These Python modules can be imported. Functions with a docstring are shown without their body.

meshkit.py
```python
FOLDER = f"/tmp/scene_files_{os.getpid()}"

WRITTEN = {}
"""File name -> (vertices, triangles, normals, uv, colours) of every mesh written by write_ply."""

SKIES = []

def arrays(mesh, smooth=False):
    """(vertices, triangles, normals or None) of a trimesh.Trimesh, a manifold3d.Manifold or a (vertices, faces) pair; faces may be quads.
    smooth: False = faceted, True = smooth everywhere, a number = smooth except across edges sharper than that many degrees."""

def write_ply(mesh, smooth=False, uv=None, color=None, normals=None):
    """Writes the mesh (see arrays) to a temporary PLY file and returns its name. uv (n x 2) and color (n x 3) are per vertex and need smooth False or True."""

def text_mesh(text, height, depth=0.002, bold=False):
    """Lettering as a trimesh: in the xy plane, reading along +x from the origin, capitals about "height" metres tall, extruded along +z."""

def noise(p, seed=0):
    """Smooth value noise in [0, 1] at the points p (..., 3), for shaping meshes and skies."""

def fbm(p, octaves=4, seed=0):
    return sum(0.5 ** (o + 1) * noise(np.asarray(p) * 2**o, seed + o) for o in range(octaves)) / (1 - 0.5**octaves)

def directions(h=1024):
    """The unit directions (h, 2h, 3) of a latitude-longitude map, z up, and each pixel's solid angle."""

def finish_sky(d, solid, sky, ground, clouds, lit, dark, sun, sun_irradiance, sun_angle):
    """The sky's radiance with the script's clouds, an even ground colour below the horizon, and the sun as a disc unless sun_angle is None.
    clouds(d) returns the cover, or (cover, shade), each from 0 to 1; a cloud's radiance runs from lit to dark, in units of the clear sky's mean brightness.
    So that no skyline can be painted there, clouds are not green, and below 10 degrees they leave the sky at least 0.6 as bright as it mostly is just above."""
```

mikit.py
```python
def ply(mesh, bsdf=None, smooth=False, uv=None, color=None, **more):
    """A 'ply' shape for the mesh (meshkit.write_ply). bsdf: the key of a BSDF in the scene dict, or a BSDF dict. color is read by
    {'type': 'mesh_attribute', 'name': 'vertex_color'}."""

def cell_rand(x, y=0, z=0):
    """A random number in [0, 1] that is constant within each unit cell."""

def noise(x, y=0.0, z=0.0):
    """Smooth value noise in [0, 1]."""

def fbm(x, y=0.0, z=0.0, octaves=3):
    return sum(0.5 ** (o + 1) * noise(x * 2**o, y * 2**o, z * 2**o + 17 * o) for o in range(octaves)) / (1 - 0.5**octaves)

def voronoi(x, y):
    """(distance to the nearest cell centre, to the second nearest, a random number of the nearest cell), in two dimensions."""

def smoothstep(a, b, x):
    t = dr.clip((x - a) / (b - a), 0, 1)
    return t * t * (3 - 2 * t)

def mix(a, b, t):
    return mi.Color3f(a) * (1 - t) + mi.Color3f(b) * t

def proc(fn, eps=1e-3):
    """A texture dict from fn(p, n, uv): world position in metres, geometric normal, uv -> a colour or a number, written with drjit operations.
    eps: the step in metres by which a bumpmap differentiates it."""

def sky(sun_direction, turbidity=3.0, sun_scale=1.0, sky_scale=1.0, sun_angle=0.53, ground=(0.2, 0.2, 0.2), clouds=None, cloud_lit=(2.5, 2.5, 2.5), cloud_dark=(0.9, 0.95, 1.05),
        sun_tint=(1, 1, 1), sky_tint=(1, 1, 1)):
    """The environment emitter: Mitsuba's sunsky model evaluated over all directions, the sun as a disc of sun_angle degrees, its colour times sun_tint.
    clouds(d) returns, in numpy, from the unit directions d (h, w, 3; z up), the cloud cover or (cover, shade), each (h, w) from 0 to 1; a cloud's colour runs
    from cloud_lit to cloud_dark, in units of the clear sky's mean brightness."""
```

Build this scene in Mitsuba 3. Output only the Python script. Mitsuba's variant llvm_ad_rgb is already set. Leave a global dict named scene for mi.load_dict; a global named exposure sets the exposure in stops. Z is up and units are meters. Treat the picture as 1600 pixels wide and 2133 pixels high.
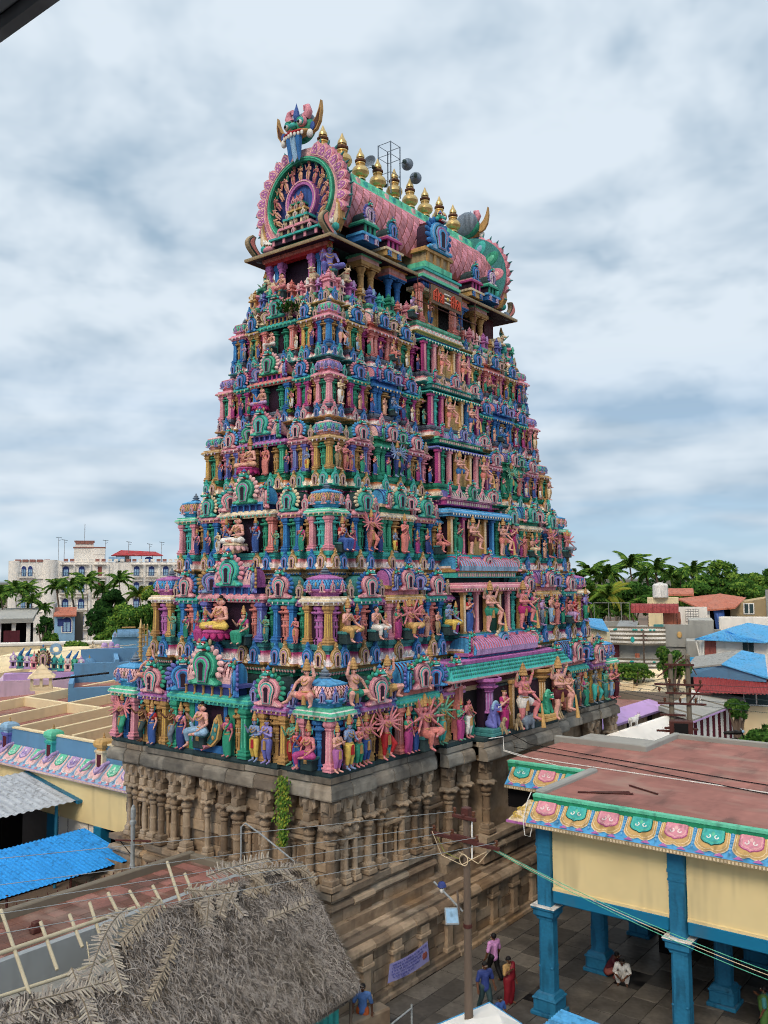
import math, random
import numpy as np, trimesh, manifold3d, shapely
import shapely.geometry as sg
import drjit as dr, mitsuba as mi
import shapely.prepared
import mikit, meshkit
from mikit import proc, noise, fbm, smoothstep, mix

# ---------------------------------------------------------------- camera, sky, exposure
T = mi.ScalarTransform4f
exposure = 2.3
CAM = np.array([-37.27, -27.82, 15.0]); YAW, PITCH, ROLL = np.radians([37.587, 4.426, -0.336])
def _cam():
    cy, sy, cp, sp = np.cos(YAW), np.sin(YAW), np.cos(PITCH), np.sin(PITCH)
    f = np.array([cy*cp, sy*cp, sp]); r = np.array([sy, -cy, 0]); u = np.cross(r, f)
    return f, -np.sin(ROLL)*r + np.cos(ROLL)*u
_f, _u = _cam()
scene, labels = {'type': 'scene'}, {}
scene['camera'] = {'type': 'perspective', 'fov': 2*math.degrees(math.atan(800/1828.3)), 'fov_axis': 'x', 'near_clip': 0.1, 'far_clip': 4000.0,
                   'to_world': T().look_at(origin=CAM.tolist(), target=(CAM+_f).tolist(), up=_u.tolist())}

def clouds(d):
    z = np.maximum(d[..., 2], 0.0)
    q = np.stack([d[..., 0]/(z+0.30), d[..., 1]/(z+0.30), 0*z], -1)
    az = np.arctan2(d[..., 1], d[..., 0]); el = np.arcsin(np.clip(z, 0, 1))
    w = np.stack([meshkit.fbm(q*2.2+11, 3, 5), meshkit.fbm(q*2.2+23, 3, 6), 0*z], -1)-0.5
    n1 = meshkit.fbm(q*1.5+w*.5+np.array([3.3, 8.1, 0]), 4, 4)
    n2 = meshkit.fbm(q*4.2+w*1.1+np.array([1.7, 0.4, 5]), 6, 9)
    n3 = meshkit.fbm(q*np.array([13., 13., 1])+w*2.5, 4, 21)
    st = meshkit.fbm(np.stack([az*3.0, el*26, 0*z], -1)+w*.8, 5, 31)
    low = np.clip((0.30-el)/0.22, 0, 1); low = low*low*(3-2*low)
    s = (0.44*n1+0.36*n2+0.20*n3)*(1-.75*low)+.75*low*(0.25*n1+0.15*n2+0.60*st)
    shade = np.clip((s-0.43-.005*low)/0.16, 0, 1)
    shade = np.clip(0.04+.92*shade**1.25, 0, 1)
    cover = np.clip(1-.30*low*np.clip((st-.42)/.2, 0, 1), 0, 1)
    return cover, shade

scene['sky'] = mikit.sky((-0.72, -0.22, 0.66), turbidity=3, sun_scale=0.30, sun_angle=22, clouds=clouds, cloud_lit=(1.80, 2.02, 2.22), cloud_dark=(0.84, 1.16, 1.48), sun_tint=(0.95, 0.99, 1.05),
                         ground=(0.16, 0.15, 0.13))

# ---------------------------------------------------------------- palette: one paint, its colour chosen by uv.x, a second tint by uv.y
PAL = {}
_pal = []
def lin(c):
    c = np.array(c, float)/255
    return np.where(c < 0.04045, c/12.92, ((c+0.055)/1.055)**2.4)
SOFT = set('pink palepink salmon magenta purple lilac violet blue sky turq green mint gold ochre khaki skin skinpink skinblue skinviolet skingreen teal royal navy'.split())
def pal(name, c, c2=None):
    if name in SOFT: c = [255-(255-x)*.89 for x in c]
    PAL[name] = len(_pal); _pal.append((lin(c), lin(c if c2 is None else c2)))
for _n, *_c in [
    ('white', (226, 224, 220)), ('cream', (226, 205, 170)), ('pink', (214, 128, 148)), ('palepink', (226, 170, 172)), ('salmon', (208, 112, 104)), ('magenta', (164, 40, 116)),
    ('purple', (168, 84, 160)), ('lilac', (176, 140, 196)), ('violet', (84, 88, 176)), ('navy', (22, 40, 112)), ('blue', (16, 92, 168)), ('sky', (48, 150, 214)),
    ('paleblue', (140, 180, 214)), ('teal', (34, 116, 118)), ('turq', (24, 164, 158)), ('green', (8, 132, 100)), ('mint', (70, 190, 150)), ('darkgreen', (8, 74, 58)),
    ('gold', (172, 126, 62)), ('ochre', (196, 150, 76)), ('khaki', (150, 128, 92)), ('brown', (96, 58, 40)), ('maroon', (84, 26, 40)), ('red', (176, 36, 44)),
    ('orange', (206, 96, 40)), ('yellow', (222, 190, 84)), ('skin', (216, 150, 138)), ('skinpink', (204, 110, 118)), ('skingold', (218, 164, 136)), ('skinblue', (112, 140, 190)),
    ('skinviolet', (128, 118, 196)), ('skingreen', (70, 150, 120)), ('skinbrown', (104, 66, 46)), ('hair', (22, 18, 20)), ('dark', (12, 10, 14)), ('darkplum', (44, 22, 44)),
    ('greyblue', (112, 128, 146)), ('slate', (44, 66, 70)), ('grey', (130, 130, 130)), ('steel', (150, 156, 160)), ('stonegrey', (120, 112, 100)),
    ('lotus', (176, 36, 112), (236, 224, 226)), ('lotuspink', (204, 96, 116), (236, 222, 216)), ('lotusorange', (206, 110, 50), (238, 226, 206)), ('lotusred', (178, 44, 66), (232, 220, 214)),
    ('hallyellow', (228, 208, 158)), ('hallblue', (24, 112, 152)), ('hallgreen', (10, 140, 100)), ('sheetblue', (10, 146, 228)), ('sheetgrey', (176, 182, 190)), ('sheetred', (150, 58, 58)),
    ('roofred', (150, 104, 96)), ('roofdark', (118, 84, 74)), ('wallwhite', (230, 225, 218)), ('wallcream', (222, 204, 168)), ('wallgrey', (150, 150, 146)), ('wallblue', (96, 140, 178)), ('walllilac', (190, 166, 186)),
    ('leafdark', (42, 74, 38)), ('leaf', (72, 110, 50)), ('leaflight', (122, 152, 66)), ('leafyellow', (150, 152, 62)), ('wood', (108, 94, 84)), ('bamboo', (182, 160, 126)),
    ('rust', (84, 44, 40)), ('tile', (188, 108, 82)), ('shirtblue', (88, 128, 192)), ('shirtpink', (212, 146, 206)), ('sariRed', (126, 20, 34)), ('banner', (150, 148, 200)), ('goldleaf', (214, 170, 60)),
    ('thatchpale', (186, 176, 152)), ('stonewarm', (150, 122, 92)), ('paving', (104, 98, 90)), ('signpanel', (120, 96, 76)), ('neon', (216, 84, 60)), ('royal', (30, 70, 150)), ('umber', (150, 80, 72)), ('duskpink', (186, 120, 132)),
]: pal(_n, *_c)
NP_ = 96
assert len(_pal) <= NP_, len(_pal)
_A = np.zeros((2, NP_, 3)); 
for _i, (_x, _y) in enumerate(_pal): _A[0, _i], _A[1, _i] = _x, _y
_TAB = [[mi.Float(np.ascontiguousarray(_A[k, :, c])) for c in range(3)] for k in range(2)]
def palcol(uv):
    i = mi.UInt32(dr.clip(uv.x*NP_, 0, NP_-1))
    a = mi.Color3f(*[dr.gather(mi.Float, _TAB[0][c], i) for c in range(3)])
    b = mi.Color3f(*[dr.gather(mi.Float, _TAB[1][c], i) for c in range(3)])
    t = smoothstep(0.0, 1.0, uv.y)
    return a*(1-t)+b*t

def paint_fn(p, n, uv):
    c = palcol(uv); c = mix(c, mi.Color3f(mi.luminance(c)), 0.07)
    a = fbm(p.x*1.7, p.y*1.7, p.z*1.1)
    st = fbm(p.x*7.0+3, p.y*7.0, p.z*0.9, 2)                      # rain streaks
    sp = fbm(p.x*15, p.y*15, p.z*15, 2)
    k = (0.79+0.40*a-0.36*smoothstep(0.52, 0.80, st))*(0.84+0.32*sp)
    c = c*k
    dust = smoothstep(0.55, 0.95, n.z)*smoothstep(0.35, 0.7, a)*0.22
    return mix(c, mi.Color3f(0.20, 0.185, 0.165), dust)
def plaster_fn(p, n, uv):
    c = palcol(uv)
    a = fbm(p.x*0.7, p.y*0.7, p.z*0.7, 4)
    st = fbm(p.x*2.3, p.y*2.3, p.z*0.22, 3)
    c = c*(0.84+0.3*a)
    g = smoothstep(0.52, 0.78, st*0.6+a*0.4)*0.30
    return mix(c, mi.Color3f(0.10, 0.095, 0.085), g)
def stone_fn(p, n, uv):                                           # uv.x: tone of the block, uv.y: 0 warm granite to 1 grey lichened granite
    a = fbm(p.x*1.3, p.y*1.3, p.z*1.3, 4); b = fbm(p.x*6, p.y*6, p.z*6, 3)
    st = fbm(p.x*2.6+9, p.y*2.6, p.z*0.35, 3)
    warm = mix(mi.Color3f(0.185, 0.128, 0.086), mi.Color3f(0.42, 0.315, 0.22), smoothstep(0.25, 0.75, a*0.55+uv.x*0.45))
    warm = mix(warm, mi.Color3f(0.30, 0.17, 0.07), smoothstep(0.60, 0.8, fbm(p.x*.45+5, p.y*.45, p.z*.9, 2))*0.5)
    cool = mix(mi.Color3f(0.125, 0.118, 0.105), mi.Color3f(0.30, 0.275, 0.235), smoothstep(0.3, 0.7, a*0.7+uv.x*0.3))
    c = mix(warm, cool, uv.y)*(0.78+0.44*b)
    c = mix(c, mi.Color3f(0.045, 0.042, 0.040), smoothstep(0.56, 0.76, st)*0.45)
    up = smoothstep(0.6, 0.95, n.z)
    return mix(c, mi.Color3f(0.235, 0.205, 0.165), up*0.5)
def stone_h(p, n, uv):
    return 0.5*fbm(p.x*9, p.y*9, p.z*9, 4)+0.35*fbm(p.x*2.5, p.y*2.5, p.z*2.5, 3)
def thatch_fn(p, n, uv):
    a = fbm(p.x*1.1, p.y*1.1, p.z*1.1, 3); b = noise(p.x*60, p.y*22, p.z*30)
    c = mix(mi.Color3f(0.050, 0.042, 0.038), mi.Color3f(0.36, 0.32, 0.295), smoothstep(0.15, 0.9, uv.x*0.7+0.3*a))
    c = mix(c, mi.Color3f(0.47, 0.425, 0.355), smoothstep(0.85, 1.5, uv.x))
    return mix(c, mi.Color3f(0.30, 0.235, 0.150), uv.y*0.75)*(0.8+0.4*b)
def slab_fn(p, n, uv):
    a = fbm(p.x*1.5, p.y*1.5, p.z, 4); b = fbm(p.x*9, p.y*9, p.z*9, 2)
    c = mix(mi.Color3f(0.060, 0.054, 0.048), mi.Color3f(0.165, 0.148, 0.128), smoothstep(0.2, 0.85, 0.55*uv.x+0.45*a))
    return c*(0.8+0.4*b)
def terrace_fn(p, n, uv):
    c = palcol(uv)
    a = fbm(p.x*0.8, p.y*0.8, p.z, 4); b = fbm(p.x*5, p.y*5, p.z*5, 3)
    st = smoothstep(0.5, 0.72, fbm(p.x*0.35+4, p.y*1.1, p.z, 4))
    i = mikit.cell_rand(p.x*0.9+0.13*b, p.y*0.55+0.1*b, 3); c = c*(0.72+0.5*a)*(0.86+0.28*b)*(0.90+0.2*i)
    c = mix(c, mi.Color3f(0.33, 0.24, 0.20), smoothstep(0.50, 0.75, fbm(p.x*1.6+8, p.y*0.7, p.z, 3))*0.55)
    return mix(c, mi.Color3f(0.075, 0.055, 0.05), st*0.55)
def leaf_fn(p, n, uv):
    return palcol(uv)*(0.62+0.76*fbm(p.x*0.9, p.y*0.9, p.z*0.9, 3))
def _b(fn, rough, **k):
    return {'type': 'twosided', 'b': {'type': 'principled', 'base_color': proc(fn), 'roughness': rough, 'specular': k.pop('spec', 0.4), **k}}
def _bump(fn, h, scale, rough, eps=4e-3):
    return {'type': 'twosided', 'b': {'type': 'bumpmap', 't': proc(h, eps), 'scale': scale, 'b': {'type': 'principled', 'base_color': proc(fn), 'roughness': rough, 'specular': 0.25}}}
scene['paint'] = _b(paint_fn, 0.62, spec=0.3)
scene['gloss'] = _b(lambda p, n, uv: palcol(uv), 0.12)
scene['plaster'] = _b(plaster_fn, 0.85, spec=0.2)
scene['stone'] = _bump(stone_fn, stone_h, 0.035, 0.9)
scene['slab'] = _b(slab_fn, 0.55)
scene['terrace'] = _b(terrace_fn, 0.8, spec=0.2)
scene['thatch'] = _b(thatch_fn, 0.95, spec=0.1)
scene['leaf'] = {'type': 'principledthin', 'base_color': proc(leaf_fn), 'roughness': 0.5, 'diff_trans': 0.5, 'spec_trans': 0.0}
def gold_fn(p, n, uv): return mix(mi.Color3f(0.56, 0.36, 0.13), mi.Color3f(0.80, 0.60, 0.28), fbm(p.x*3, p.y*3, p.z*3, 3))
scene['gilt'] = _b(gold_fn, 0.34, metallic=0.75)

# ---------------------------------------------------------------- mesh assembling
def arr(m, smooth=False):
    if isinstance(m, tuple) and len(m) == 3: return m
    v, f, n = meshkit.arrays(m, smooth)
    if n is None:
        v = v[f].reshape(-1, 3); k = np.arange(len(v)).reshape(-1, 3)
        fn = np.cross(v[k[:, 1]]-v[k[:, 0]], v[k[:, 2]]-v[k[:, 0]])
        fn /= np.linalg.norm(fn, axis=1, keepdims=True)+1e-20
        return v, k, np.repeat(fn, 3, 0)
    return v, f, n
def xf(m, M):
    v, f, n = m
    M = np.asarray(M, float); L = M[:3, :3]
    v2 = v@L.T+M[:3, 3]; n2 = n@np.linalg.inv(L); n2 = n2/(np.linalg.norm(n2, axis=1, keepdims=True)+1e-20)
    if np.linalg.det(L) < 0: f = f[:, ::-1]
    return v2, f, n2
def tr(x=0, y=0, z=0):
    M = np.eye(4); M[:3, 3] = x, y, z; return M
def sc(x, y=None, z=None):
    y = x if y is None else y; z = x if z is None else z
    return np.diag([x, y, z, 1.0])
def rot(ax, deg):
    a = math.radians(deg); c, s = math.cos(a), math.sin(a); M = np.eye(4)
    i, j = {'x': (1, 2), 'y': (2, 0), 'z': (0, 1)}[ax]
    M[i, i], M[i, j], M[j, i], M[j, j] = c, -s, s, c
    return M
class MB:
    """collects pieces; each piece has one palette colour (or u, v numbers)"""
    def __init__(s): s.p = []
    def add(s, m, col, M=None, smooth=False, v=0.0):
        m = arr(m, smooth)
        if M is not None: m = xf(m, M)
        u = (PAL[col]+0.5)/NP_ if isinstance(col, str) else col
        k = len(m[0]); uv = np.empty((k, 2)); uv[:, 0] = u; uv[:, 1] = v
        s.p.append((*m, uv)); return s
    def merge(s, o, M=None):
        for a, b, c, uv in o.p:
            if M is not None: a, b, c = xf((a, b, c), M)
            s.p.append((a, b, c, uv))
        return s
    def ply(s):
        o = np.cumsum([0]+[len(x[0]) for x in s.p])
        v = np.vstack([x[0] for x in s.p]); f = np.vstack([x[1]+k for x, k in zip(s.p, o)]); n = np.vstack([x[2] for x in s.p]); uv = np.vstack([x[3] for x in s.p])
        return meshkit.write_ply((v, f), False, uv, None, normals=n)
_used = {}
def newkey(name):
    k = _used.get(name, -1)+1; _used[name] = k
    return name if k == 0 else f'{name}_{k:03d}'
def put(key, mb, bsdf='paint', M=None, label=None, cat=None, group=None, kind=None, exact=False):
    """one entry of the scene, under a fresh key; mb may be an MB or a written ply name"""
    key = key if exact else newkey(key)
    fn = mb.ply() if isinstance(mb, MB) else mb
    d = {'type': 'ply', 'filename': fn, 'face_normals': False, 'bsdf': {'type': 'ref', 'id': bsdf}}
    if M is not None: d['to_world'] = T(np.asarray(M, float))
    scene[key] = d
    info(key, label, cat, group, kind)
    return key
def info(key, label=None, cat=None, group=None, kind=None):
    d = {k: x for k, x in (('label', label), ('category', cat), ('group', group), ('kind', kind)) if x}
    if d: labels.setdefault(key, {}).update(d)
def thing(name, label=None, cat=None, group=None, kind=None):
    key = newkey(name); labels[key] = {}; info(key, label, cat, group, kind); return key
_cache = {}
def cached(k, fn):
    if k not in _cache: _cache[k] = fn()
    return _cache[k]

# ---------------------------------------------------------------- primitive meshes (v, f, n)
def box(x0, x1, y0, y1, z0, z1):
    c = np.array([[x, y, z] for x in (x0, x1) for y in (y0, y1) for z in (z0, z1)], float)
    q = [(0, 1, 3, 2), (4, 6, 7, 5), (0, 4, 5, 1), (2, 3, 7, 6), (0, 2, 6, 4), (1, 5, 7, 3)]
    nn = [(-1, 0, 0), (1, 0, 0), (0, -1, 0), (0, 1, 0), (0, 0, -1), (0, 0, 1)]
    v = np.vstack([c[list(a)] for a in q]); n = np.repeat(np.array(nn, float), 4, 0)
    f = np.vstack([[[4*i, 4*i+1, 4*i+2], [4*i, 4*i+2, 4*i+3]] for i in range(6)])
    return v, f, n
def bevbox(x0, x1, y0, y1, z0, z1, b=0.02):
    """box with chamfered edges"""
    cx, cy, cz = (x0+x1)/2, (y0+y1)/2, (z0+z1)/2; h = np.array([(x1-x0)/2, (y1-y0)/2, (z1-z0)/2]); b = min(b, h.min()*0.9)
    pts = []
    for s in np.array(np.meshgrid([-1, 1], [-1, 1], [-1, 1])).T.reshape(-1, 3):
        for k in range(3):
            q = h-b; q[k] = h[k]; pts.append(s*q)
    m = trimesh.convex.convex_hull(np.array(pts)); m.apply_translation([cx, cy, cz])
    return arr(m)
def quads(rings, closed=True):
    """flat-shaded strip between successive rings (k, n, 3)"""
    R_ = np.asarray(rings, float); k, n, _ = R_.shape
    j = np.arange(n if closed else n-1); j2 = (j+1) % n
    q = np.stack([R_[:-1][:, j], R_[:-1][:, j2], R_[1:][:, j2], R_[1:][:, j]], 2).reshape(-1, 4, 3)
    nn = np.cross(q[:, 2]-q[:, 0], q[:, 3]-q[:, 1]); l = np.linalg.norm(nn, axis=1, keepdims=True); nn = nn/(l+1e-20)
    v = q.reshape(-1, 3); i = np.arange(len(q))*4
    f = np.concatenate([np.stack([i, i+1, i+2], 1), np.stack([i, i+2, i+3], 1)])
    return v, f, np.repeat(nn, 4, 0)
def lathe(prof, n=12, M=None, phase=0.0):
    """profile of (r, z); smooth around, split at every profile corner"""
    a = np.arange(n)*2*np.pi/n+phase
    V, Fc, N = [], [], []; o = 0
    for (r0, z0), (r1, z1) in zip(prof[:-1], prof[1:]):
        d = np.array([z1-z0, -(r1-r0)]); d = d/(np.linalg.norm(d)+1e-20)
        for r, z in ((r0, z0), (r1, z1)):
            V.append(np.stack([r*np.cos(a), r*np.sin(a), a*0+z], 1)); N.append(np.stack([d[0]*np.cos(a), d[0]*np.sin(a), a*0+d[1]], 1))
        j = np.arange(n); j2 = (j+1) % n
        Fc.append(np.concatenate([np.stack([o+j, o+j2, o+n+j2], 1), np.stack([o+j, o+n+j2, o+n+j], 1)])); o += 2*n
    m = np.vstack(V), np.vstack(Fc), np.vstack(N)
    return m if M is None else xf(m, M)
def sqlathe(prof, sx=1.0, sy=1.0):
    """square profile of (half width, z): flat-shaded stack with cap"""
    rings = [[[-r*sx, -r*sy, z], [r*sx, -r*sy, z], [r*sx, r*sy, z], [-r*sx, r*sy, z]] for r, z in prof]
    rings.append([[0, 0, prof[-1][1]]]*4)
    return quads(rings)
def tube(pts, r, n=6, cap=True):
    """smooth tube along points, radius a number or one per point"""
    P = np.asarray(pts, float); k = len(P); r = np.broadcast_to(np.asarray(r, float), (k,))
    t = np.gradient(P, axis=0); t /= np.linalg.norm(t, axis=1, keepdims=True)+1e-20
    up = np.array([0, 0, 1.0]) if abs(t[0, 2]) < 0.9 else np.array([1.0, 0, 0])
    V, N = [], []; a = np.arange(n)*2*np.pi/n
    x = np.cross(up, t[0]); x /= np.linalg.norm(x)
    for i in range(k):
        x = x-t[i]*(x@t[i]); x /= np.linalg.norm(x)+1e-20; y = np.cross(t[i], x)
        d = np.cos(a)[:, None]*x+np.sin(a)[:, None]*y
        V.append(P[i]+d*r[i]); N.append(d)
    j = np.arange(n); j2 = (j+1) % n
    f = np.vstack([np.concatenate([np.stack([i*n+j, i*n+j2, (i+1)*n+j2], 1), np.stack([i*n+j, (i+1)*n+j2, (i+1)*n+j], 1)]) for i in range(k-1)])
    V, N = np.vstack(V), np.vstack(N)
    if cap:
        o = len(V); V = np.vstack([V, P[:1], P[-1:]]); N = np.vstack([N, -t[:1], t[-1:]])
        f = np.vstack([f, np.stack([j*0+o, j2, j], 1), np.stack([j*0+o+1, (k-1)*n+j, (k-1)*n+j2], 1)])
    return V, f, N
def ball(c, r, sub=1):
    m = cached(('ico', sub), lambda: arr(trimesh.creation.icosphere(subdivisions=sub), True))
    r = np.broadcast_to(np.asarray(r, float), (3,))
    return xf(m, tr(*c)@sc(*r))
def ext(poly, d0, d1):
    """a polygon in the xz plane, extruded from y=-d1 (front) to y=-d0"""
    g = [q for q in getattr(poly, 'geoms', [poly]) if q.area > 1e-9]
    out = []
    for q in g:
        m = trimesh.creation.extrude_polygon(q, d1-d0, engine='earcut')
        v = np.asarray(m.vertices); out.append(trimesh.Trimesh(np.stack([v[:, 0], -(v[:, 2]+d0), v[:, 1]], 1), m.faces, process=False))
    return arr(trimesh.util.concatenate(out) if len(out) > 1 else out[0])
def hullmesh(pts):
    return arr(trimesh.convex.convex_hull(np.asarray(pts, float)))
# ---------------------------------------------------------------- the gateway tower: plan, storeys
TW = thing('temple_tower', 'tall tapering painted gateway tower crowded with statues on a brown stone base', 'temple tower')
ZL = [8.06, 12.5, 16.19, 19.64, 22.55, 25.31, 28.01]
AL = [12.93, 11.69, 10.82, 9.92, 9.45, 9.0, 8.39]
BL = [6.6, 5.42, 4.68, 3.93, 3.51, 3.1, 2.65]
LONG = [('kuta', .90, 1., 0.), ('rec', .85, .90, -.34), ('panj', .73, .85, -.03), ('rec', .675, .73, -.34), ('sala', .46, .675, 0.), ('rec', .43, .46, -.34), ('panj', .31, .43, -.05), ('rec', .245, .31, -.30)]
SHORT = [('kuta', .74, 1., 0.), ('rec', .65, .74, -.34), ('panj', .42, .65, -.03), ('rec', .35, .42, -.34)]
def sides(a, b, porch, long=LONG, short=SHORT, cen=0.0, k=1.0):
    """bays of the long and the short side: (kind, u0, u1, offset)"""
    def full(L, h, mid):
        r = [(q, -x1*h, -x0*h, o*k) for q, x0, x1, o in L]
        return r+[mid]+[(q, -u1, -u0, o) for q, u0, u1, o in r[::-1]]
    return full(long, a, ('porch', -long[-1][1]*a, long[-1][1]*a, porch)), full(short, b, ('mid', -short[-1][1]*b, short[-1][1]*b, cen))
def planpoly(a, b, ls, ss):
    P = []
    for q, u0, u1, o in ls: P += [(u0, -b-o), (u1, -b-o)]
    for q, u0, u1, o in ss: P += [(a+o, u0), (a+o, u1)]
    for q, u0, u1, o in ls: P += [(-u0, b+o), (-u1, b+o)]
    for q, u0, u1, o in ss: P += [(-a-o, -u0), (-a-o, -u1)]
    Q = []
    for p in P:
        if Q and abs(p[0]-Q[-1][0])+abs(p[1]-Q[-1][1]) < 1e-6: continue
        Q.append(p)
    if abs(Q[0][0]-Q[-1][0])+abs(Q[0][1]-Q[-1][1]) < 1e-6: Q.pop()
    R_ = []
    for i, p in enumerate(Q):                                     # drop collinear points
        a_, c_ = Q[i-1], Q[(i+1) % len(Q)]
        if abs((p[0]-a_[0])*(c_[1]-p[1])-(p[1]-a_[1])*(c_[0]-p[0])) > 1e-9: R_.append(p)
    return np.array(R_)
def offpoly(P, out):
    d = np.roll(P, -1, 0)-P; d /= np.linalg.norm(d, axis=1, keepdims=True); n = np.stack([d[:, 1], -d[:, 0]], 1); m = np.roll(n, 1, 0)
    return P+out*(n+m)/(1+(n*m).sum(1))[:, None]
def sweep(mb, P, prof):
    """moulding of (out, z, colour, v) run round the plan"""
    for (o0, z0, c0, *v0), (o1, z1, c1, *v1) in zip(prof[:-1], prof[1:]):
        r0, r1 = offpoly(P, o0), offpoly(P, o1)
        v, f, n = quads([np.c_[r0, np.full(len(P), z0)], np.c_[r1, np.full(len(P), z1)]])
        u = (PAL[c1]+0.5)/NP_; uv = np.full((len(v), 2), u); a_ = v0[0] if v0 else 0.0; b_ = v1[0] if v1 else 0.0
        uv[:, 1] = np.tile([a_, a_, b_, b_], len(v)//4)
        mb.p.append((v, f, n, uv))
def slab(mb, P, z0, z1, col):
    m = trimesh.creation.extrude_polygon(sg.Polygon(P), z1-z0, engine='earcut'); m.apply_translation([0, 0, z0]); mb.add(m, col)
RZ = {'R': rot('z', 0), 'L': rot('z', -90), 'F': rot('z', 90)}     # right face looks -y, left face looks -x, far end +x
def at(face, a, b, u, out, z):
    """matrix: local frame (x along the face, -y outward, z up) at u along the face, out in front of its plane"""
    if face == 'R': return tr(u, -b-out, z)
    if face == 'L': return tr(-a-out, -u, z)@RZ['L']
    return tr(a+out, u, z)@RZ['F']
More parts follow.
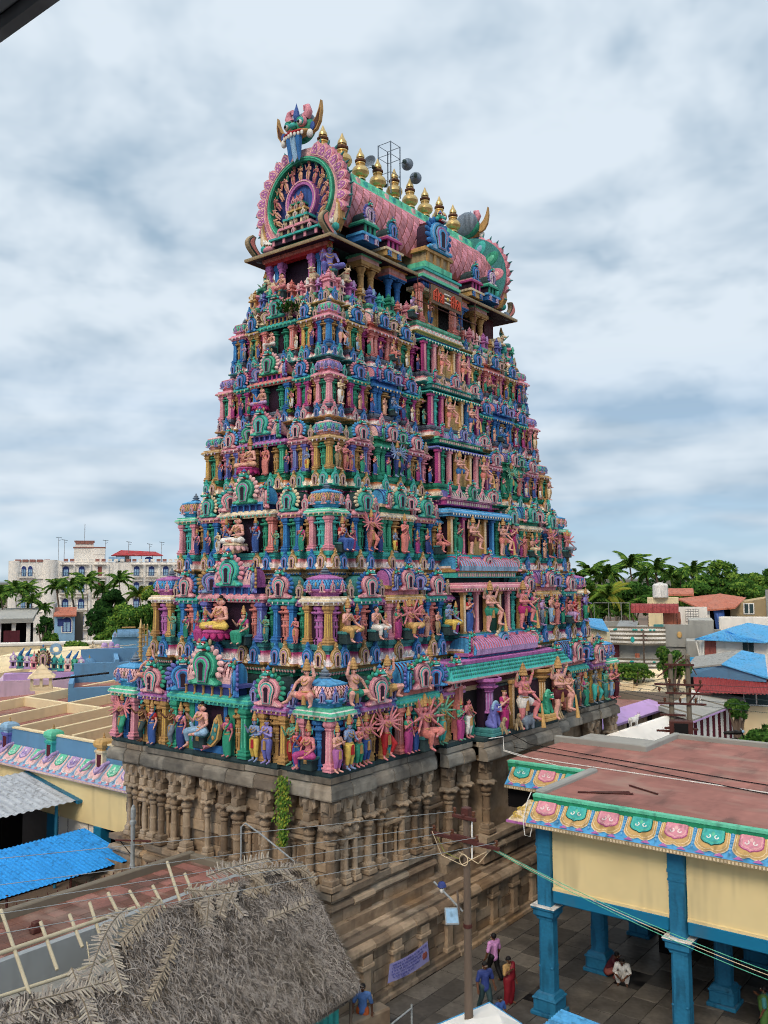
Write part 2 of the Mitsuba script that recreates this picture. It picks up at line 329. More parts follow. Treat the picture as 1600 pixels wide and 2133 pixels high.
# --- unit pieces
def post(col, line=None):
    m = MB()
    m.add(sqlathe([(.62, 0), (.62, .055), (.72, .06), (.72, .085), (.60, .09), (.54, .125), (.60, .13), (.60, .155), (.42, .165), (.36, .80), (.42, .815), (.46, .83), (.40, .86), (.52, .885), (.60, .91), (.60, .955), (.54, .96), (.54, 1.0)]), col)
    l = line or {'gold': 'yellow', 'blue': 'sky', 'pink': 'palepink', 'green': 'mint', 'salmon': 'palepink', 'magenta': 'purple', 'violet': 'paleblue', 'turq': 'mint'}.get(col, col)
    for s in (-1, 1):
        m.add(box(s*.20-.045, s*.20+.045, -.415, -.36, .175, .79), l); m.add(box(-.415, -.36, s*.20-.045, s*.20+.045, .175, .79), l)
    return m
def pillaret(col, dark='dark'):
    m = MB(); ph = math.pi/8
    m.add(lathe([(.54, 0), (.54, .08), (.64, .085), (.64, .11), (.47, .12), (.42, .16), (.47, .40), (.54, .44), (.54, .47), (.46, .48), (.46, .60), (.54, .61), (.54, .64), (.48, .65), (.54, .70), (.54, .72), (.46, .73), (.50, .77), (.90, .82), (.90, .85), (.5, .865), (.46, .90), (.64, .92), (.64, .97), (.55, 1.0), (0, 1.0)], 8, phase=ph), col)
    for z_ in (.50, .575, .655): m.add(lathe([(.475, z_), (.49, z_+.006), (.475, z_+.012)], 8, phase=ph), PALE[col])
    for dx in (-.17, .17):
        m.add(box(dx-.022, dx+.022, -.50, -.36, .20, .44), dark); m.add(box(dx-.022, dx+.022, -.49, -.40, .50, .64), dark)
    m.add(box(-.03, .03, -.66, -.40, .68, .90), dark); m.add(box(-.03, .03, -.70, -.40, .0, .16), dark)
    return m
def horseshoe(w=1.0, h=1.0):
    a = np.radians(np.linspace(-52, 232, 22)); r = .40
    P = [(r*math.cos(t)*w, (.52+r*math.sin(t)*.98)*h) for t in a]
    P = [(.36*w, .13*h), (.47*w, .09*h), (.52*w, 0), (.30*w, -.02*h), (.24*w, .05*h)][::-1]+P[0:] if False else P
    lo = [(-.34*w, .14*h), (-.47*w, .10*h), (-.50*w, .02*h), (-.40*w, -.02*h), (-.26*w, 0), (.26*w, 0), (.40*w, -.02*h), (.50*w, .02*h), (.47*w, .10*h), (.34*w, .14*h)]
    return sg.Polygon(P+lo).buffer(0)
class _Pale(dict):
    def __missing__(s, k): return k
    def get(s, k, d=None): return s[k]
PALE = _Pale({'gold': 'cream', 'khaki': 'cream', 'blue': 'sky', 'sky': 'paleblue', 'pink': 'palepink', 'green': 'mint', 'turq': 'mint', 'teal': 'turq', 'violet': 'paleblue', 'mint': 'white', 'purple': 'lilac', 'lilac': 'white', 'magenta': 'pink',
        'brown': 'khaki', 'cream': 'white', 'salmon': 'palepink', 'palepink': 'white', 'navy': 'blue', 'ochre': 'cream'})
def arch_layers(m, A, h, dep, hole='darkplum', s=1.0):
    H_ = horseshoe(1, h)
    L = [(0, 0, dep, A), (.03, dep, dep+.022*s, PALE[A]), (.055, dep+.022*s, dep+.030*s, A), (.110, dep+.030*s, dep+.045*s, 'slate'), (.140, dep+.045*s, dep+.066*s, PALE[A]), (.175, dep+.066*s, dep+.074*s, 'purple' if A not in ('purple', 'pink', 'magenta') else 'turq'), (.225, dep+.074*s, dep+.082*s, PALE[A]), (.250, dep+.082*s, dep+.088*s, A), (.310, dep+.088*s, dep+.094*s, hole)]
    for d, y0, y1, c in L:
        q = H_.buffer(-d, quad_segs=2).simplify(.004) if d else H_
        if d > .05:
            r_ = .40-d; q = sg.Polygon([(r_*math.cos(t), (.52+r_*.98*math.sin(t))*h) for t in np.radians(np.linspace(-35, 215, 18))]+[(-r_*.52-.02, .03+d*.35), (r_*.52+.02, .03+d*.35)]).buffer(0)
        if not q.is_empty and q.area > .002: m.add(ext(q, y0, y1), c)
def kudu(A):
    m = MB()
    arch_layers(m, A, 1.0, .16)
    m.add(ext(sg.Polygon([(-.17, .84), (.17, .84), (.09, .98), (.11, 1.08), (.05, 1.16), (0, 1.24), (-.05, 1.16), (-.11, 1.08), (-.09, .98)]), .02, .18), A)
    m.add(ball((0, -.2, 1.04), (.05, .04, .05), 0), PALE[A])
    return m
def lion(m, M, A='green', B='turq'):
    """the fanged lion face that crowns the large arches"""
    def ad(g, c): m.add(g, c, M)
    ad(ball((0, -.10, .10), (.17, .13, .13)), A); ad(ball((0, -.20, .06), (.10, .08, .06)), B)
    for s in (-1, 1):
        ad(ball((s*.085, -.205, .145), (.045, .03, .045)), 'white'); ad(ball((s*.085, -.232, .145), (.022, .015, .022), 0), 'dark')
        ad(ball((s*.085, -.18, .195), (.065, .05, .03)), 'red'); ad(ball((s*.19, -.06, .20), (.05, .04, .10)), 'khaki'); ad(ball((s*.17, -.10, .02), (.06, .06, .07)), B)
    ad(box(-.11, .11, -.25, -.10, -.035, .005), 'red')
    for x in (-.09, -.045, 0, .045, .09): ad(box(x-.017, x+.017, -.265, -.2, -.045, .0), 'white')
    ad(lathe([(.06, 0), (.085, .05), (.03, .12), (.0, .17)], 6, tr(0, -.08, .21)), 'blue')
def gable(A, C):
    """large horseshoe gable with a ring of leaves (C) and a lion face"""
    m = MB()
    for t in np.radians(np.linspace(-32, 212, 13)):
        c, s = math.cos(t), math.sin(t)
        m.add(ball((0, 0, 0), (1, 1, 1)), C, tr(c*.50, -.05, .56+s*.50)@rot('y', -math.degrees(t))@sc(.115, .055, .082))
    arch_layers(m, A, 1.08, .14, s=1.2)
    for s in (-1, 1): m.add(ball((s*.45, -.15, .05), (.085, .05, .07)), A); m.add(ball((s*.45, -.19, .05), (.04, .03, .035), 0), PALE[A])
    lion(m, tr(0, -.06, 1.03))
    return m
def dome_sq(col, pat, cap, kud, flank=None):
    """square curved shrine roof on its plinth; unit half width 1"""
    m = MB()
    m.add(sqlathe([(.62, 0), (.62, .10), (.72, .11), (.72, .20), (.92, .24), (.98, .30), (.90, .34)]), cap)
    m.add(sqlathe([(.84, .32), (.93, .42), (.95, .54), (.90, .66), (.78, .78)]), col)
    # raised lattice ribs
    def side(v): 
        z = .36+.40*v; r = np.interp(z, [.32, .42, .54, .66, .78], [.84, .93, .95, .90, .78]); return r+.012, z
    for k in range(4):
        M = rot('z', 90*k)
        for i in range(-3, 4):
            for d in (-1, 1):
                pts = []
                for v in (0, .34, .67, 1):
                    r, z = side(v); x = (i/3.5+d*.28*(v-.5))*r
                    if abs(x) < r: pts.append((x, -r, z))
                if len(pts) > 1: m.add(tube(pts, .020, 3, False), pat, M)
        m.add(ball((0, -.97, .56), (.085, .04, .11), 0), 'khaki', M)
    m.add(sqlathe([(.80, .77), (.82, .83), (.60, .90), (.52, .93), (.28, .97), (.28, 1.0)]), cap)
    m.add(lathe([(.30, .99), (.34, 1.03), (.16, 1.07), (.26, 1.11), (.30, 1.16), (.14, 1.21), (.21, 1.25), (.10, 1.31), (.05, 1.40), (0, 1.46)], 8), 'greyblue')
    return m
def eave(w, d, H, col, drop='lilac', under=None):
    """shrine eave of width w and depth d behind its front plane (front at y=0), with hanging leaf drops"""
    m = MB(); hx, hy = w/2, d/2; e = .10
    def ring(o, z): return [[-hx-o, -o, z], [hx+o, -o, z], [hx+o, d+o, z], [-hx-o, d+o, z]]
    prof = [(-.02, 0, col), (.04, 0.0, col), (.045, .018*H, under or col), (.13, .030*H, col), (.15, .044*H, PALE.get(col, col)), (.11, .066*H, col), (.05, .074*H, PALE.get(col, col)), (.05, .092*H, col), (-.10, .096*H, col)]
    for (o0, z0, c0), (o1, z1, c1) in zip(prof[:-1], prof[1:]): m.add(quads([ring(o0, z0), ring(o1, z1)]), c1)
    m.add(box(-hx+.1, hx-.1, .1, d-.1, .06*H, .095*H), col)
    k = max(2, int(w/.24))
    for i in range(k):
        x = -hx+(i+.5)*w/k
        m.add(ball((x, -.15, .022*H), (.042, .025, .065), 0), drop if i % 2 else PALE.get(drop, drop))
    return m
def colonnette(col):
    m = MB(); m.add(sqlathe([(.5, 0), (.5, .15), (.3, .2), (.3, .8), (.5, .85), (.5, 1)]), col); return m
def barrel(w, r, col, band, rib=None, n=10):
    """half-barrel roof along x (length w, radius r, height 1.1 r), axis at y=0"""
    m = MB(); t = np.radians(np.linspace(-18, 198, n))
    c = np.stack([0*t, -r*np.cos(t), r*(.32+.95*np.sin(t))], 1)
    R0, R1 = c+[-w/2, 0, 0], c+[w/2, 0, 0]
    m.add(quads([R0, R1], False), col)
    for s in (-1, 1): m.add(hullmesh(np.vstack([c*[1, .97, .97]+[s*w/2, 0, 0], c*[1, .97, .97]+[s*(w/2-.03), 0, 0]])), band)
    if rib:
        k = max(3, int(w/.22))
        for i in range(k+1):
            x = -w/2+i*w/k
            m.add(tube(c[1:n//2+1]+[x, 0, 0]+np.array([[.0, -.01, .01]]), .022, 3, False), rib)
    m.add(box(-w/2, w/2, -r*.18, r*.18, r*1.24, r*1.34), band)
    return m
# --- colours storey by storey: posts and pillarets of each bay kind, eaves, domes, gables, small arches, base moulding
STY = [
 dict(post=dict(kuta='pink', panj='gold', sala='salmon', mid='green', porch='magenta'), pil=dict(kuta='blue', panj='gold', sala='turq', rec='turq'), eav=dict(kuta='mint', panj='purple', sala='turq', rec='violet', mid='turq'),
      dome=('palepink', 'maroon', 'sky', 'violet'), gab=('pink', 'green'), gab2=('blue', 'violet'), kud=('gold', 'blue'), rec='violet'),
 dict(post=dict(kuta='gold', panj='blue', sala='pink', mid='violet', porch='gold'), pil=dict(kuta='purple', panj='salmon', sala='green', rec='green'), eav=dict(kuta='cream', panj='turq', sala='ochre', rec='purple', mid='pink'),
      dome=('sky', 'navy', 'purple', 'pink'), gab=('pink', 'blue'), gab2=('violet', 'gold'), kud=('gold', 'blue'), rec='khaki'),
 dict(post=dict(kuta='pink', panj='blue', sala='green', mid='salmon', porch='gold'), pil=dict(kuta='turq', panj='green', sala='gold', rec='gold'), eav=dict(kuta='mint', panj='pink', sala='cream', rec='sky', mid='cream'),
      dome=('ochre', 'navy', 'sky', 'pink'), gab=('turq', 'cream'), gab2=('pink', 'turq'), kud=('turq', 'gold'), rec='pink'),
 dict(post=dict(kuta='gold', panj='violet', sala='green', mid='green', porch='pink'), pil=dict(kuta='green', panj='gold', sala='violet', rec='pink'), eav=dict(kuta='gold', panj='pink', sala='green', rec='pink', mid='purple'),
      dome=('mint', 'royal', 'palepink', 'violet'), gab=('pink', 'sky'), gab2=('green', 'violet'), kud=('pink', 'blue'), rec='khaki'),
 dict(post=dict(kuta='pink', panj='magenta', sala='blue', mid='blue', porch='blue'), pil=dict(kuta='green', panj='green', sala='gold', rec='gold'), eav=dict(kuta='pink', panj='turq', sala='blue', rec='gold', mid='salmon'),
      dome=('lilac', 'violet', 'pink', 'violet'), gab=('blue', 'pink'), gab2=('violet', 'magenta'), kud=('blue', 'turq'), rec='turq'),
 dict(post=dict(kuta='blue', panj='gold', sala='salmon', mid='salmon', porch='magenta'), pil=dict(kuta='gold', panj='green', sala='magenta', rec='magenta'), eav=dict(kuta='pink', panj='ochre', sala='salmon', rec='magenta', mid='turq'),
      dome=('mint', 'teal', 'palepink', 'purple'), gab=('blue', 'cream'), gab2=('khaki', 'brown'), kud=('turq', 'khaki'), rec='khaki')]
# base moulding under storey i: (edge, petal gradient, ledge, beads, beads2)
MOULD = [None, ('gold', 'lotus', 'teal', 'palepink', 'green'), ('gold', 'lotuspink', 'turq', 'blue', 'cream'), ('green', 'lotusorange', 'green', 'pink', 'magenta'), ('gold', 'lotusred', 'greyblue', 'darkgreen', 'teal'), ('teal', 'lotuspink', 'greyblue', 'cream', 'magenta'), ('ochre', 'lotuspink', 'mint', 'blue', 'navy')]
def tw(part, mb, M=None, bsdf='paint', **k): return put(part, mb, bsdf, M, **k)
def U(kind, *cols):
    fn = {'post': post, 'pil': pillaret, 'kudu': kudu, 'gable': gable, 'dome': dome_sq, 'col': colonnette}[kind]
    return cached((kind, cols), lambda: fn(*cols).ply())
PORCH = [.62, .45, .40, .34, .30, .26, .2]
for i in range(6):
    z0, z1 = ZL[i], ZL[i+1]; H = z1-z0; a, b = AL[i], BL[i]; S = STY[i]
    ls, ss = sides(a, b, PORCH[i]); P = planpoly(a, b, ls, ss)
    st = newkey(TW+'__storey')
    core = MB()
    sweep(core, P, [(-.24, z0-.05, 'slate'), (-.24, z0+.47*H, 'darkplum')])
    # plinth ledge of the storey and setback mass behind the shrine roofs
    ls2, ss2 = sides(AL[i+1], BL[i+1], PORCH[i+1]); P2 = planpoly(AL[i+1], BL[i+1], ls2, ss2)
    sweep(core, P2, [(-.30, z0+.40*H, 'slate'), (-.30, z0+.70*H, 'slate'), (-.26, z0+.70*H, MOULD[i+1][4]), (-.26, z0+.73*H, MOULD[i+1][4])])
    slab(core, offpoly(P, -.2), z0+.455*H, z0+.47*H, 'slate')
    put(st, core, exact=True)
    info(st)
    E_, G_, Lg, Bd, Bd2 = MOULD[i+1]
    zb = z0
    m = MB()
    sweep(m, P2, [(-.26, z0+.73*H, Bd2), (-.10, z0+.755*H, Bd2), (-.10, z0+.765*H, Bd2), (-.02, z0+.785*H, E_), (.08, z0+.795*H, E_), (.10, z0+.805*H, E_), (.10, z0+.82*H, E_), (.07, z0+.825*H, G_, 1.0), (.05, z0+.855*H, G_, .85), (-.01, z0+.89*H, G_, .35), (-.07, z0+.92*H, G_, 0.),
                  (-.09, z0+.925*H, Lg), (-.09, z0+.94*H, Lg), (-.02, z0+.955*H, Lg), (-.02, z0+.97*H, Lg), (.0, z0+.975*H, PALE.get(Lg, Lg)), (.0, z1-.012, Lg)])
    slab(m, P2, z1-.011, z1, Lg)
    put(st+'__moulding', m)
    # bead frieze and lotus petals, too small to pick apart: stuff
    bd, pt = MB(), MB()
    for face, bays, hd in (('R', ls2, BL[i+1]), ('L', ss2, AL[i+1])):
        for q, u0, u1, o in bays:
            n = max(1, int((u1-u0)/.155))
            for k in range(n):
                u = u0+(k+.5)*(u1-u0)/n; M = at(face, AL[i+1], BL[i+1], u, o-.14, z0+.752*H)
                bd.add(ball((0, 0, 0), (.062, .06, .062*H/3), 0), Bd, M)
            n = max(1, int((u1-u0)/.30))
            for k in range(n):
                u = u0+(k+.5)*(u1-u0)/n
                M = at(face, AL[i+1], BL[i+1], u, o+.055, z0+.83*H)@rot('x', 14)
                pt.add(ball((0, 0, .055*H*.5), (.095, .03, .032*H), 1), 'white', M)
    put(st+'__bead_frieze', bd, kind='stuff'); put(st+'__petal_band', pt, kind='stuff')
    # small paired arches on the base moulding
    ks = .145*H*(1.25 if i < 4 else 1.35)
    for face, bays in (('R', ls2), ('L', ss2)):
        for q, u0, u1, o in bays:
            w = u1-u0
            if q == 'porch': continue
            us = {'rec': [0]}.get(q, [-.26*w, .26*w] if w > 2.1*ks*.8 else [-.2*w, .2*w])
            if q == 'kuta':
                us = [-.30*w, .10*w] if ((u0 < 0) == True) else [-.10*w, .30*w]
                if face == 'L': us = us
                us = [-.22*w, .22*w]
            if q == 'mid': us = [-.38*w, -.2*w, .2*w, .38*w]
            if q == 'rec': continue
            for j, du in enumerate(us):
                c = S['kud'][(j+(u0 > 0)) % 2] if i+1 != 6 else ('blue', 'khaki')[j % 2]
                put(st+'__arch_ornament', U('kudu', c), M=at(face, AL[i+1], BL[i+1], (u0+u1)/2+du, o+.02, z0+.80*H)@sc(ks*.86, ks*.8, ks))
    # bays
    hp = .41*H
    for face, bays in (('R', ls), ('L', ss), ('F', ss)):
        for q, u0, u1, o in bays:
            w = u1-u0; uc = (u0+u1)/2
            if face == 'F' and q != 'kuta': continue
            pw = .30*(H/3.7)**.5; zc = z0
            Mf = lambda u, out, z: at(face, a, b, u, out, z)
            if q in ('kuta', 'panj', 'sala'):
                s = pw*.42
                pc, lc = S['post'][q], S['pil'][q]
                ends = [u0+s+.06, u1-s-.06]
                for j, u in enumerate(ends):
                    if q == 'kuta' and face == 'L' and abs(u) > .9*b and u > 0: continue   # the shared corner post
                    if q == 'kuta' and face == 'F' and abs(u) > .9*b and u < 0: continue
                    put(st+'__post', U('post', pc), M=Mf(u, o-.06-s, zc)@sc(pw, pw, hp))
                if q == 'sala' and w > 1.6:
                    for u in (uc-.24*w, uc+.24*w): put(st+'__post', U('post', pc), M=Mf(u, o-.06-s, zc)@sc(pw*.9, pw*.9, hp))
                put(st+'__pillaret', U('pil', lc), M=Mf(uc, o-.12-s, zc)@sc(min(.44, .36*w), .32, hp*.98))
                ev = S['eav'][q]
                put(st+'__eave', eave(w-.06, .75, H, ev, 'lilac' if i % 2 else 'ochre'), M=Mf(uc, o-.05, zc+hp))
            elif q == 'rec' and face != 'F':
                put(st+'__pillaret', U('pil', S['pil']['rec']), M=Mf(uc, o+.02, zc)@sc(min(.34, .46*w), .28, hp*.94))
                put(st+'__eave', eave(w+.1, .5, H, S['eav']['rec'], 'pink'), M=Mf(uc, o+.10, zc+hp*.96))
            elif q == 'mid' and face == 'L':
                for sgn in (-1, 1):
                    put(st+'__post', U('post', S['post']['mid']), M=Mf(sgn*(w/2-.22), o-.12, zc)@sc(pw*1.25, pw*1.25, hp*1.06))
                    put(st+'__pillaret', U('pil', S['pil']['panj']), M=Mf(sgn*(w/2-.75), o-.22, zc)@sc(.30, .28, hp*1.03))
                put(st+'__eave', eave(w, .9, H, S['eav']['mid'], 'turq'), M=Mf(0, o+.02, zc+hp*1.06))
            # roofs
            zr = zc+hp+.096*H; hr = .235*H
            if q == 'kuta':
                if face in ('R', 'L') and not (face == 'L' and u0 > 0):
                    hh = min(w, .26*b)*.5
                    cx = -1 if face == 'L' or u0 < 0 else 1; cy = 1 if face == 'L' else -1
                    wa, wb = .10*a, .26*b
                    Mc = tr(cx*(a-wa/2-.02), cy*(b-wb/2-.02), zr-.01)
                    key = put(st+'__shrine_dome', U('dome', *S['dome']), M=Mc@sc(wa*.5*.98, wb*.5*.98, hr))
                    for fc in 'RL':
                        mm = Mc@(RZ[fc]); hw = (wb if fc == 'R' else wa)*.5
                        for du in (-.40, .40):
                            ww = (wa if fc == 'R' else wb)
                            put(st+'__arch_ornament', U('kudu', S['dome'][3]), M=mm@tr(du*ww*.62, -hw*.90, .20*hr)@sc(.30*hr*1.25, .3*hr*1.1, .44*hr))
            elif q == 'panj':
                gs = .32*H; A_, C_ = S['gab']
                put(st+'__gable', U('gable', A_, C_), M=Mf(uc, o-.02, zr-.02*H)@sc(min(.92*w, gs*1.15), gs*.9, gs*.78))
                put(st+'__vault', cached(('bar', i, 'p'), lambda: barrel(.9, .36, 'teal' if i % 2 else 'slate', 'darkgreen').ply()), M=Mf(uc, o-.50, zr)@rot('z', 90)@sc(1, min(.42*w/.36, 1.25), .23*H/.48))
            elif q == 'sala':
                put(st+'__neck', cached(('neck', i, w), lambda: MB().add(box(-w*.45, w*.45, .1, .6, -.02, .10*H), S['post']['sala']).add(box(-w*.5, w*.5, .0, .7, .09*H, .13*H), S['eav']['sala']).ply()), M=Mf(uc, o-.05, zr-.02*H))
                put(st+'__vault', cached(('bar', i, 's'), lambda: barrel(w*.92, .40, 'lilac' if i % 2 else 'sky', S['dome'][2], S['dome'][1]).ply()), M=Mf(uc, o-.42, zr+.10*H)@sc(1, 1, .20*H/.53))
                for du, k2 in ((-.36, .8), (.36, .8), (0, 1.)):
                    A_, C_ = S['gab2'] if du else (S['gab'][0], S['gab'][1])
                    gs = .30*H*k2
                    put(st+'__gable', U('gable', A_, C_), M=Mf(uc+du*w, o-.02 if not du else o+.0, zr+.05*H)@rot('z', -28*np.sign(du))@sc(gs*1.05, gs, gs*.82))
            elif q == 'rec' and face != 'F':
                put(st+'__arch_ornament', U('kudu', S['rec']), M=Mf(uc, o+.16, zr-.02*H)@sc(.16*H*.9, .13*H, .16*H))
            elif q == 'mid' and face == 'L':
                zr2 = zr+.03*hp
                nk = MB().add(box(-w*.33, w*.33, .05, .7, 0, .09*H), 'navy').add(box(-w*.40, w*.40, -.02, .75, .085*H, .115*H), S['eav']['rec'])
                for k in range(6): nk.merge(colonnette(S['post']['panj']), tr(-w*.29+k*w*.116, -.02, 0)@sc(.10, .10, .085*H))
                put(st+'__neck', nk, M=Mf(0, o+.02, zr2))
                put(st+'__vault', barrel(w*.62, .42, 'palepink', S['dome'][2], S['dome'][1]), M=Mf(0, o-.40, zr2+.11*H)@sc(1, 1, .20*H/.55))
                for du, k2, an in ((-.36, .95, 42), (.36, .95, -42), (0, 1.22, 0)):
                    A_, C_ = S['gab2'] if du else (('turq', 'pink') if i % 2 else ('green', 'palepink'))
                    gs = .30*H*k2
                    put(st+'__gable', U('gable', A_, C_), M=Mf(du*w, o+.04 if not du else o-.10, zr2+(.10 if not du else .02)*H)@rot('z', an)@sc(gs*1.05, gs, gs*.86))
    # painted door bay in the middle of the long face
    pw_ = ls[len(ls)//2][2]; o = PORCH[i]
    hp2 = (.52 if i < 3 else .57)*H if i else .50*H
    dm = MB(); Mf = lambda u, out, z: at('R', a, b, u, out, z)
    put(st+'__door', MB().add(box(-.5, .5, -.02, .0, 0, hp2*.86), 'darkgreen' if i == 1 else 'dark' if i == 0 else 'ochre'), M=Mf(.0, o-.18, z0))
    for u, c in ((-.62, 'gold'), (.62, 'gold'), (-pw_*.52, 'pink' if i % 2 else 'magenta'), (pw_*.52, 'pink' if i % 2 else 'blue'), (-pw_*.92, 'gold' if i in (1, 2) else 'magenta'), (pw_*.92, 'gold' if i in (1, 2) else 'magenta')):
        if i == 0 and abs(u) > 1: continue
        put(st+'__door_post', cached(('dp', c), lambda: MB().add(box(-.13, .13, -.08, .08, 0, 1), c).add(box(-.07, .07, -.10, -.07, .03, .97), PALE.get(c, c)).add(box(-.17, .17, -.11, .1, 0, .05), c).add(box(-.19, .19, -.13, .1, .93, 1.0), c).ply()), M=Mf(u, o-.12, z0)@sc(1, 1, hp2))
    if i > 0:
        for u in (-pw_*.73, pw_*.73): put(st+'__pillaret', U('pil', ('turq', 'green', 'green', 'turq', 'green')[i-1]), M=Mf(u, o-.16, z0)@sc(.26, .24, hp2))
        cE, cR, cK = [(None,)*3, ('pink', 'cream', 'pink'), ('sky', 'cream', 'green'), ('violet', 'cream', 'violet'), ('turq', 'cream', 'turq'), ('turq', 'white', 'turq')][i]
        put(st+'__eave', eave(2*pw_+(.3 if i < 3 else -.1), 1.0, H*(1.2 if i < 3 else .62), cE, cR), M=Mf(0, o+(.10 if i < 3 else -.06), z0+hp2))
# barrel roofs in front of the door ledges of storeys 1 to 5
for i in range(1, 6):
    z1 = ZL[i]; H = z1-ZL[i-1]; a, b = AL[i], BL[i]; pw_ = .245*AL[i]; o = PORCH[i]
    st = TW+'__storey' if i == 1 else f'{TW}__storey_{i-1:03d}'
    cols = [None, ('lilac', 'sky', 'purple'), ('paleblue', 'sky', 'turq'), ('palepink', 'violet', 'green'), ('lilac', 'pink', 'turq'), ('palepink', 'turq', 'khaki')][i]
    w = 2*pw_*(1.02 if i < 3 else .86); r = (.145 if i < 3 else .10)*H
    Mf = lambda u, out, z: at('R', a, b, u, out, z)
    put(st+'__porch_vault', barrel(w, r, cols[0], cols[1], 'lotuspink' if i < 3 else cols[2]), M=Mf(0, o+.02, z1-.215*H)@sc(1, 1.2, 1))
    m = MB().add(box(-w/2-.08, w/2+.08, -.30, .5, -.085*H, 0), ('blue', 'turq', 'magenta', 'green', 'teal')[i-1]).add(box(-w/2-.14, w/2+.14, -.36, .5, -.015*H, .02*H), ('purple', 'gold', 'pink', 'mint', 'turq')[i-1])
    for k in range(int(w/.2)): m.add(box(-w/2+k*.2+.03, -w/2+k*.2+.15, -.33, -.29, -.07*H, -.03*H), 'cream' if k % 2 else 'palepink')
    put(st+'__porch_entablature', m, M=Mf(0, o+(.15 if i < 3 else -.02), z1-.215*H))
    for du, an, k2, cc in ((-.5, 30, .9, ('magenta', 'turq')), (.5, -30, .9, ('pink', 'turq')), (0, 0, 1.05, (('sky', 'cream'), ('pink', 'violet'), ('green', 'palepink'), ('violet', 'cream'), ('pink', 'sky'))[i-1])):
        gs = .25*H*k2
        put(st+'__gable', U('gable', *cc), M=Mf(du*w, o+.36, z1-.215*H)@rot('z', an)@sc(gs*1.05, gs, gs*.85))
    for du in (-.26, .26): put(st+'__arch_ornament', U('kudu', ('blue', 'green', 'pink', 'blue', 'khaki')[i-1]), M=Mf(du*w, o+.32, z1-.215*H)@sc(.16*H, .13*H, .17*H))
# ---------------------------------------------------------------- granite base of the tower
rng = np.random.default_rng(5)
SB = newkey(TW+'__stone_base')
BA, BB = 13.0, 6.69
BLONG = [('kuta', .80, 1., 0.), ('a', .62, .80, -.10), ('b', .47, .62, -.10), ('b2', .44, .47, -.35), ('c', .28, .44, .25)]
BSHORT = [('kuta', .66, 1., 0.), ('b', .60, .66, -.08)]
bls, bss = sides(BA, BB, .85, BLONG, BSHORT, .10)
BP = planpoly(BA, BB, bls, bss)
m = MB()
def stone(mb, P, prof, grey=0.0):
    for (o0, z0), (o1, z1) in zip(prof[:-1], prof[1:]):
        r0, r1 = offpoly(P, o0), offpoly(P, o1)
        mb.add(quads([np.c_[r0, np.full(len(P), z0)], np.c_[r1, np.full(len(P), z1)]]), float(rng.uniform(.3, .6)), v=grey)
FP = np.array([[-BA, -BB], [BA, -BB], [BA, BB], [-BA, BB]])
stone(m, BP, [(-.80, 2.0), (-.80, 7.10)])
stone(m, BP, [(-.86, 7.05), (-.10, 7.05)], .3)
slabm = trimesh.creation.extrude_polygon(sg.Polygon(offpoly(BP, -.3)), .1, engine='earcut'); slabm.apply_translation([0, 0, 7.58]); m.add(slabm, .5, v=.6)
stone(m, FP, [(1.00, 0), (1.00, 2.1), (.4, 2.3), (.4, 2.9)])
put(SB, m, 'stone', exact=True)
info(SB, 'weathered brown granite base with pilasters, mouldings and a grey lichened cornice')
def run(part, face, segs, prof, L, grey, gap=.012, a=BA, b=BB, jit=.018, top=True):
    """moulding blocks along a face: each block an entry. prof: closed polygon of (out, z); segs: (u0, u1, out, mitre0, mitre1)"""
    prof = np.array(prof)
    for u0, u1, o, m0, m1 in segs:
        n = max(1, round((u1-u0)/L)); cut = np.sort(np.concatenate([[u0, u1], u0+(np.arange(1, n)+rng.uniform(-.18, .18, n-1))*(u1-u0)/n]))
        for k in range(n):
            a0, a1 = cut[k]+gap/2, cut[k+1]-gap/2; j = rng.normal(0, jit)
            e0 = a0-(m0*(prof[:, 0]+o) if k == 0 else 0); e1 = a1+(m1*(prof[:, 0]+o) if k == n-1 else 0)
            y = -(prof[:, 0]+o+j); z = prof[:, 1]+rng.normal(0, jit*.4)
            r0 = np.stack([e0+0*y, y, z], 1); r1 = np.stack([e1+0*y, y, z], 1)
            c0, c1 = r0.mean(0), r1.mean(0)
            mb = MB().add(quads([r0, r1]), float(rng.uniform()), v=float(np.clip(grey+rng.normal(0, .15), 0, 1)))
            for r, c in ((r0, c0), (r1[::-1], c1)):
                mb.add((np.vstack([r, c]), np.array([[i, (i+1) % len(r), len(r)] for i in range(len(r))]), np.repeat([np.sign([c0[0]-c1[0] if r is r0 else c1[0]-c0[0], 0, 0])], len(r)+1, 0)), mb.p[-1][3][0, 0], v=mb.p[-1][3][0, 1])
            put(SB+'__'+part, mb, 'stone', M=at(face, a, b, 0, 0, 0))
def segs_of(bays, half, mit=True):
    r = []
    for q, u0, u1, o in bays: r.append((u0, u1, o, 1 if u0 < -half+.01 else 0, 1 if u1 > half-.01 else 0))
    return r
CORN = [(-.45, 7.06), (0, 7.06), (.02, 7.12), (-.01, 7.40), (-.07, 7.52), (-.20, 7.60), (-.45, 7.64)]
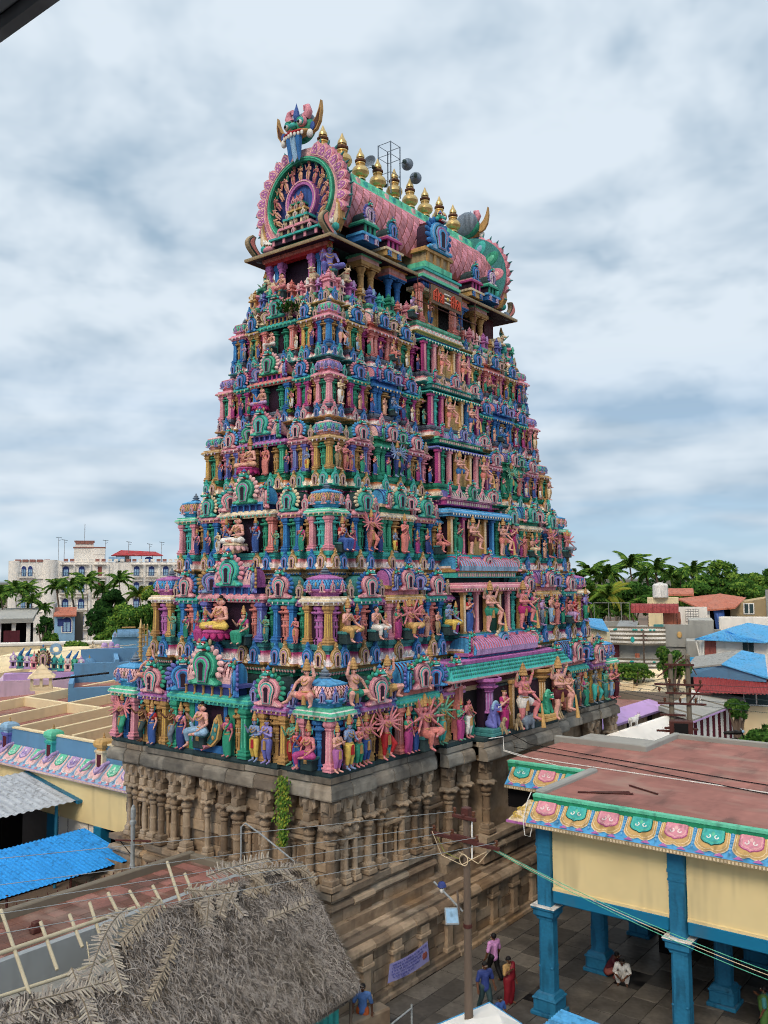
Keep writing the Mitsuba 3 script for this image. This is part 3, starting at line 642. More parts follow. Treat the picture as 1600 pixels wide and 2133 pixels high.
for fc, bays, hf in (('R', bls, BA), ('L', bss, BB)):
    sg_ = segs_of(bays, hf)
    run('cornice_block', fc, sg_, CORN, 1.25, .9)
    run('plinth_block', fc, [(u0, u1, o-.13, c, d) for u0, u1, o, c, d in sg_], [(-.4, 7.63), (0, 7.63), (0, 7.84), (-.4, 7.84)], 1.5, .85)
    # mouldings below the pilasters
    run('ledge_block', fc, [(u0, u1, o-.16, c, d) for u0, u1, o, c, d in sg_], [(-.5, 3.50), (-.05, 3.50), (.05, 3.56), (.05, 3.78), (-.5, 3.84)], 1.3, .25)
    run('ledge_block', fc, [(u0, u1, o-.30, c, d) for u0, u1, o, c, d in sg_], [(-.5, 3.36), (0, 3.36), (0, 3.50), (-.5, 3.50)], 1.6, .15)
    run('roll_block', fc, [(u0, u1, o-.20, c, d) for u0, u1, o, c, d in sg_], [(-.5, 3.05), (-.02, 3.05), (.10, 3.10), (.15, 3.20), (.10, 3.31), (-.02, 3.36), (-.5, 3.36)], 1.7, .3)
    run('course_block', fc, [(u0, u1, o-.22, c, d) for u0, u1, o, c, d in sg_], [(-.6, 2.66), (0, 2.66), (0, 3.04), (-.6, 3.04)], .9, .1)
    full = [(-hf, hf, 0, 1, 1)]
    run('course_block', fc, full, [(-.5, 2.52), (.30, 2.52), (.30, 2.66), (-.5, 2.68)], 1.1, .1)
    run('course_block', fc, full, [(-.1, 2.40), (.66, 2.40), (.66, 2.53), (-.1, 2.54)], 1.3, .1)
    run('course_block', fc, full, [(.4, 2.30), (1.02, 2.30), (1.02, 2.41), (.4, 2.43)], 1.5, .25)
    run('roll_block', fc, full, [(.6, 1.92), (1.16, 1.92), (1.27, 1.96), (1.33, 2.06), (1.31, 2.18), (1.20, 2.28), (1.05, 2.31), (.6, 2.31)], .8, .0)
    run('foot_block', fc, full, [(.6, 0), (1.32, 0), (1.32, .14), (1.22, .18), (1.22, .34), (.6, .34)], 1.6, .15)
    # squared masonry of the wall and of the podium
    for zz, hh, oo, LL in [(3.84+.43*k, .42, -.62, .85) for k in range(7)]+[(.36+.40*k, .39, 1.05, 1.0) for k in range(4)]:
        if fc == 'R': S_ = [(-hf, 1.5 if oo < 0 else hf*.3, 0, 1, 0)]
        else: S_ = [(-hf, hf, 0, 1, 1)]
        run('wall_block', fc, S_, [(-.25, zz), (oo-0, zz), (oo-0, zz+hh-.012), (-.25 if oo < 0 else .6, zz+hh-.012)] if oo > 0 else [(-.95, zz), (oo, zz), (oo, zz+hh-.012), (-.95, zz+hh-.012)], LL, .05, jit=.03)
    for k in range(9 if fc == 'R' else 8):                        # podium pilasters with bracketed caps
        u = -hf+.5+k*1.75
        mb = MB()
        t_ = float(rng.uniform())
        mb.add(bevbox(-.20, .20, -.16, .1, .34, 1.45, .02), t_).add(bevbox(-.36, .36, -.22, .1, 1.45, 1.62, .03), t_).add(bevbox(-.26, .26, -.20, .1, 1.62, 1.90, .02), t_).add(bevbox(-.27, .27, -.20, .1, .34, .52, .02), t_)
        put(SB+'__podium_pilaster', mb, 'stone', M=at(fc, BA, BB, u, 1.06, 0))
# the tall pilasters: square pedestal, octagonal shaft, pot, spreading plate, drooping bracket
def column(seed, plate=.40, slim=1.0, h=1.0):
    r = np.random.default_rng(seed); m = MB(); t = float(r.uniform())
    k = slim*.155
    g = lambda: dict(v=float(np.clip(r.normal(.15, .1), 0, 1)))
    m.add(bevbox(-.27*slim, .27*slim, -.27*slim, .2, 0, .20, .03), t, **g()).add(bevbox(-.22*slim, .22*slim, -.22*slim, .2, .20, .40, .03), t, **g())
    m.add(lathe([(k*1.2, .40), (k, .46), (k, .95), (k*1.12, .98), (k*1.12, 1.03), (k, 1.06), (k*.96, 1.55), (k*1.25, 1.60), (k*1.25, 1.66), (k*.8, 1.70), (k*1.5, 1.80), (k*1.6, 1.88), (k*1.1, 1.98), (k*.8, 2.02), (k*1.9, 2.12)], 8, phase=math.pi/8), t, **g())
    n = 14; a = np.arange(n)*2*np.pi/n; w = plate*(1+.10*np.cos(7*a))
    def rg(s, z): return np.stack([s*w*np.cos(a), s*w*np.sin(a), z+0*a-.03*np.cos(7*a)*s], 1)
    m.add(quads([rg(.45, 2.08), rg(.95, 2.12), rg(1.0, 2.17), rg(.92, 2.22), rg(.5, 2.27), rg(.0, 2.27)]), t, **g())
    m.add(bevbox(-.17, .17, -.22, .3, 2.26, 2.56, .03), t, **g()).add(bevbox(-.22, .22, -.16, .3, 2.54, 3.18, .04), t, v=.25)
    for s in (-1, 1): m.add(hullmesh([(s*.20, -.14, 3.05), (s*.20, .1, 3.05), (s*.30, -.14, 2.72), (s*.30, .1, 2.72), (s*.40, -.12, 2.80), (s*.40, .1, 2.80), (s*.40, -.14, 3.08), (s*.40, .1, 3.08)]), t, v=.3)
    m.add(hullmesh([(-.14, -.16, 3.1), (.14, -.16, 3.1), (-.10, -.32, 2.98), (.10, -.32, 2.98), (-.06, -.26, 2.70), (.06, -.26, 2.70), (-.12, -.1, 2.72), (.12, -.1, 2.72)]), t, v=.3)
    return m
CV = [column(k, p, s).ply() for k, (p, s) in enumerate([(.42, 1.), (.34, .8), (.46, 1.15), (.38, .9), (.30, .72)])]
RC = [(-12.66, 0, 2), (-10.35, -.1, 0), (-9.6, -.1, 1), (-8.2, -.1, 0), (-7.3, -.1, 3), (-6.45, -.1, 1), (-5.2, .22, 2), (-3.95, .22, 0), (-3.0, .75, 2), (-11.75, -.05, 4), (-11.2, -.05, 4), (9.6, -.1, 0), (10.35, -.1, 2), (12.2, 0, 2), (12.7, 0, 1)]
LC = [(-6.35, 0, 2), (-5.55, -.05, 4), (-5.05, 0, 1), (-3.75, .05, 0), (-3.15, .1, 3), (-2.3, .1, 1), (-1.5, .1, 0), (.8, .1, 3), (1.55, .1, 2), (3.1, .1, 0), (4.15, 0, 1), (5.3, 0, 0), (-4.4, 0, 4), (-.2, .1, 4), (6.35, 0, 2)]
for fc, lst in (('R', RC), ('L', LC)):
    for u, o, k in lst:
        if fc == 'L' and u < -6.3: continue
        put(SB+'__pilaster', CV[k], 'stone', M=at(fc, BA, BB, u, o-.36, 3.84)@sc(1, 1, 3.24/3.18))
for fc, L_ in (('R', RC), ('L', LC)):                            # the small aedicules between the pilasters
    for u in ([-11.5, -8.85, -5.85, -1.9] if fc == 'R' else [-4.7, -2.7, 2.3, 4.7]):
        mb = MB(); t_ = float(rng.uniform())
        for s in (-1, 1): mb.add(lathe([(.13, 0), (.13, .2), (.07, .24), (.07, 1.2), (.12, 1.3), (.06, 1.36), (.17, 1.48), (.17, 1.54), (0, 1.54)], 8, tr(s*.33, -.1, 0)), t_)
        mb.add(bevbox(-.55, .55, -.30, .1, 1.54, 1.68, .03), t_).add(bevbox(-.42, .42, -.24, .1, 1.68, 1.95, .06), t_).add(box(-.2, .2, -.012, .1, .05, 1.45), 0.0)
        put(SB+'__niche_shrine', mb, 'stone', M=at(fc, BA, BB, u, -.62, 3.84))
# dark green step on which the lowest row of statues stands
m = MB(); ls0, ss0 = sides(12.85, 6.52, .85, BLONG, BSHORT, .10)
PG = planpoly(12.85, 6.52, ls0, ss0)
sweep(m, PG, [(-.02, 7.84, 'slate'), (-.02, 7.90, 'slate'), (.02, 7.91, 'slate'), (.02, 8.05, 'slate')]); slab(m, offpoly(PG, .02), 8.04, 8.06, 'slate')
tw(TW+'__statue_step', m)

# ---------------------------------------------------------------- top storey: colonnade, eave slab, barrel roof, gables, finials
z0 = ZL[6]; a, b = AL[6], BL[6]
TP = newkey(TW+'__top_storey'); 
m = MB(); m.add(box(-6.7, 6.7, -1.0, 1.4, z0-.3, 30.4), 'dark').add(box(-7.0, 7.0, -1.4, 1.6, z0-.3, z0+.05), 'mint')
for x0_, x1_, y0_, y1_, c in ((-7.6, -6.6, -1.6, -1.2, 'maroon'), (-7.6, -6.6, 1.2, 1.6, 'maroon'), (6.6, 7.6, -1.6, 1.6, 'maroon'), (-7.3, -6.5, -1.3, 1.3, 'darkplum')): m.add(box(x0_, x1_, y0_, y1_, z0, 30.4), c)
put(TP, m, exact=True)
mini = lambda c: cached(('mini', c), lambda: MB().add(sqlathe([(.5, 0), (.5, .12), (.36, .14), (.36, .42), (.52, .46), (.46, .54), (.34, .58), (.34, .62), (.46, .66), (.48, .76), (.34, .86), (.16, .92), (.12, .95), (.2, .98), (.1, 1.04), (.04, 1.14), (0, 1.2)]), c)
    .add(box(-.17, .17, -.385, -.35, .16, .40), 'darkplum').add(ext(horseshoe(.5, .4), .50, .54), PALE.get(c, c), tr(0, 0, .55)).ply())
cols = ['pink', 'gold', 'green', 'palepink', 'violet', 'salmon', 'purple', 'turq']
for face, hf in (('R', a), ('L', b), ('F', b)):
    n = 22 if face == 'R' else 8
    for k in range(n+1):
        u = -hf+.22+k*(2*hf-.44)/n
        if face == 'R' and abs(u) < 1.5: continue
        if face != 'R' and k in ((0, n) if face == 'F' else (n,)): continue
        s = .50 if k % 2 else .60
        put(TP+'__mini_shrine', mini(cols[(k*3+(face == 'L'))%8]), M=at(face, a, b, u, -.30, z0)@sc(s*.8, s*.8, s*1.45))
tp = lambda part, c, M: put(TP+'__'+part, U('post', c), M=M)
colm = lambda c: cached(('rc', c), lambda: MB().add(lathe([(.5, 0), (.5, .08), (.36, .10), (.34, .70), (.40, .72), (.40, .76), (.34, .78), (.5, .86), (.62, .90), (.62, .93), (.5, .95)], 12), c).add(sqlathe([(.7, .93), (.7, .96), (.85, .97), (.85, 1.0)]), c).ply())
for s in (-1, 1):
    for x, c in ((5.45, 'gold'), (4.7, 'gold'), (3.3, 'blue'), (2.55, 'blue')):
        put(TP+'__column', colm(c), M=tr(s*x, -2.0, z0)@sc(.42, .42, 2.0))
        put(TP+'__column', colm(c), M=tr(s*x, 2.0, z0)@sc(.42, .42, 2.0))
    for x0_, c in ((5.07, 'gold'), (2.92, 'salmon')):
        bx_ = MB().add(box(-.75, .75, -.35, .6, 0, .14), c).add(box(-.68, .68, -.30, .6, .14, .38), 'palepink').add(box(-.78, .78, -.40, .6, .36, .46), 'mint' if c == 'gold' else 'ochre')
        put(TP+'__entablature', bx_, M=tr(s*x0_, -2.0, z0+2.0))
    for u, c in ((-1.45, 'salmon'), (1.45, 'blue')):
        pass
    for y in (1.75, .95): 
        tp('post', 'purple', tr(-7.75, s*y, z0)@sc(.30, .30, 2.1))
    tp('post', 'blue', tr(-7.62, s*1.35, z0)@sc(.26, .26, 2.1))
    tp('post', 'salmon', tr(s*1.55, -2.65, z0)@sc(.36, .36, 2.0))
put(TP+'__entablature', MB().add(box(-.05, .3, -1.95, 1.95, 0, .16), 'red').add(box(-.15, .3, -2.05, 2.05, .16, .34), 'salmon').add(box(-.25, .3, -2.15, 2.15, .34, .46), 'red').add(box(-.32, .3, -2.2, 2.2, .46, .52), 'mint'), M=tr(-7.85, 0, z0+2.1))
# porch over the sign: blue roll moulding
m = MB()
for k in range(14): m.add(lathe([(.0, 0), (.12, .02), (.15, .10), (.12, .185), (0, .2)], 8, tr(-1.5+k*.22, 0, 0)@rot('y', 90)), 'blue' if k % 2 else 'royal')
m.add(box(-1.75, 1.75, -.2, .8, .12, .26), 'navy').add(box(-1.7, 1.7, -.02, .8, -.30, -.12), 'cream').add(box(-1.75, 1.75, -.3, .8, .26, .42), 'mint').add(box(-1.65, 1.65, -.25, .8, .42, .62), 'palepink').add(box(-1.8, 1.8, -.34, .8, .62, .74), 'turq')
put(TP+'__porch_entablature', m, M=tr(0, -2.75, z0+2.05))
put(TP+'__door', MB().add(box(-.55, .55, -.05, .05, 0, 1.6), 'ochre').add(box(-.70, -.55, -.1, .05, 0, 1.75), 'gold').add(box(.55, .7, -.1, .05, 0, 1.75), 'gold'), M=tr(0, -2.2, z0))
# eave slab with curled corners
EV = newkey(TW+'__eave_slab')
ep = np.array([[-8.5, -2.75], [8.5, -2.75], [8.5, 2.75], [-8.5, 2.75]])
m = MB(); sweep(m, ep, [(-1.6, 30.62, 'darkplum'), (-.05, 30.36, 'darkplum'), (.0, 30.36, 'ochre'), (.02, 30.42, 'khaki'), (.02, 30.50, 'khaki'), (-.05, 30.52, 'khaki'), (-1.3, 30.86, 'slate')])
m.add(box(-7.4, 7.4, -1.7, 1.7, 30.5, 31.3), 'slate')
put(EV, m, exact=True)
def crescent(k=1.0):
    t = np.linspace(0, 1, 12); out = np.stack([-.62*np.sin(t*2.5)*1.0, 0*t, .05+1.0*t**1.0], 1); inn = np.stack([-.62*np.sin(t*2.5)*.45+.12*(1-t)+.0*t, 0*t, .30+.70*t], 1)
    return sg.Polygon([(p[0], p[2]) for p in out]+[(p[0], p[2]) for p in inn[::-1]]).buffer(0)
cr = MB().add(ext(crescent(), -.09, .09), 'khaki').add(ext(crescent().buffer(-.06), -.12, .12), 'slate').add(ext(crescent().buffer(-.10), -.14, .14), 'salmon').add(ball((.05, 0, .2), (.28, .14, .24)), 'greyblue').ply()
for sx in (-1, 1):
    for sy in (-1, 1): put(EV+'__corner_horn', cr, M=tr(sx*8.0, sy*2.35, 30.42)@rot('z', 0 if sx < 0 else 180)@sc(1.25, 1.3, 1.15))
# the barrel roof: scale tiles, ridge band
RF = newkey(TW+'__barrel_roof')
def prof_roof(t): # t: 0 eave .. 1 ridge, front half
    ang = math.radians(-22+112*t); return -2.0*math.cos(ang)*(1.02-.06*t), 32.55+2.45*math.sin(ang)
pts = np.array([prof_roof(t) for t in np.linspace(0, 1, 16)]); full = np.vstack([pts, (pts*[-1, 1])[::-1]])
m = MB(); m.add(quads([np.c_[np.full(len(full), -7.1), full], np.c_[np.full(len(full), 7.1), full]], False), 'umber')
put(RF, m, exact=True)
sc_m = {}
def tile_at(x, t, dt, dx):
    P_ = []
    for (ex, et) in ((0, -dt), (dx, 0), (0, dt), (-dx, 0)):
        y, z = prof_roof(min(max(t+et, 0), 1.0)); P_.append((x+ex, y, z))
    P_ = np.array(P_); n = np.cross(P_[1]-P_[3], P_[2]-P_[0]); n /= np.linalg.norm(n)
    c = P_.mean(0); I = c+(P_-c)*.90; J = c+(P_-c)*.83+n*.035
    return quads([I+n*.005, J, np.repeat([c+n*.045], 4, 0)])
NT = 10; dt = .82/NT; dx = .265; cnt = 0
rest = MB()
for r_ in range(NT):
    t = .05+(r_+.5)*dt
    for k in range(54):
        x = -6.75+(k+(.5 if r_ % 2 else 0))*2*dx*.5
        if (k % 2) != 0: continue
        x = -6.9+(k/2)*2*dx+(dx if r_ % 2 else 0)
        if abs(x) > 6.95: continue
        mb = MB().add(tile_at(x, t, dt*.98, dx*.98), ('duskpink', 'pink', 'duskpink')[(r_*7+k) % 3])
        put(RF+'__scale_tile', mb); cnt += 1
m = MB(); m.add(hullmesh([(x, s*y, z) for x in (-7.2, 7.2) for s in (-1, 1) for y, z in ((.62, 34.72), (.66, 34.9), (.44, 35.5), (.25, 35.6))]), 'mint')
for k in range(24): m.add(bevbox(-7.0+k*.6, -7.0+k*.6+.3, -.60, .60, 34.95, 35.35, .02), ('mint', 'palepink', 'turq', 'mint')[k % 4])
put(RF+'__ridge_band', m)
bd = MB()
for k in range(60): bd.add(ball((-7.05+k*.24, -.72, 34.70), (.10, .07, .12), 0), 'khaki')
put(RF+'__ridge_frieze', bd, kind='stuff')
# finials
fin = lathe([(.30, 0), (.30, .06), (.20, .09), (.20, .16), (.30, .18), (.42, .27), (.49, .42), (.49, .52), (.42, .68), (.28, .80), (.20, .84), (.20, .90), (.28, .93), (.28, .98), (.20, 1.0)], 16)
fin2 = lathe([(.22, 1.0), (.31, 1.05), (.31, 1.16), (.24, 1.2)], 10)
fin3 = lathe([(.18, 1.2), (.18, 1.26), (.24, 1.30), (.22, 1.44), (.12, 1.62), (.03, 1.85), (0, 1.9)], 14)
fp = MB().add(fin, 'goldleaf').add(fin3, 'goldleaf').ply(); fr = MB()
for k in range(10): fr.add(ball((.25*math.cos(k*.628), .25*math.sin(k*.628), 1.10), (.075, .075, .09)), 'brown')
fr.add(fin2, 'brown'); fr = fr.ply()
for k in range(9):
    s_ = 1.75/1.9
    key = put(RF+'__finial', fp, 'gilt', tr(-5.9+k*1.465, 0, 35.72)@sc(s_*(1.12 if k == 1 else 1)))
    # the dark ring of buds belongs to the finial; a third level is not possible, so it stays beside it
    put(RF+'__finial_collar', fr, 'paint', tr(-5.9+k*1.465, 0, 35.72)@sc(s_*(1.12 if k == 1 else 1)))
# small shrines standing on the eave, three to a side of the dormer
def eave_shrine(c1, c2, g1, g2):
    m = MB(); m.add(box(-.62, .62, -.35, .6, -.40, -.10), c2).add(box(-.70, .70, -.42, .6, -.12, 0), PALE.get(c2, c2)).add(box(-.46, .46, -.26, .6, 0, .42), 'darkplum')
    for x in (-.40, -.05, .30): m.add(box(x-.02, x+.12, -.32, -.2, 0, .42), c1)
    m.add(box(-.60, .60, -.40, .6, .42, .52), c1).add(box(-.52, .52, -.34, .6, .52, .62), PALE.get(c1, c1))
    m.merge(barrel(1.0, .42, 'slate', 'darkgreen'), tr(0, .25, .62)@rot('z', 90))
    m.merge(gable(g1, g2), tr(0, -.22, .60)@sc(.80, .7, .80))
    for s in (-1, 1): m.merge(kudu(g1), tr(s*.38, -.36, -.40)@sc(.34, .3, .34))
    return m
for s in (-1, 1):
    put(RF+'__eave_shrine', cached('es1', lambda: eave_shrine('green', 'blue', 'lilac', 'violet').ply()), M=tr(s*5.65, -2.45, 31.25))
    put(RF+'__eave_shrine', cached('es2', lambda: eave_shrine('magenta', 'ochre', 'blue', 'teal').ply()), M=tr(s*3.85, -2.45, 31.05))
# the dormer in the middle of the long side
m = MB(); m.add(box(-1.25, 1.25, -.5, 1.2, -.55, -.25), 'mint').add(box(-1.1, 1.1, -.42, 1.2, -.25, .30), 'khaki').add(box(-1.3, 1.3, -.55, 1.2, .30, .45), 'gold').add(box(-1.2, 1.2, -.48, 1.2, .45, .55), 'ochre')
for x in (-.95, -.32, .32, .95): m.add(box(x-.1, x+.1, -.5, -.4, -.25, .30), 'gold')
m.merge(barrel(1.5, .86, 'darkplum', 'maroon', None, 14), tr(0, .4, .55)@rot('z', 90)@sc(1, 1, 1.5))
put(RF+'__dormer', m, M=tr(0, -2.35, 31.55))
put(RF+'__dormer_gable', U('gable', 'sky', 'blue'), M=tr(0, -2.75, 32.05)@sc(2.0, 1.6, 1.62))
# end gables
def end_gable():
    m = MB(); ang = np.radians(np.linspace(-48, 228, 34)); 
    outer = [(2.95*math.cos(t), 2.75*math.sin(t)) for t in ang]; 
    base = [(-1.85, -2.05), (1.85, -2.05)]
    body = sg.Polygon(outer+base).buffer(0)
    inner = sg.Polygon([(2.12*math.cos(t), .1+2.02*math.sin(t)) for t in ang]+[(-1.4, -2.05), (1.4, -2.05)]).buffer(0)
    m.add(ext(body.buffer(-.18).difference(inner.buffer(-.1)), -.28, .10), 'palepink')
    m.add(ext(inner.difference(inner.buffer(-.20)), -.05, .26), 'green'); m.add(ext(inner.buffer(-.045).difference(inner.buffer(-.09)), .26, .29), 'mint')
    m.add(ext(inner.buffer(-.12), -.25, -.10), 'navy')
    inn2 = sg.Polygon([(1.0*math.cos(t), .02+1.05*math.sin(t)) for t in ang]+[(-.75, -1.3), (.75, -1.3)]).buffer(0)
    m.add(ext(inn2.difference(inn2.buffer(-.24)), -.1, .16), 'purple'); m.add(ext(inn2.buffer(-.05).difference(inn2.buffer(-.10)), .16, .19), 'palepink'); m.add(ext(inn2.buffer(-.2), -.1, .0), 'royal')
    # back of the gable: looped bands
    for k, t in enumerate(np.radians(np.linspace(-30, 210, 9))):
        m.add(ball((0, 0, 0), 1, 2), ('green', 'pink', 'turq')[k % 3], tr(2.15*math.cos(t), .30, 2.05*math.sin(t))@rot('y', -math.degrees(t))@sc(.55, .07, .38))
        m.add(ball((0, 0, 0), 1, 2), ('mint', 'palepink', 'paleblue')[k % 3], tr(2.15*math.cos(t), .33, 2.05*math.sin(t))@rot('y', -math.degrees(t))@sc(.30, .07, .19))
    m.add(ext(body.buffer(-.1), -.30, -.26), 'teal')
    return m
def flame_leaf():
    m = MB(); p = sg.Polygon([(-.30, 0), (-.32, .35), (-.22, .62), (0, .78), (.22, .62), (.32, .35), (.30, 0)])
    m.add(ext(p, -.10, .16), 'pink'); m.add(ext(p.buffer(-.07), .16, .20), 'palepink'); m.add(ext(p.buffer(-.13), .2, .22), 'purple')
    for dx, dz in ((-.1, .25), (.1, .25), (0, .45)): m.add(ball((dx, -.22, dz), (.06, .03, .09), 0), 'palepink')
    m.add(lathe([(.0, -.02), (.07, .04), (.05, .16), (0, .30)], 5, tr(0, 0, .72)), 'teal')
    return m
FLF = flame_leaf().ply()
def big_lion(M, tag):
    m = MB()
    def ad(g, c): m.add(g, c)
    ad(ball((0, .1, .55), (.80, .45, .62), 2), 'green'); ad(ball((0, .25, .75), (.75, .40, .75), 2), 'greyblue')
    for s in (-1, 1):
        ad(ball((s*.40, -.30, .72), (.25, .18, .27), 2), 'pink'); ad(ball((s*.40, -.40, .70), (.19, .16, .20), 2), 'turq'); ad(ball((s*.41, -.50, .62), (.135, .10, .125), 2), 'white'); ad(ball((s*.41, -.585, .62), (.075, .03, .085), 1), 'dark')
        ad(ball((s*.36, -.42, .84), (.20, .12, .08), 1), 'green')
        ad(tube([(s*.45, -.1, 1.0), (s*.62, -.1, 1.25), (s*.55, -.1, 1.5), (s*.38, -.1, 1.55), (s*.36, -.1, 1.38)], [.22, .19, .15, .11, .06], 8), 'pink')
        cres = sg.Polygon([(.0, 0), (.30, .10), (.52, .45), (.60, .95), (.56, 1.45), (.44, 1.05), (.28, .72), (.05, .5), (-.05, .25)])
        ad(ext(sg.Polygon([(s*x, z) for x, z in cres.exterior.coords]).buffer(0), -.05, .12), 'khaki', ) if False else m.add(ext(sg.Polygon([(s*x, z) for x, z in cres.exterior.coords]).buffer(0), -.05, .12), 'gold', tr(s*.78, 0, .12)); m.add(ext(sg.Polygon([(s*x, z) for x, z in cres.buffer(-.07).exterior.coords]).buffer(0), .12, .15), 'brown', tr(s*.78, 0, .12))
        ad(ball((s*.90, -.16, .42), (.14, .06, .22), 1), 'royal'); ad(ball((s*.80, -.22, .05), (.16, .14, .22), 1), 'white')
    ad(ball((0, -.50, .55), (.17, .18, .15), 2), 'turq'); ad(lathe([(.10, 0), (.16, .25), (.13, .5), (.04, .8), (0, .95)], 8, tr(0, -.25, .85)), 'royal')
    ad(ball((0, -.25, .20), (.80, .36, .20), 2), 'gold'); ad(ball((0, -.36, .20), (.68, .30, .13), 2), 'red')
    for k in range(7): x = -.54+k*.18; ad(ball((x, -.62+.25*abs(x), .10), (.078, .06, .13), 1), 'white')
    for x, c, w_ in ((-.28, 'blue', .12), (0, 'paleblue', .16), (.28, 'blue', .12)): ad(hullmesh([(x-w_, -.55, .05), (x+w_, -.55, .05), (x-w_*.9, -.35, -.95), (x+w_*.9, -.35, -.95), (x-w_, -.35, .05), (x+w_, -.3, .05), (x, -.38, -1.2)]), c)
    return put(RF+'__lion_face', m, M=M)
for sx, an in ((-1, -90), (1, 90)):
    Mg = tr(sx*7.35, 0, 33.0)@rot('z', an)
    put(RF+'__end_gable', cached('eg', lambda: end_gable().ply()), M=Mg)
    for t in np.linspace(-42, 222, 25):
        if 68 < t < 112: continue
        r_ = math.radians(t)
        put(RF+'__flame_leaf', FLF, M=Mg@tr(2.28*math.cos(r_), -.02, 2.12*math.sin(r_))@rot('y', 90-t)@sc(.92, 1, .92))
    big_lion(Mg@tr(0, -.20, 2.95)@sc(1.05, 1, 1.0), sx)
    # shrine tower in the gable, jaws at its foot
    m = MB()
    for k, (w_, zz, hh, c1, c2) in enumerate([(1.45, -2.0, .34, 'pink', 'turq'), (.95, -1.66, .42, 'khaki', 'pink'), (.72, -1.22, .40, 'cream', 'turq'), (.52, -.80, .36, 'khaki', 'ochre'), (.34, -.42, .3, 'salmon', 'green')]):
        m.add(box(-w_, w_, -.55+.06*k, .1, zz, zz+hh*.72), 'darkplum')
        for j in range(5): x = -w_*.94+j*w_*.47; m.add(box(x-.07, x+.07, -.6+.06*k, -.5+.06*k, zz, zz+hh*.72), c1)
        m.add(box(-w_*1.1, w_*1.1, -.68+.06*k, .1, zz+hh*.72, zz+hh), c2)
        for s in (-1, 0, 1): m.merge(kudu(c1 if c1 != 'slate' else 'gold'), tr(s*w_*.7, -.62+.06*k, zz+hh*.8)@sc(.30, .3, .32))
    put(RF+'__gable_shrine', m, M=Mg)
    for s in (-1, 1):
        m = MB(); c_ = sg.Polygon([(0, 0), (.75, .05), (1.02, .55), (1.0, 1.25), (.80, 1.55), (.72, 1.0), (.55, .6), (.2, .38)])
        if s < 0: c_ = sg.Polygon([(-x, z) for x, z in c_.exterior.coords])
        m.add(ext(c_, -.18, .18), 'gold').add(ext(c_.buffer(-.09), .18, .24), 'cream')
        for k in range(4): m.add(lathe([(.09, 0), (.07, .15), (0, .34)], 6, tr(s*(.10+k*.17), -.28, .22+.05*k)@rot('y', s*20)), 'white')
        m.add(ball((s*.4, -.2, .12), (.42, .18, .16)), 'pink').add(ball((s*.75, -.18, .2), (.2, .16, .2)), 'turq')
        put(RF+'__gable_jaw', m, M=Mg@tr(s*1.55, -.10, -2.05))
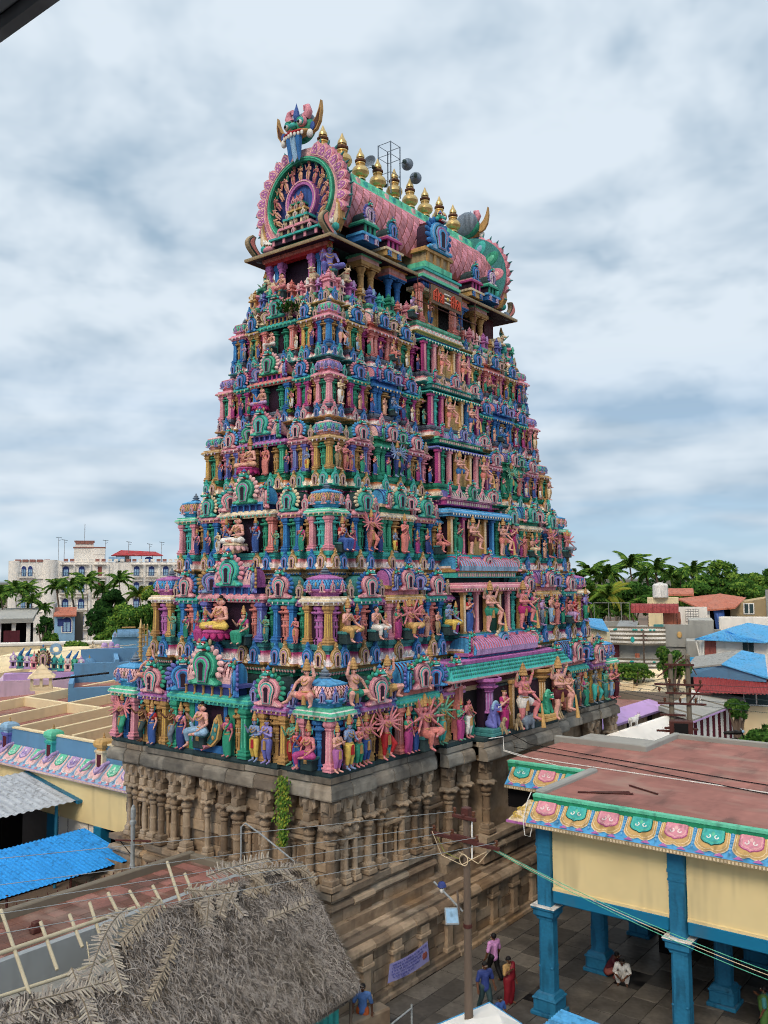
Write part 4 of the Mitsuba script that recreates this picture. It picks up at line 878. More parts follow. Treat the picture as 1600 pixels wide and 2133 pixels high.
# ---------------------------------------------------------------- figures: skeleton, hulls of spheres, one continuous body
OT = manifold3d.OpType
def bone(a, b, ra, rb, n=10):
    return manifold3d.Manifold.batch_hull([manifold3d.Manifold.sphere(ra, n).translate(list(map(float, a))), manifold3d.Manifold.sphere(rb, n).translate(list(map(float, b)))])
def body_of(bones, refine=None, n=10):
    M_ = manifold3d.Manifold.batch_boolean([bone(*b, n=n) for b in bones], OT.Add)
    if refine: 
        M_ = M_.refine_to_length(refine); q = M_.to_mesh(); tm = trimesh.Trimesh(q.vert_properties[:, :3], q.tri_verts, process=False)
        trimesh.smoothing.filter_taubin(tm, iterations=8); return tm
    q = M_.to_mesh(); return trimesh.Trimesh(q.vert_properties[:, :3], q.tri_verts, process=False)
V = lambda *a: np.array(a, float)
def skeleton(pose):
    s = dict(pel=V(0, 0, .52), waist=V(0, .0, .615), chest=V(0, 0, .72), neck=V(0, .0, .83), head=V(0, -.012, .905), shL=V(.115, 0, .785), shR=V(-.115, 0, .785), hipL=V(.055, 0, .50), hipR=V(-.055, 0, .50),
             knL=V(.065, -.02, .28), knR=V(-.065, -.02, .28), anL=V(.06, .01, .045), anR=V(-.06, .01, .045), ftL=V(.085, -.10, .02), ftR=V(-.085, -.10, .02))
    A = {'L': [(V(.175, .0, .63), V(.19, -.05, .50))], 'R': [(V(-.175, .0, .63), V(-.19, -.05, .50))]}
    lift = 0.0
    if pose in ('bless',): A['R'] = [(V(-.175, -.04, .66), V(-.16, -.14, .80))]; s['pel'][0] = .015; A['L'] = [(V(.18, -.03, .64), V(.10, -.14, .63))]
    if pose == 'anjali': A = {'L': [(V(.17, -.05, .63), V(.015, -.15, .70))], 'R': [(V(-.17, -.05, .63), V(-.015, -.15, .70))]}
    if pose == 'lady': A['R'] = [(V(-.165, -.04, .65), V(-.09, -.14, .75))]; s['waist'][0] = .012; A['L'] = [(V(.17, .01, .62), V(.16, -.05, .48))]
    if pose == 'stride': s['knL'] = V(.11, -.15, .33); s['anL'] = V(.10, -.08, .06); s['ftL'] = V(.12, -.18, .03); A['R'] = [(V(-.22, -.06, .72), V(-.30, -.16, .86))]; A['L'] = [(V(.19, -.03, .66), V(.25, -.12, .60))]
    if pose == 'guard':
        s['knL'] = V(.20, -.20, .42); s['anL'] = V(.12, -.16, .20); s['ftL'] = V(.15, -.27, .17); s['knR'] = V(-.085, -.03, .27); s['anR'] = V(-.10, 0, .045); s['ftR'] = V(-.15, -.09, .02)
        A = {'L': [(V(.20, -.03, .66), V(.17, -.20, .52)), (V(.25, .0, .78), V(.28, -.04, .93))], 'R': [(V(-.20, -.05, .66), V(-.06, -.19, .66)), (V(-.25, .0, .78), V(-.28, -.04, .93))]}
    if pose in ('many', 'manys', 'manysit'):
        n = 6 if pose == 'many' else 4
        A = {'L': [], 'R': []}
        for k in range(n):
            t = math.radians(-50+k*(125/(n-1)))
            for sd, q in ((1, 'L'), (-1, 'R')):
                A[q].append((V(sd*(.115+.11*math.cos(t)), .01*k-.05, .77+.11*math.sin(t)), V(sd*(.12+.25*math.cos(t*.9)), -.10+.02*k, .78+.24*math.sin(t))))
        if pose == 'many': s['knL'] = V(.14, -.12, .33); s['anL'] = V(.08, -.06, .10); s['ftL'] = V(.1, -.15, .06)
    if pose in ('lotus', 'sit', 'manysit', 'sitlady'):
        lift = -.42
        s['hipL'], s['hipR'] = V(.07, 0, .49), V(-.07, 0, .49)
        if pose == 'lotus':
            s.update(knL=V(.29, -.16, .485), knR=V(-.29, -.16, .485), anL=V(-.05, -.24, .475), anR=V(.06, -.21, .465), ftL=V(-.13, -.23, .485), ftR=V(.14, -.21, .475))
            A = {'L': [(V(.185, -.03, .62), V(.10, -.17, .60))], 'R': [(V(-.19, -.05, .64), V(-.19, -.16, .74))]}
        else:
            s.update(knR=V(-.14, -.24, .49), anR=V(-.12, -.22, .27), ftR=V(-.13, -.31, .24))
            if pose == 'sitlady': s.update(knL=V(.10, -.24, .49), anL=V(.08, -.22, .27), ftL=V(.09, -.31, .24))
            else: s.update(knL=V(.27, -.17, .50), anL=V(.03, -.25, .46), ftL=V(-.03, -.27, .45))
            if pose != 'manysit': A = {'L': [(V(.19, -.05, .63), V(.17, -.20, .56))], 'R': [(V(-.19, -.05, .65), V(-.17, -.17, .76))]}
    if pose.startswith('atlas'):
        lift = -.36; sd = 1 if pose == 'atlas' else -1
        s['hipL'], s['hipR'] = V(.07, 0, .47), V(-.07, 0, .47)
        s.update(knL=V(.25, -.20, .52), knR=V(-.27, -.12, .50), anL=V(.20, -.12, .33), anR=V(-.36, -.16, .36), ftL=V(.24, -.21, .31), ftR=V(-.42, -.22, .335))
        A = {'L': [(V(.20, -.02, .86), V(.17, -.04, 1.02))], 'R': [(V(-.24, -.03, .70), V(-.27, -.10, .56))]}
        if sd < 0:
            for k in list(s): s[k] = s[k]*[-1, 1, 1]
            for p, q in (('kn', 0), ('an', 0), ('ft', 0), ('sh', 0), ('hip', 0)): s[p+'L'], s[p+'R'] = s[p+'R'], s[p+'L']
            A = {'L': [(a*[-1, 1, 1], b*[-1, 1, 1]) for a, b in A['R']], 'R': [(a*[-1, 1, 1], b*[-1, 1, 1]) for a, b in A['L']]}
    return s, A, lift
def head_parts(m, h, hairc='hair', face='skin', k=1.0, moust=False, M=None):
    def ad(g, c): m.add(g, c, M)
    for sx in (-1, 1):
        ad(ball(h+V(sx*.021, -.052, .010), (.013, .008, .008), 0), 'white'); ad(ball(h+V(sx*.021, -.058, .010), (.007, .005, .007), 0), 'dark')
        ad(ball(h+V(sx*.022, -.052, .026), (.017, .008, .004), 0), 'hair'); ad(ball(h+V(sx*.054, .005, 0), (.010, .016, .022), 0), face)
        ad(ball(h+V(sx*.058, -.005, -.030), (.012, .012, .014), 0), 'gold' if face not in ('skinbrown',) else 'khaki')
    ad(ball(h+V(0, -.060, -.006), (.009, .013, .015), 0), face); ad(ball(h+V(0, -.053, -.032), (.017, .008, .006), 0), 'red')
    if moust: ad(ball(h+V(0, -.056, -.024), (.030, .010, .007), 0), 'hair')
def make_figure(pose, skin, cloth, head, refine=None, jewels=True, n=8):
    """(body, garment, headdress) as MBs; unit height, feet at 0, facing -y"""
    s, A, lift = skeleton(pose)
    lady = pose in ('lady', 'sitlady'); g = pose == 'guard' or pose.startswith('atlas'); kx = 1.22 if g else 1.0
    off = V(0, 0, lift)
    for k in s: s[k] = s[k]+off
    A = {k: [(a+off, b+off) for a, b in v] for k, v in A.items()}
    B = [(s['pel'], s['waist'], .078*kx, .062*kx), (s['waist'], s['chest'], .062*kx, .086*kx), (s['shL'], s['shR'], .044*kx, .044*kx), (s['chest'], s['shL'], .075*kx, .044*kx), (s['chest'], s['shR'], .075*kx, .044*kx), (s['chest'], s['neck'], .06, .032*kx), (s['neck'], s['head'], .032*kx, .035),
         (s['head']+V(0, .008, .012), s['head']+V(0, -.012, -.030), .058, .040)]
    if lady: B += [(s['chest']+V(.04, -.06, -.005), s['chest']+V(.035, -.02, 0), .038, .04), (s['chest']+V(-.04, -.06, -.005), s['chest']+V(-.035, -.02, 0), .038, .04)]
    if g: B += [(s['waist']+V(0, -.03, -.02), s['waist']+V(0, 0, 0), .07, .07)]
    for q, sx in (('L', 1), ('R', -1)):
        B += [(s['pel'], s['hip'+q], .075*kx, .066*kx), (s['hip'+q], s['kn'+q], .066*kx, .043*kx), (s['kn'+q], s['kn'+q]*.6+s['an'+q]*.4+V(0, .012, 0), .042*kx, .040*kx), (s['kn'+q]*.6+s['an'+q]*.4+V(0, .012, 0), s['an'+q], .040*kx, .024*kx), (s['an'+q], s['ft'+q], .026*kx, .019*kx)]
        for e, w in A[q]:
            d = w-e; d = d/np.linalg.norm(d)
            B += [(s['sh'+q], e, .040*kx, .029*kx), (e, w, .029*kx, .020*kx), (w, w+d*.045, .021*kx, .020*kx), (w+d*.03, w+d*.085, .014, .010)]
    m = MB(); m.add(body_of(B, refine, n), skin, smooth=55)
    head_parts(m, s['head'], face=skin, moust=g)
    gm = MB()
    if cloth:
        r = .016; G = []
        if lady:
            hem = .42 if pose == 'sitlady' else 1
            for q in 'LR': G += [(s['pel'], s['hip'+q], .088, .084), (s['hip'+q], s['kn'+q], .084, .070), (s['kn'+q], s['an'+q]+V(0, 0, .01), .070, .060)]
            if pose == 'lady': G += [(s['pel'], (s['anL']+s['anR'])/2, .08, .085)]
            else: G += [(s['knL'], s['knR'], .066, .066), (s['anL'], s['anR'], .06, .06), ((s['knL']+s['knR'])/2, (s['anL']+s['anR'])/2, .066, .06)]
            G += [(s['pel'], s['waist'], .086, .066)]
            gm.add(body_of(G, None, n), cloth, smooth=50)
            gm.add(tube([s['pel']+V(-.07, -.06, .02), s['waist']+V(-.01, -.085, .03), s['chest']+V(.06, -.085, .03), s['shL']+V(-.01, -.02, .05), s['chest']+V(.08, .09, 0), s['pel']+V(.06, .09, -.05)], .028, 5), cloth)
            gm.add(body_of([(s['chest']+V(.03, 0, .0), s['chest']+V(-.03, 0, .0), .092, .092), (s['shL'], s['shL']*.65+A['L'][0][0]*.35, .05, .044), (s['shR'], s['shR']*.65+A['R'][0][0]*.35, .05, .044)], None, n), {'royal': 'red', 'magenta': 'green', 'green': 'magenta', 'navy': 'pink'}.get(cloth, cloth), smooth=50)
        else:
            fr = .45 if g else .78
            for q in 'LR':
                mid = s['hip'+q]*(1-fr)+s['kn'+q]*fr if g else s['kn'+q]
                G += [(s['pel'], s['hip'+q], .080*kx+r, .070*kx+r), (s['hip'+q], mid, .070*kx+r, .052*kx+r)]
                if not g: G.append((s['kn'+q], s['kn'+q]*.35+s['an'+q]*.65, .050*kx+r*.6, .042))
            G += [(s['pel']+V(0, 0, .02), s['pel'], .082*kx, .08*kx)]
            gm.add(body_of(G, None, n), cloth, smooth=50)
            gm.add(hullmesh([s['pel']+V(x, y, z) for x, z in ((-.03, 0), (.03, 0), (-.045, -.20), (.045, -.20)) for y in (-.105, -.075)]), 'gold' if cloth != 'yellow' else 'red')
        if jewels:
            w_ = s['pel']*.6+s['waist']*.4
            gm.add(lathe([(.086*kx, -.015), (.094*kx, 0), (.086*kx, .015)], 10, tr(*w_)), 'gold')
    if jewels:
        for rr, dz in ((.060, .075), (.085, .03)):
            c_ = s['chest']+V(0, -.02, dz); gm.add(tube([c_+V(rr*math.cos(t)*1.0, -.055*math.sin(max(t, 0)) -.03, -.05*abs(math.sin(t))*(rr/.06)) for t in np.linspace(0, math.pi, 7)], .011, 4), 'gold')
        for q in 'LR':
            for e, w in A[q][:2]:
                gm.add(ball(s['sh'+q]*.45+e*.55, (.042*kx, .042*kx, .022), 0), 'gold'); gm.add(ball(w, (.028*kx, .028*kx, .018), 0), 'gold')
            gm.add(ball(s['an'+q]+V(0, 0, .01), (.034, .034, .014), 0), 'gold')
    if pose == 'guard':
        gm.add(tube([s['knL']+V(.0, -.06, .02), V(.17, -.30, .22)+off, V(.16, -.32, .02)+off], [.016, .026, .045], 7), 'ochre')
        gm.add(tube([V(-.30, -.05, 1.0), V(-.31, -.06, .86)], [.012, .02], 5), 'khaki'); gm.add(ball((.285, -.05, 1.0), (.045, .015, .045), 1), 'khaki')
    hm = MB(); h = s['head']
    hm.add(ball(h+V(0, .018, .016), (.062, .056, .060)), 'hair')
    if head == 'tall':
        k = 1.25 if g else 1.0
        hm.add(lathe([(.064*k, 0), (.072*k, .012), (.066*k, .03), (.060*k, .05), (.066*k, .06), (.056*k, .08), (.046*k, .11), (.050*k, .12), (.036*k, .145), (.028*k, .175), (.032*k, .185), (.014*k, .21), (0, .23)], 9, tr(*(h+V(0, .006, .035)))), 'gold')
        hm.add(ball(h+V(0, -.058, .065), (.026, .014, .030), 0), 'red'); hm.add(ball(h+V(0, .05, .03), (.085, .012, .085), 1), 'turq')
    elif head == 'bun':
        hm.add(ball(h+V(0, .02, .075), (.040, .040, .045)), 'hair'); hm.add(lathe([(.062, 0), (.064, .02), (.058, .024)], 10, tr(*(h+V(0, .008, .030)))), 'gold')
        if pose in ('lotus', 'sit'):
            for sx in (-1, 1):
                hm.add(ball(h+V(sx*.055, .018, -.002), (.045, .045, .056)), skin); hm.add(ball(h+V(sx*.060, .03, .022), (.046, .045, .050)), 'hair'); hm.add(ball(h+V(sx*.088, -.010, .004), (.010, .012, .008), 0), 'white')
    else: hm.add(ball(h+V(0, .03, .02), (.066, .05, .066)), 'hair')
    if pose.startswith('manysit'):
        for k in range(-2, 3):
            if k: hm.add(ball(h+V(k*.085, .02, 0), (.045, .045, .056)), skin); hm.add(lathe([(.05, 0), (.05, .04), (.03, .10), (0, .16)], 7, tr(*(h+V(k*.085, .02, .035)))), 'gold')
    return m, gm, hm
def seat_for(pose, cloth):
    m = MB()
    if pose == 'lotus':
        c = 'magenta' if cloth in ('yellow', 'skingold', 'lilac') else 'cream'
        m.add(lathe([(.04, -.20), (.12, -.17), (.22, -.10), (.27, -.03), (.24, .0), (0, .02)], 14, tr(0, -.07, 0)), c)
        for k in range(12): 
            t = k*2*math.pi/12; m.add(ball((0, 0, 0), (.06, .03, .09)), 'palepink' if c == 'cream' else 'lotus', tr(.235*math.cos(t), -.07+.235*math.sin(t), -.075)@rot('z', math.degrees(t)+90)@rot('x', -24))
    else:
        m.add(bevbox(-.15, .15, -.10, .14, -.24, 0.02, .02), 'slate'); m.add(bevbox(-.17, .17, -.11, .15, -.03, .03, .012), 'teal')
    return m
STAT = [(0,'L',-5.76,'many','skinpink','green','tall',1.75,-0.15,0.0), (0,'L',-4.25,'stride','skinbrown','slate','bun',1.65,-0.1,0.0), (0,'L',-3.46,'lady','skin','royal','tall',1.60,0.0,0.0),
 (0,'L',-2.24,'stride','skinbrown','greyblue','bun',1.65,-0.1,0.0), (0,'L',-1.56,'lady','skinpink','navy','tall',1.65,0.0,0.0), (0,'L',-0.22,'sit','skin','paleblue','bun',2.24,0.0,0.72),
 (0,'L',1.27,'lady','skinpink','green','bun',1.60,0.0,0.0), (0,'L',2.81,'bless','skinblue','yellow','tall',1.65,0.0,0.0), (0,'L',3.51,'anjali','skinviolet','violet','bun',1.70,0.02,0.0),
 (0,'L',4.58,'bless','skingreen','red','tall',1.70,-0.25,0.0), (0,'L',5.04,'lady','skinpink','royal','tall',1.45,0.0,0.0), (0,'L',5.59,'sit','skinpink','magenta','tall',1.85,-0.05,0.45),
 (0,'R',-12.70,'anjali','skin','purple','tall',1.55,0.0,0.0), (0,'R',-12.05,'bless','skinblue','yellow','tall',1.75,0.0,0.0), (0,'R',-11.49,'anjali','skinpink','green','tall',1.60,0.0,0.0),
 (0,'R',-10.94,'manys','skinpink','royal','tall',1.70,-0.1,0.0), (0,'R',-9.82,'many','skinpink','red','bun',1.85,0.0,0.0), (0,'R',-8.34,'lady','skinpink','magenta','tall',1.60,0.0,0.0),
 (0,'R',-7.19,'manysit','skinpink','salmon','tall',2.38,-0.05,0.5), (0,'R',-5.97,'manys','skingreen','turq','tall',1.85,0.0,0.0), (0,'R',-4.63,'lady','skingreen','magenta','tall',1.60,0.1,0.0),
 (0,'R',-4.01,'bless','skinpink','white','hair',1.75,0.1,0.0), (0,'R',-2.04,'lady','skin','lotus','bun',2.00,0.75,0.0), (0,'R',-0.36,'guard','skinpink','white','tall',2.60,0.78,0.0),
 (0,'R',3.24,'guard','skin','maroon','tall',2.65,0.78,0.0), (0,'R',5.73,'lady','skin','skingold','bun',2.10,0.2,0.0), (0,'R',7.03,'stride','greyblue','slate','bun',1.80,0.1,0.0),
 (0,'R',8.06,'lady','skingreen','green','tall',1.60,0.1,0.0), (0,'R',9.36,'stride','greyblue','turq','hair',1.90,0.05,0.0), (0,'R',10.97,'bless','skingreen','teal','hair',1.75,0.0,0.0),
 (0,'R',11.72,'anjali','skinpink','paleblue','tall',1.75,0.0,0.0), (0,'R',12.29,'lady','skinpink','maroon','tall',1.75,0.05,0.0), (0,'L',-4.01,'atlas','skin','salmon','tall',1.84,-0.25,2.62),
 (0,'L',5.47,'atlas','skin','salmon','tall',2.00,-0.1,2.45), (0,'R',-11.58,'atlas2','skin','green','tall',2.00,-0.2,2.45), (0,'R',-9.42,'atlas','skin','ochre','tall',1.92,-0.25,2.45),
 (0,'R',-6.49,'atlas2','skin','greyblue','tall',2.00,-0.25,2.55), (0,'R',7.47,'atlas','skinpink','blue','hair',1.84,-0.3,2.5), (0,'R',10.08,'atlas2','skin','salmon','hair',1.76,-0.3,2.5),
 (1,'L',-1.42,'sitlady','skinpink','magenta','tall',1.54,0.1,0.25), (1,'L',-0.44,'lotus','skin','yellow','bun',2.42,0.05,0.45), (1,'L',1.01,'sitlady','skin','green','tall',1.67,0.15,0.25),
 (1,'R',-10.78,'sit','skin','ochre','tall',1.85,0.05,0.45), (1,'R',-10.10,'lady','skinpink','royal','tall',1.35,0.0,0.0), (1,'R',-9.02,'sit','skin','white','hair',1.76,0.1,0.45),
 (1,'R',-7.36,'lady','skinpink','magenta','tall',1.35,0.0,0.0), (1,'R',-6.66,'manysit','skinpink','ochre','tall',1.85,0.05,0.4), (1,'R',-5.78,'bless','skinpink','royal','tall',1.50,0.05,0.0),
 (1,'R',-3.66,'sit','skinblue','yellow','bun',1.85,0.1,0.42), (1,'R',-3.06,'lady','skingreen','magenta','tall',1.30,0.1,0.0), (1,'R',-2.19,'lady','skin','royal','bun',1.75,0.25,0.0),
 (1,'R',-0.94,'guard','skin','green','tall',2.1,0.62,0.0), (1,'R',2.29,'guard','skinpink','lotus','tall',2.1,0.62,0.0), (1,'R',4.11,'lady','skin','green','bun',1.90,0.3,0.0),
 (1,'R',5.55,'bless','lilac','greyblue','tall',1.50,0.05,0.0), (1,'R',6.47,'bless','skin','paleblue','tall',1.65,0.1,0.0), (1,'R',7.26,'lady','skinpink','salmon','tall',1.45,0.05,0.0),
 (1,'R',8.79,'sit','skinpink','lilac','bun',1.67,0.1,0.4), (1,'R',9.55,'lady','skinpink','red','tall',1.45,0.05,0.0), (1,'R',10.96,'bless','skinviolet','green','tall',1.70,0.05,0.0),
 (2,'L',-1.22,'lady','skinblue','royal','tall',1.35,0.0,0.0), (2,'L',-0.38,'lotus','skin','white','bun',2.07,0.05,0.4), (2,'L',0.61,'lady','skinblue','royal','tall',1.35,0.0,0.0),
 (2,'R',-10.13,'sitlady','skin','royal','tall',1.54,0.0,0.3), (2,'R',-8.32,'many','skinpink','salmon','tall',1.55,0.05,0.0), (2,'R',-6.00,'lady','skinpink','salmon','tall',1.5,0.1,0.0),
 (2,'R',-3.16,'sit','skinpink','salmon','tall',1.50,0.05,0.35), (2,'R',-1.63,'lady','skin','green','bun',1.55,0.15,0.0), (2,'R',-0.97,'guard','skin','maroon','tall',1.65,0.5,0.0),
 (2,'R',1.93,'guard','skin','salmon','tall',1.65,0.5,0.0), (2,'R',3.41,'lady','skin','lotus','bun',1.70,0.25,0.0), (2,'R',4.14,'bless','skinblue','greyblue','tall',1.30,0.1,0.0),
 (2,'R',5.17,'lady','skinpink','salmon','tall',1.20,0.0,0.0), (2,'R',5.96,'sit','skin','cream','tall',1.32,0.05,0.35), (2,'R',6.60,'lady','skinpink','green','tall',1.20,0.0,0.0),
 (2,'R',8.12,'manys','skinpink','brown','tall',1.50,0.05,0.0), (2,'R',10.23,'manysit','skinpink','greyblue','tall',1.67,0.05,0.45), (3,'L',-1.14,'lady','skinpink','salmon','tall',1.30,0.0,0.0),
 (3,'L',-0.60,'lotus','skin','skingold','tall',1.94,0.05,0.35), (3,'L',0.26,'lady','skinpink','salmon','tall',1.30,0.0,0.0), (3,'R',-9.49,'anjali','skin','khaki','hair',1.20,0.0,0.0),
 (3,'R',-8.99,'anjali','skinpink','salmon','hair',1.15,0.0,0.0), (3,'R',-5.42,'many','skinblue','navy','tall',1.45,0.05,0.0), (3,'R',-0.73,'guard','skin','blue','tall',1.5,0.4,0.0),
 (3,'R',1.59,'guard','skin','salmon','tall',1.5,0.4,0.0), (3,'R',5.06,'many','skingreen','green','tall',1.50,0.05,0.0), (3,'R',6.01,'lady','skinpink','salmon','tall',1.20,0.0,0.0),
 (3,'R',9.72,'bless','skin','cream','hair',1.20,0.0,0.0), (4,'L',-0.37,'lotus','skin','lilac','bun',1.45,0.05,0.3), (4,'R',-8.83,'anjali','cream','white','hair',1.15,0.0,0.0),
 (4,'R',-5.09,'sit','skinblue','blue','bun',1.14,0.05,0.3), (4,'R',-0.80,'guard','skin','salmon','tall',1.4,0.34,0.0), (4,'R',1.22,'guard','skin','royal','tall',1.4,0.34,0.0),
 (4,'R',4.84,'sit','skinblue','blue','bun',1.06,0.05,0.3), (4,'R',8.84,'bless','skin','cream','hair',1.15,0.0,0.0), (5,'L',-0.25,'sit','skin','white','bun',1.28,0.05,0.3),
 (5,'R',-8.28,'stride','skinblue','skin','tall',1.05,0.0,0.0), (5,'R',-4.51,'sit','skin','salmon','tall',1.06,0.05,0.3), (5,'R',-0.73,'guard','skin','salmon','tall',1.3,0.3,0.0),
 (5,'R',1.26,'guard','skin','salmon','tall',1.3,0.3,0.0), (5,'R',4.42,'sit','skinpink','khaki','tall',0.97,0.05,0.3), (5,'R',8.35,'stride','lilac','greyblue','tall',1.00,0.0,0.0),
 (6,'L',-0.36,'sit','skin','skinpink','bun',1.50,-0.1,0.45), (6,'R',-2.22,'sit','lilac','cream','tall',1.41,0.0,0.4), (6,'R',-0.71,'anjali','skin','blue','tall',1.35,0.0,0.0),
 (6,'R',1.94,'sit','skin','greyblue','tall',1.14,-0.1,0.4)]
WORD = {'skin': 'peach', 'skinpink': 'pink', 'skingold': 'golden', 'skinblue': 'blue', 'skinviolet': 'violet', 'skingreen': 'green', 'skinbrown': 'dark brown', 'greyblue': 'grey', 'lilac': 'lilac', 'cream': 'cream'}
POSE = {'many': 'many armed dancing', 'manys': 'many armed standing', 'manysit': 'many headed seated', 'stride': 'striding', 'lady': 'standing woman', 'sit': 'seated', 'bless': 'blessing', 'anjali': 'praying', 'guard': 'four armed door guardian', 'atlas': 'crouching', 'atlas2': 'crouching', 'lotus': 'cross legged', 'sitlady': 'seated woman'}
STO = ['lowest', 'second', 'third', 'fourth', 'fifth', 'sixth', 'top']
def statue(M, pose, skin, cloth, head, label=None, seat=True):
    P_ = cached(('fig', pose, skin, cloth, head), lambda: [x.ply() for x in make_figure(pose, skin, cloth, head, n=8)])
    key = newkey(TW+'__statue')
    for sfx, f in zip(('', '__garment', '__headdress'), P_):
        scene[key+sfx] = {'type': 'ply', 'filename': f, 'face_normals': False, 'bsdf': {'type': 'ref', 'id': 'paint'}, 'to_world': T(M)}
    if seat and pose in ('lotus', 'sit', 'sitlady', 'manysit'):
        scene[key+'__seat'] = {'type': 'ply', 'filename': cached(('seat', pose, cloth), lambda: seat_for(pose, cloth).ply()), 'face_normals': False, 'bsdf': {'type': 'ref', 'id': 'paint'}, 'to_world': T(M)}
    if label: labels[key] = {'label': label}
    return key
for t_, fc, u, pose, skin, cloth, hd, h, o, dz in STAT:
    M = at(fc, AL[t_], BL[t_], u, o+.02+.06*h, ZL[t_]+dz)@sc(h)
    statue(M, pose, skin, cloth, hd, f"{POSE[pose]} statue, {WORD[skin]} skinned, in {cloth.replace('skin', '') or 'peach'} cloth, {STO[t_]} storey, {'long' if fc == 'R' else 'narrow'} side" if h > 1.0 else None)
# attendants in the recesses between the shrines
q = np.random.default_rng(12)
PRE = [x[3:7] for x in STAT if x[3] in ('lady', 'bless', 'anjali')]; PRE = sorted(set(PRE))[::2]
for t_ in range(6):
    H = ZL[t_+1]-ZL[t_]; a, b = AL[t_], BL[t_]
    for fc, us in (('R', [s*k*a for s in (-1, 1) for k in (.70, .445, .79, .37, .87, .60, .52)]+[.27*a, -.27*a]), ('L', [s*.385*b for s in (-1, 1)]+[-.53*b, .69*b, -.69*b])):
        for u in us:
            if any(x[0] == t_ and x[1] == fc and abs(x[2]-u) < .36*(H/3.7) for x in STAT): continue
            statue(at(fc, a, b, u, .06, ZL[t_])@sc(H*q.uniform(.26, .31)), *PRE[int(q.integers(len(PRE)))])
# figures in the ring of the gable, and a few at the foot of the roof
for sx, an in ((-1, -90),):
    Mg = tr(sx*7.35, 0, 33.0)@rot('z', an)
    for k, t in enumerate(np.linspace(-28, 208, 13)):
        r_ = math.radians(t)
        statue(Mg@tr(1.30*math.cos(r_), -.14, -.34+1.28*math.sin(r_))@rot('y', (90-t)*.45)@sc(.86), ('anjali', 'bless')[k % 2], ('skingold', 'skinpink', 'skin')[k % 3], ('skingold', 'skinpink', 'skin')[k % 3], 'hair')
    for k, t in enumerate(np.linspace(-36, 216, 17)):
        r_ = math.radians(t); statue(Mg@tr(1.80*math.cos(r_), -.06, -.22+1.74*math.sin(r_))@sc(.55), 'anjali', *(('skingreen', 'green'), ('skinpink', 'salmon'))[k % 2], 'tall')
    statue(Mg@tr(0, -.12, .08)@sc(.8), 'lotus', 'skinpink', 'skinpink', 'hair', seat=False)
# the blue seated figure with two bulls at the near corner of the top storey, the green one at the far ends
def bull():
    m = MB()
    B = [((0, 0, .30), (0, .55, .32), .20, .22), ((0, 0, .34), (0, -.18, .58), .17, .10), ((0, -.18, .60), (0, -.36, .55), .095, .06), ((-.12, -.05, .10), (-.12, -.28, .06), .09, .05), ((.12, -.05, .10), (.12, -.28, .06), .09, .05), ((-.18, .5, .12), (-.2, .2, .08), .12, .06), ((.18, .5, .12), (.2, .2, .08), .12, .06), ((0, .12, .5), (0, .25, .42), .10, .12)]
    m.add(body_of(B, n=10), 'cream', smooth=60)
    for s in (-1, 1):
        m.add(tube([(s*.06, -.20, .68), (s*.12, -.20, .76), (s*.09, -.22, .86)], [.03, .024, .008], 6), 'khaki'); m.add(ball((s*.14, -.17, .62), (.07, .02, .035)), 'cream'); m.add(ball((s*.06, -.29, .61), (.018, .018, .02), 0), 'dark')
    m.add(tube([(-.16, -.1, .45), (0, -.22, .40), (.16, -.1, .45)], .025, 5), 'red')
    return m
BUL = bull().ply()
for cx, cy, an, sk, cl, h in ((-1, -1, -45, 'skinviolet', 'violet', 2.1), (-1, 1, -135, 'skingreen', 'green', 1.7), (1, -1, 45, 'skingreen', 'teal', 1.7)):
    Mb = tr(cx*7.75, cy*2.05, z0)@rot('z', an)
    tw(TW+'__pedestal', MB().add(sqlathe([(.45, 0), (.45, .1), (.34, .15), (.34, .45), (.48, .52), (.48, .62)]), 'pink'), M=Mb)
    statue(Mb@tr(0, -.0, .72+(.35 if h > 2 else 0))@sc(h), 'sit', sk, cl, 'tall', 'blue seated statue between two white bulls at the near corner of the top storey' if h > 2 else None)
    for s in (-1, 1): tw(TW+'__bull', BUL, M=Mb@tr(s*.75, .25, .62)@rot('z', s*28)@sc(.95))
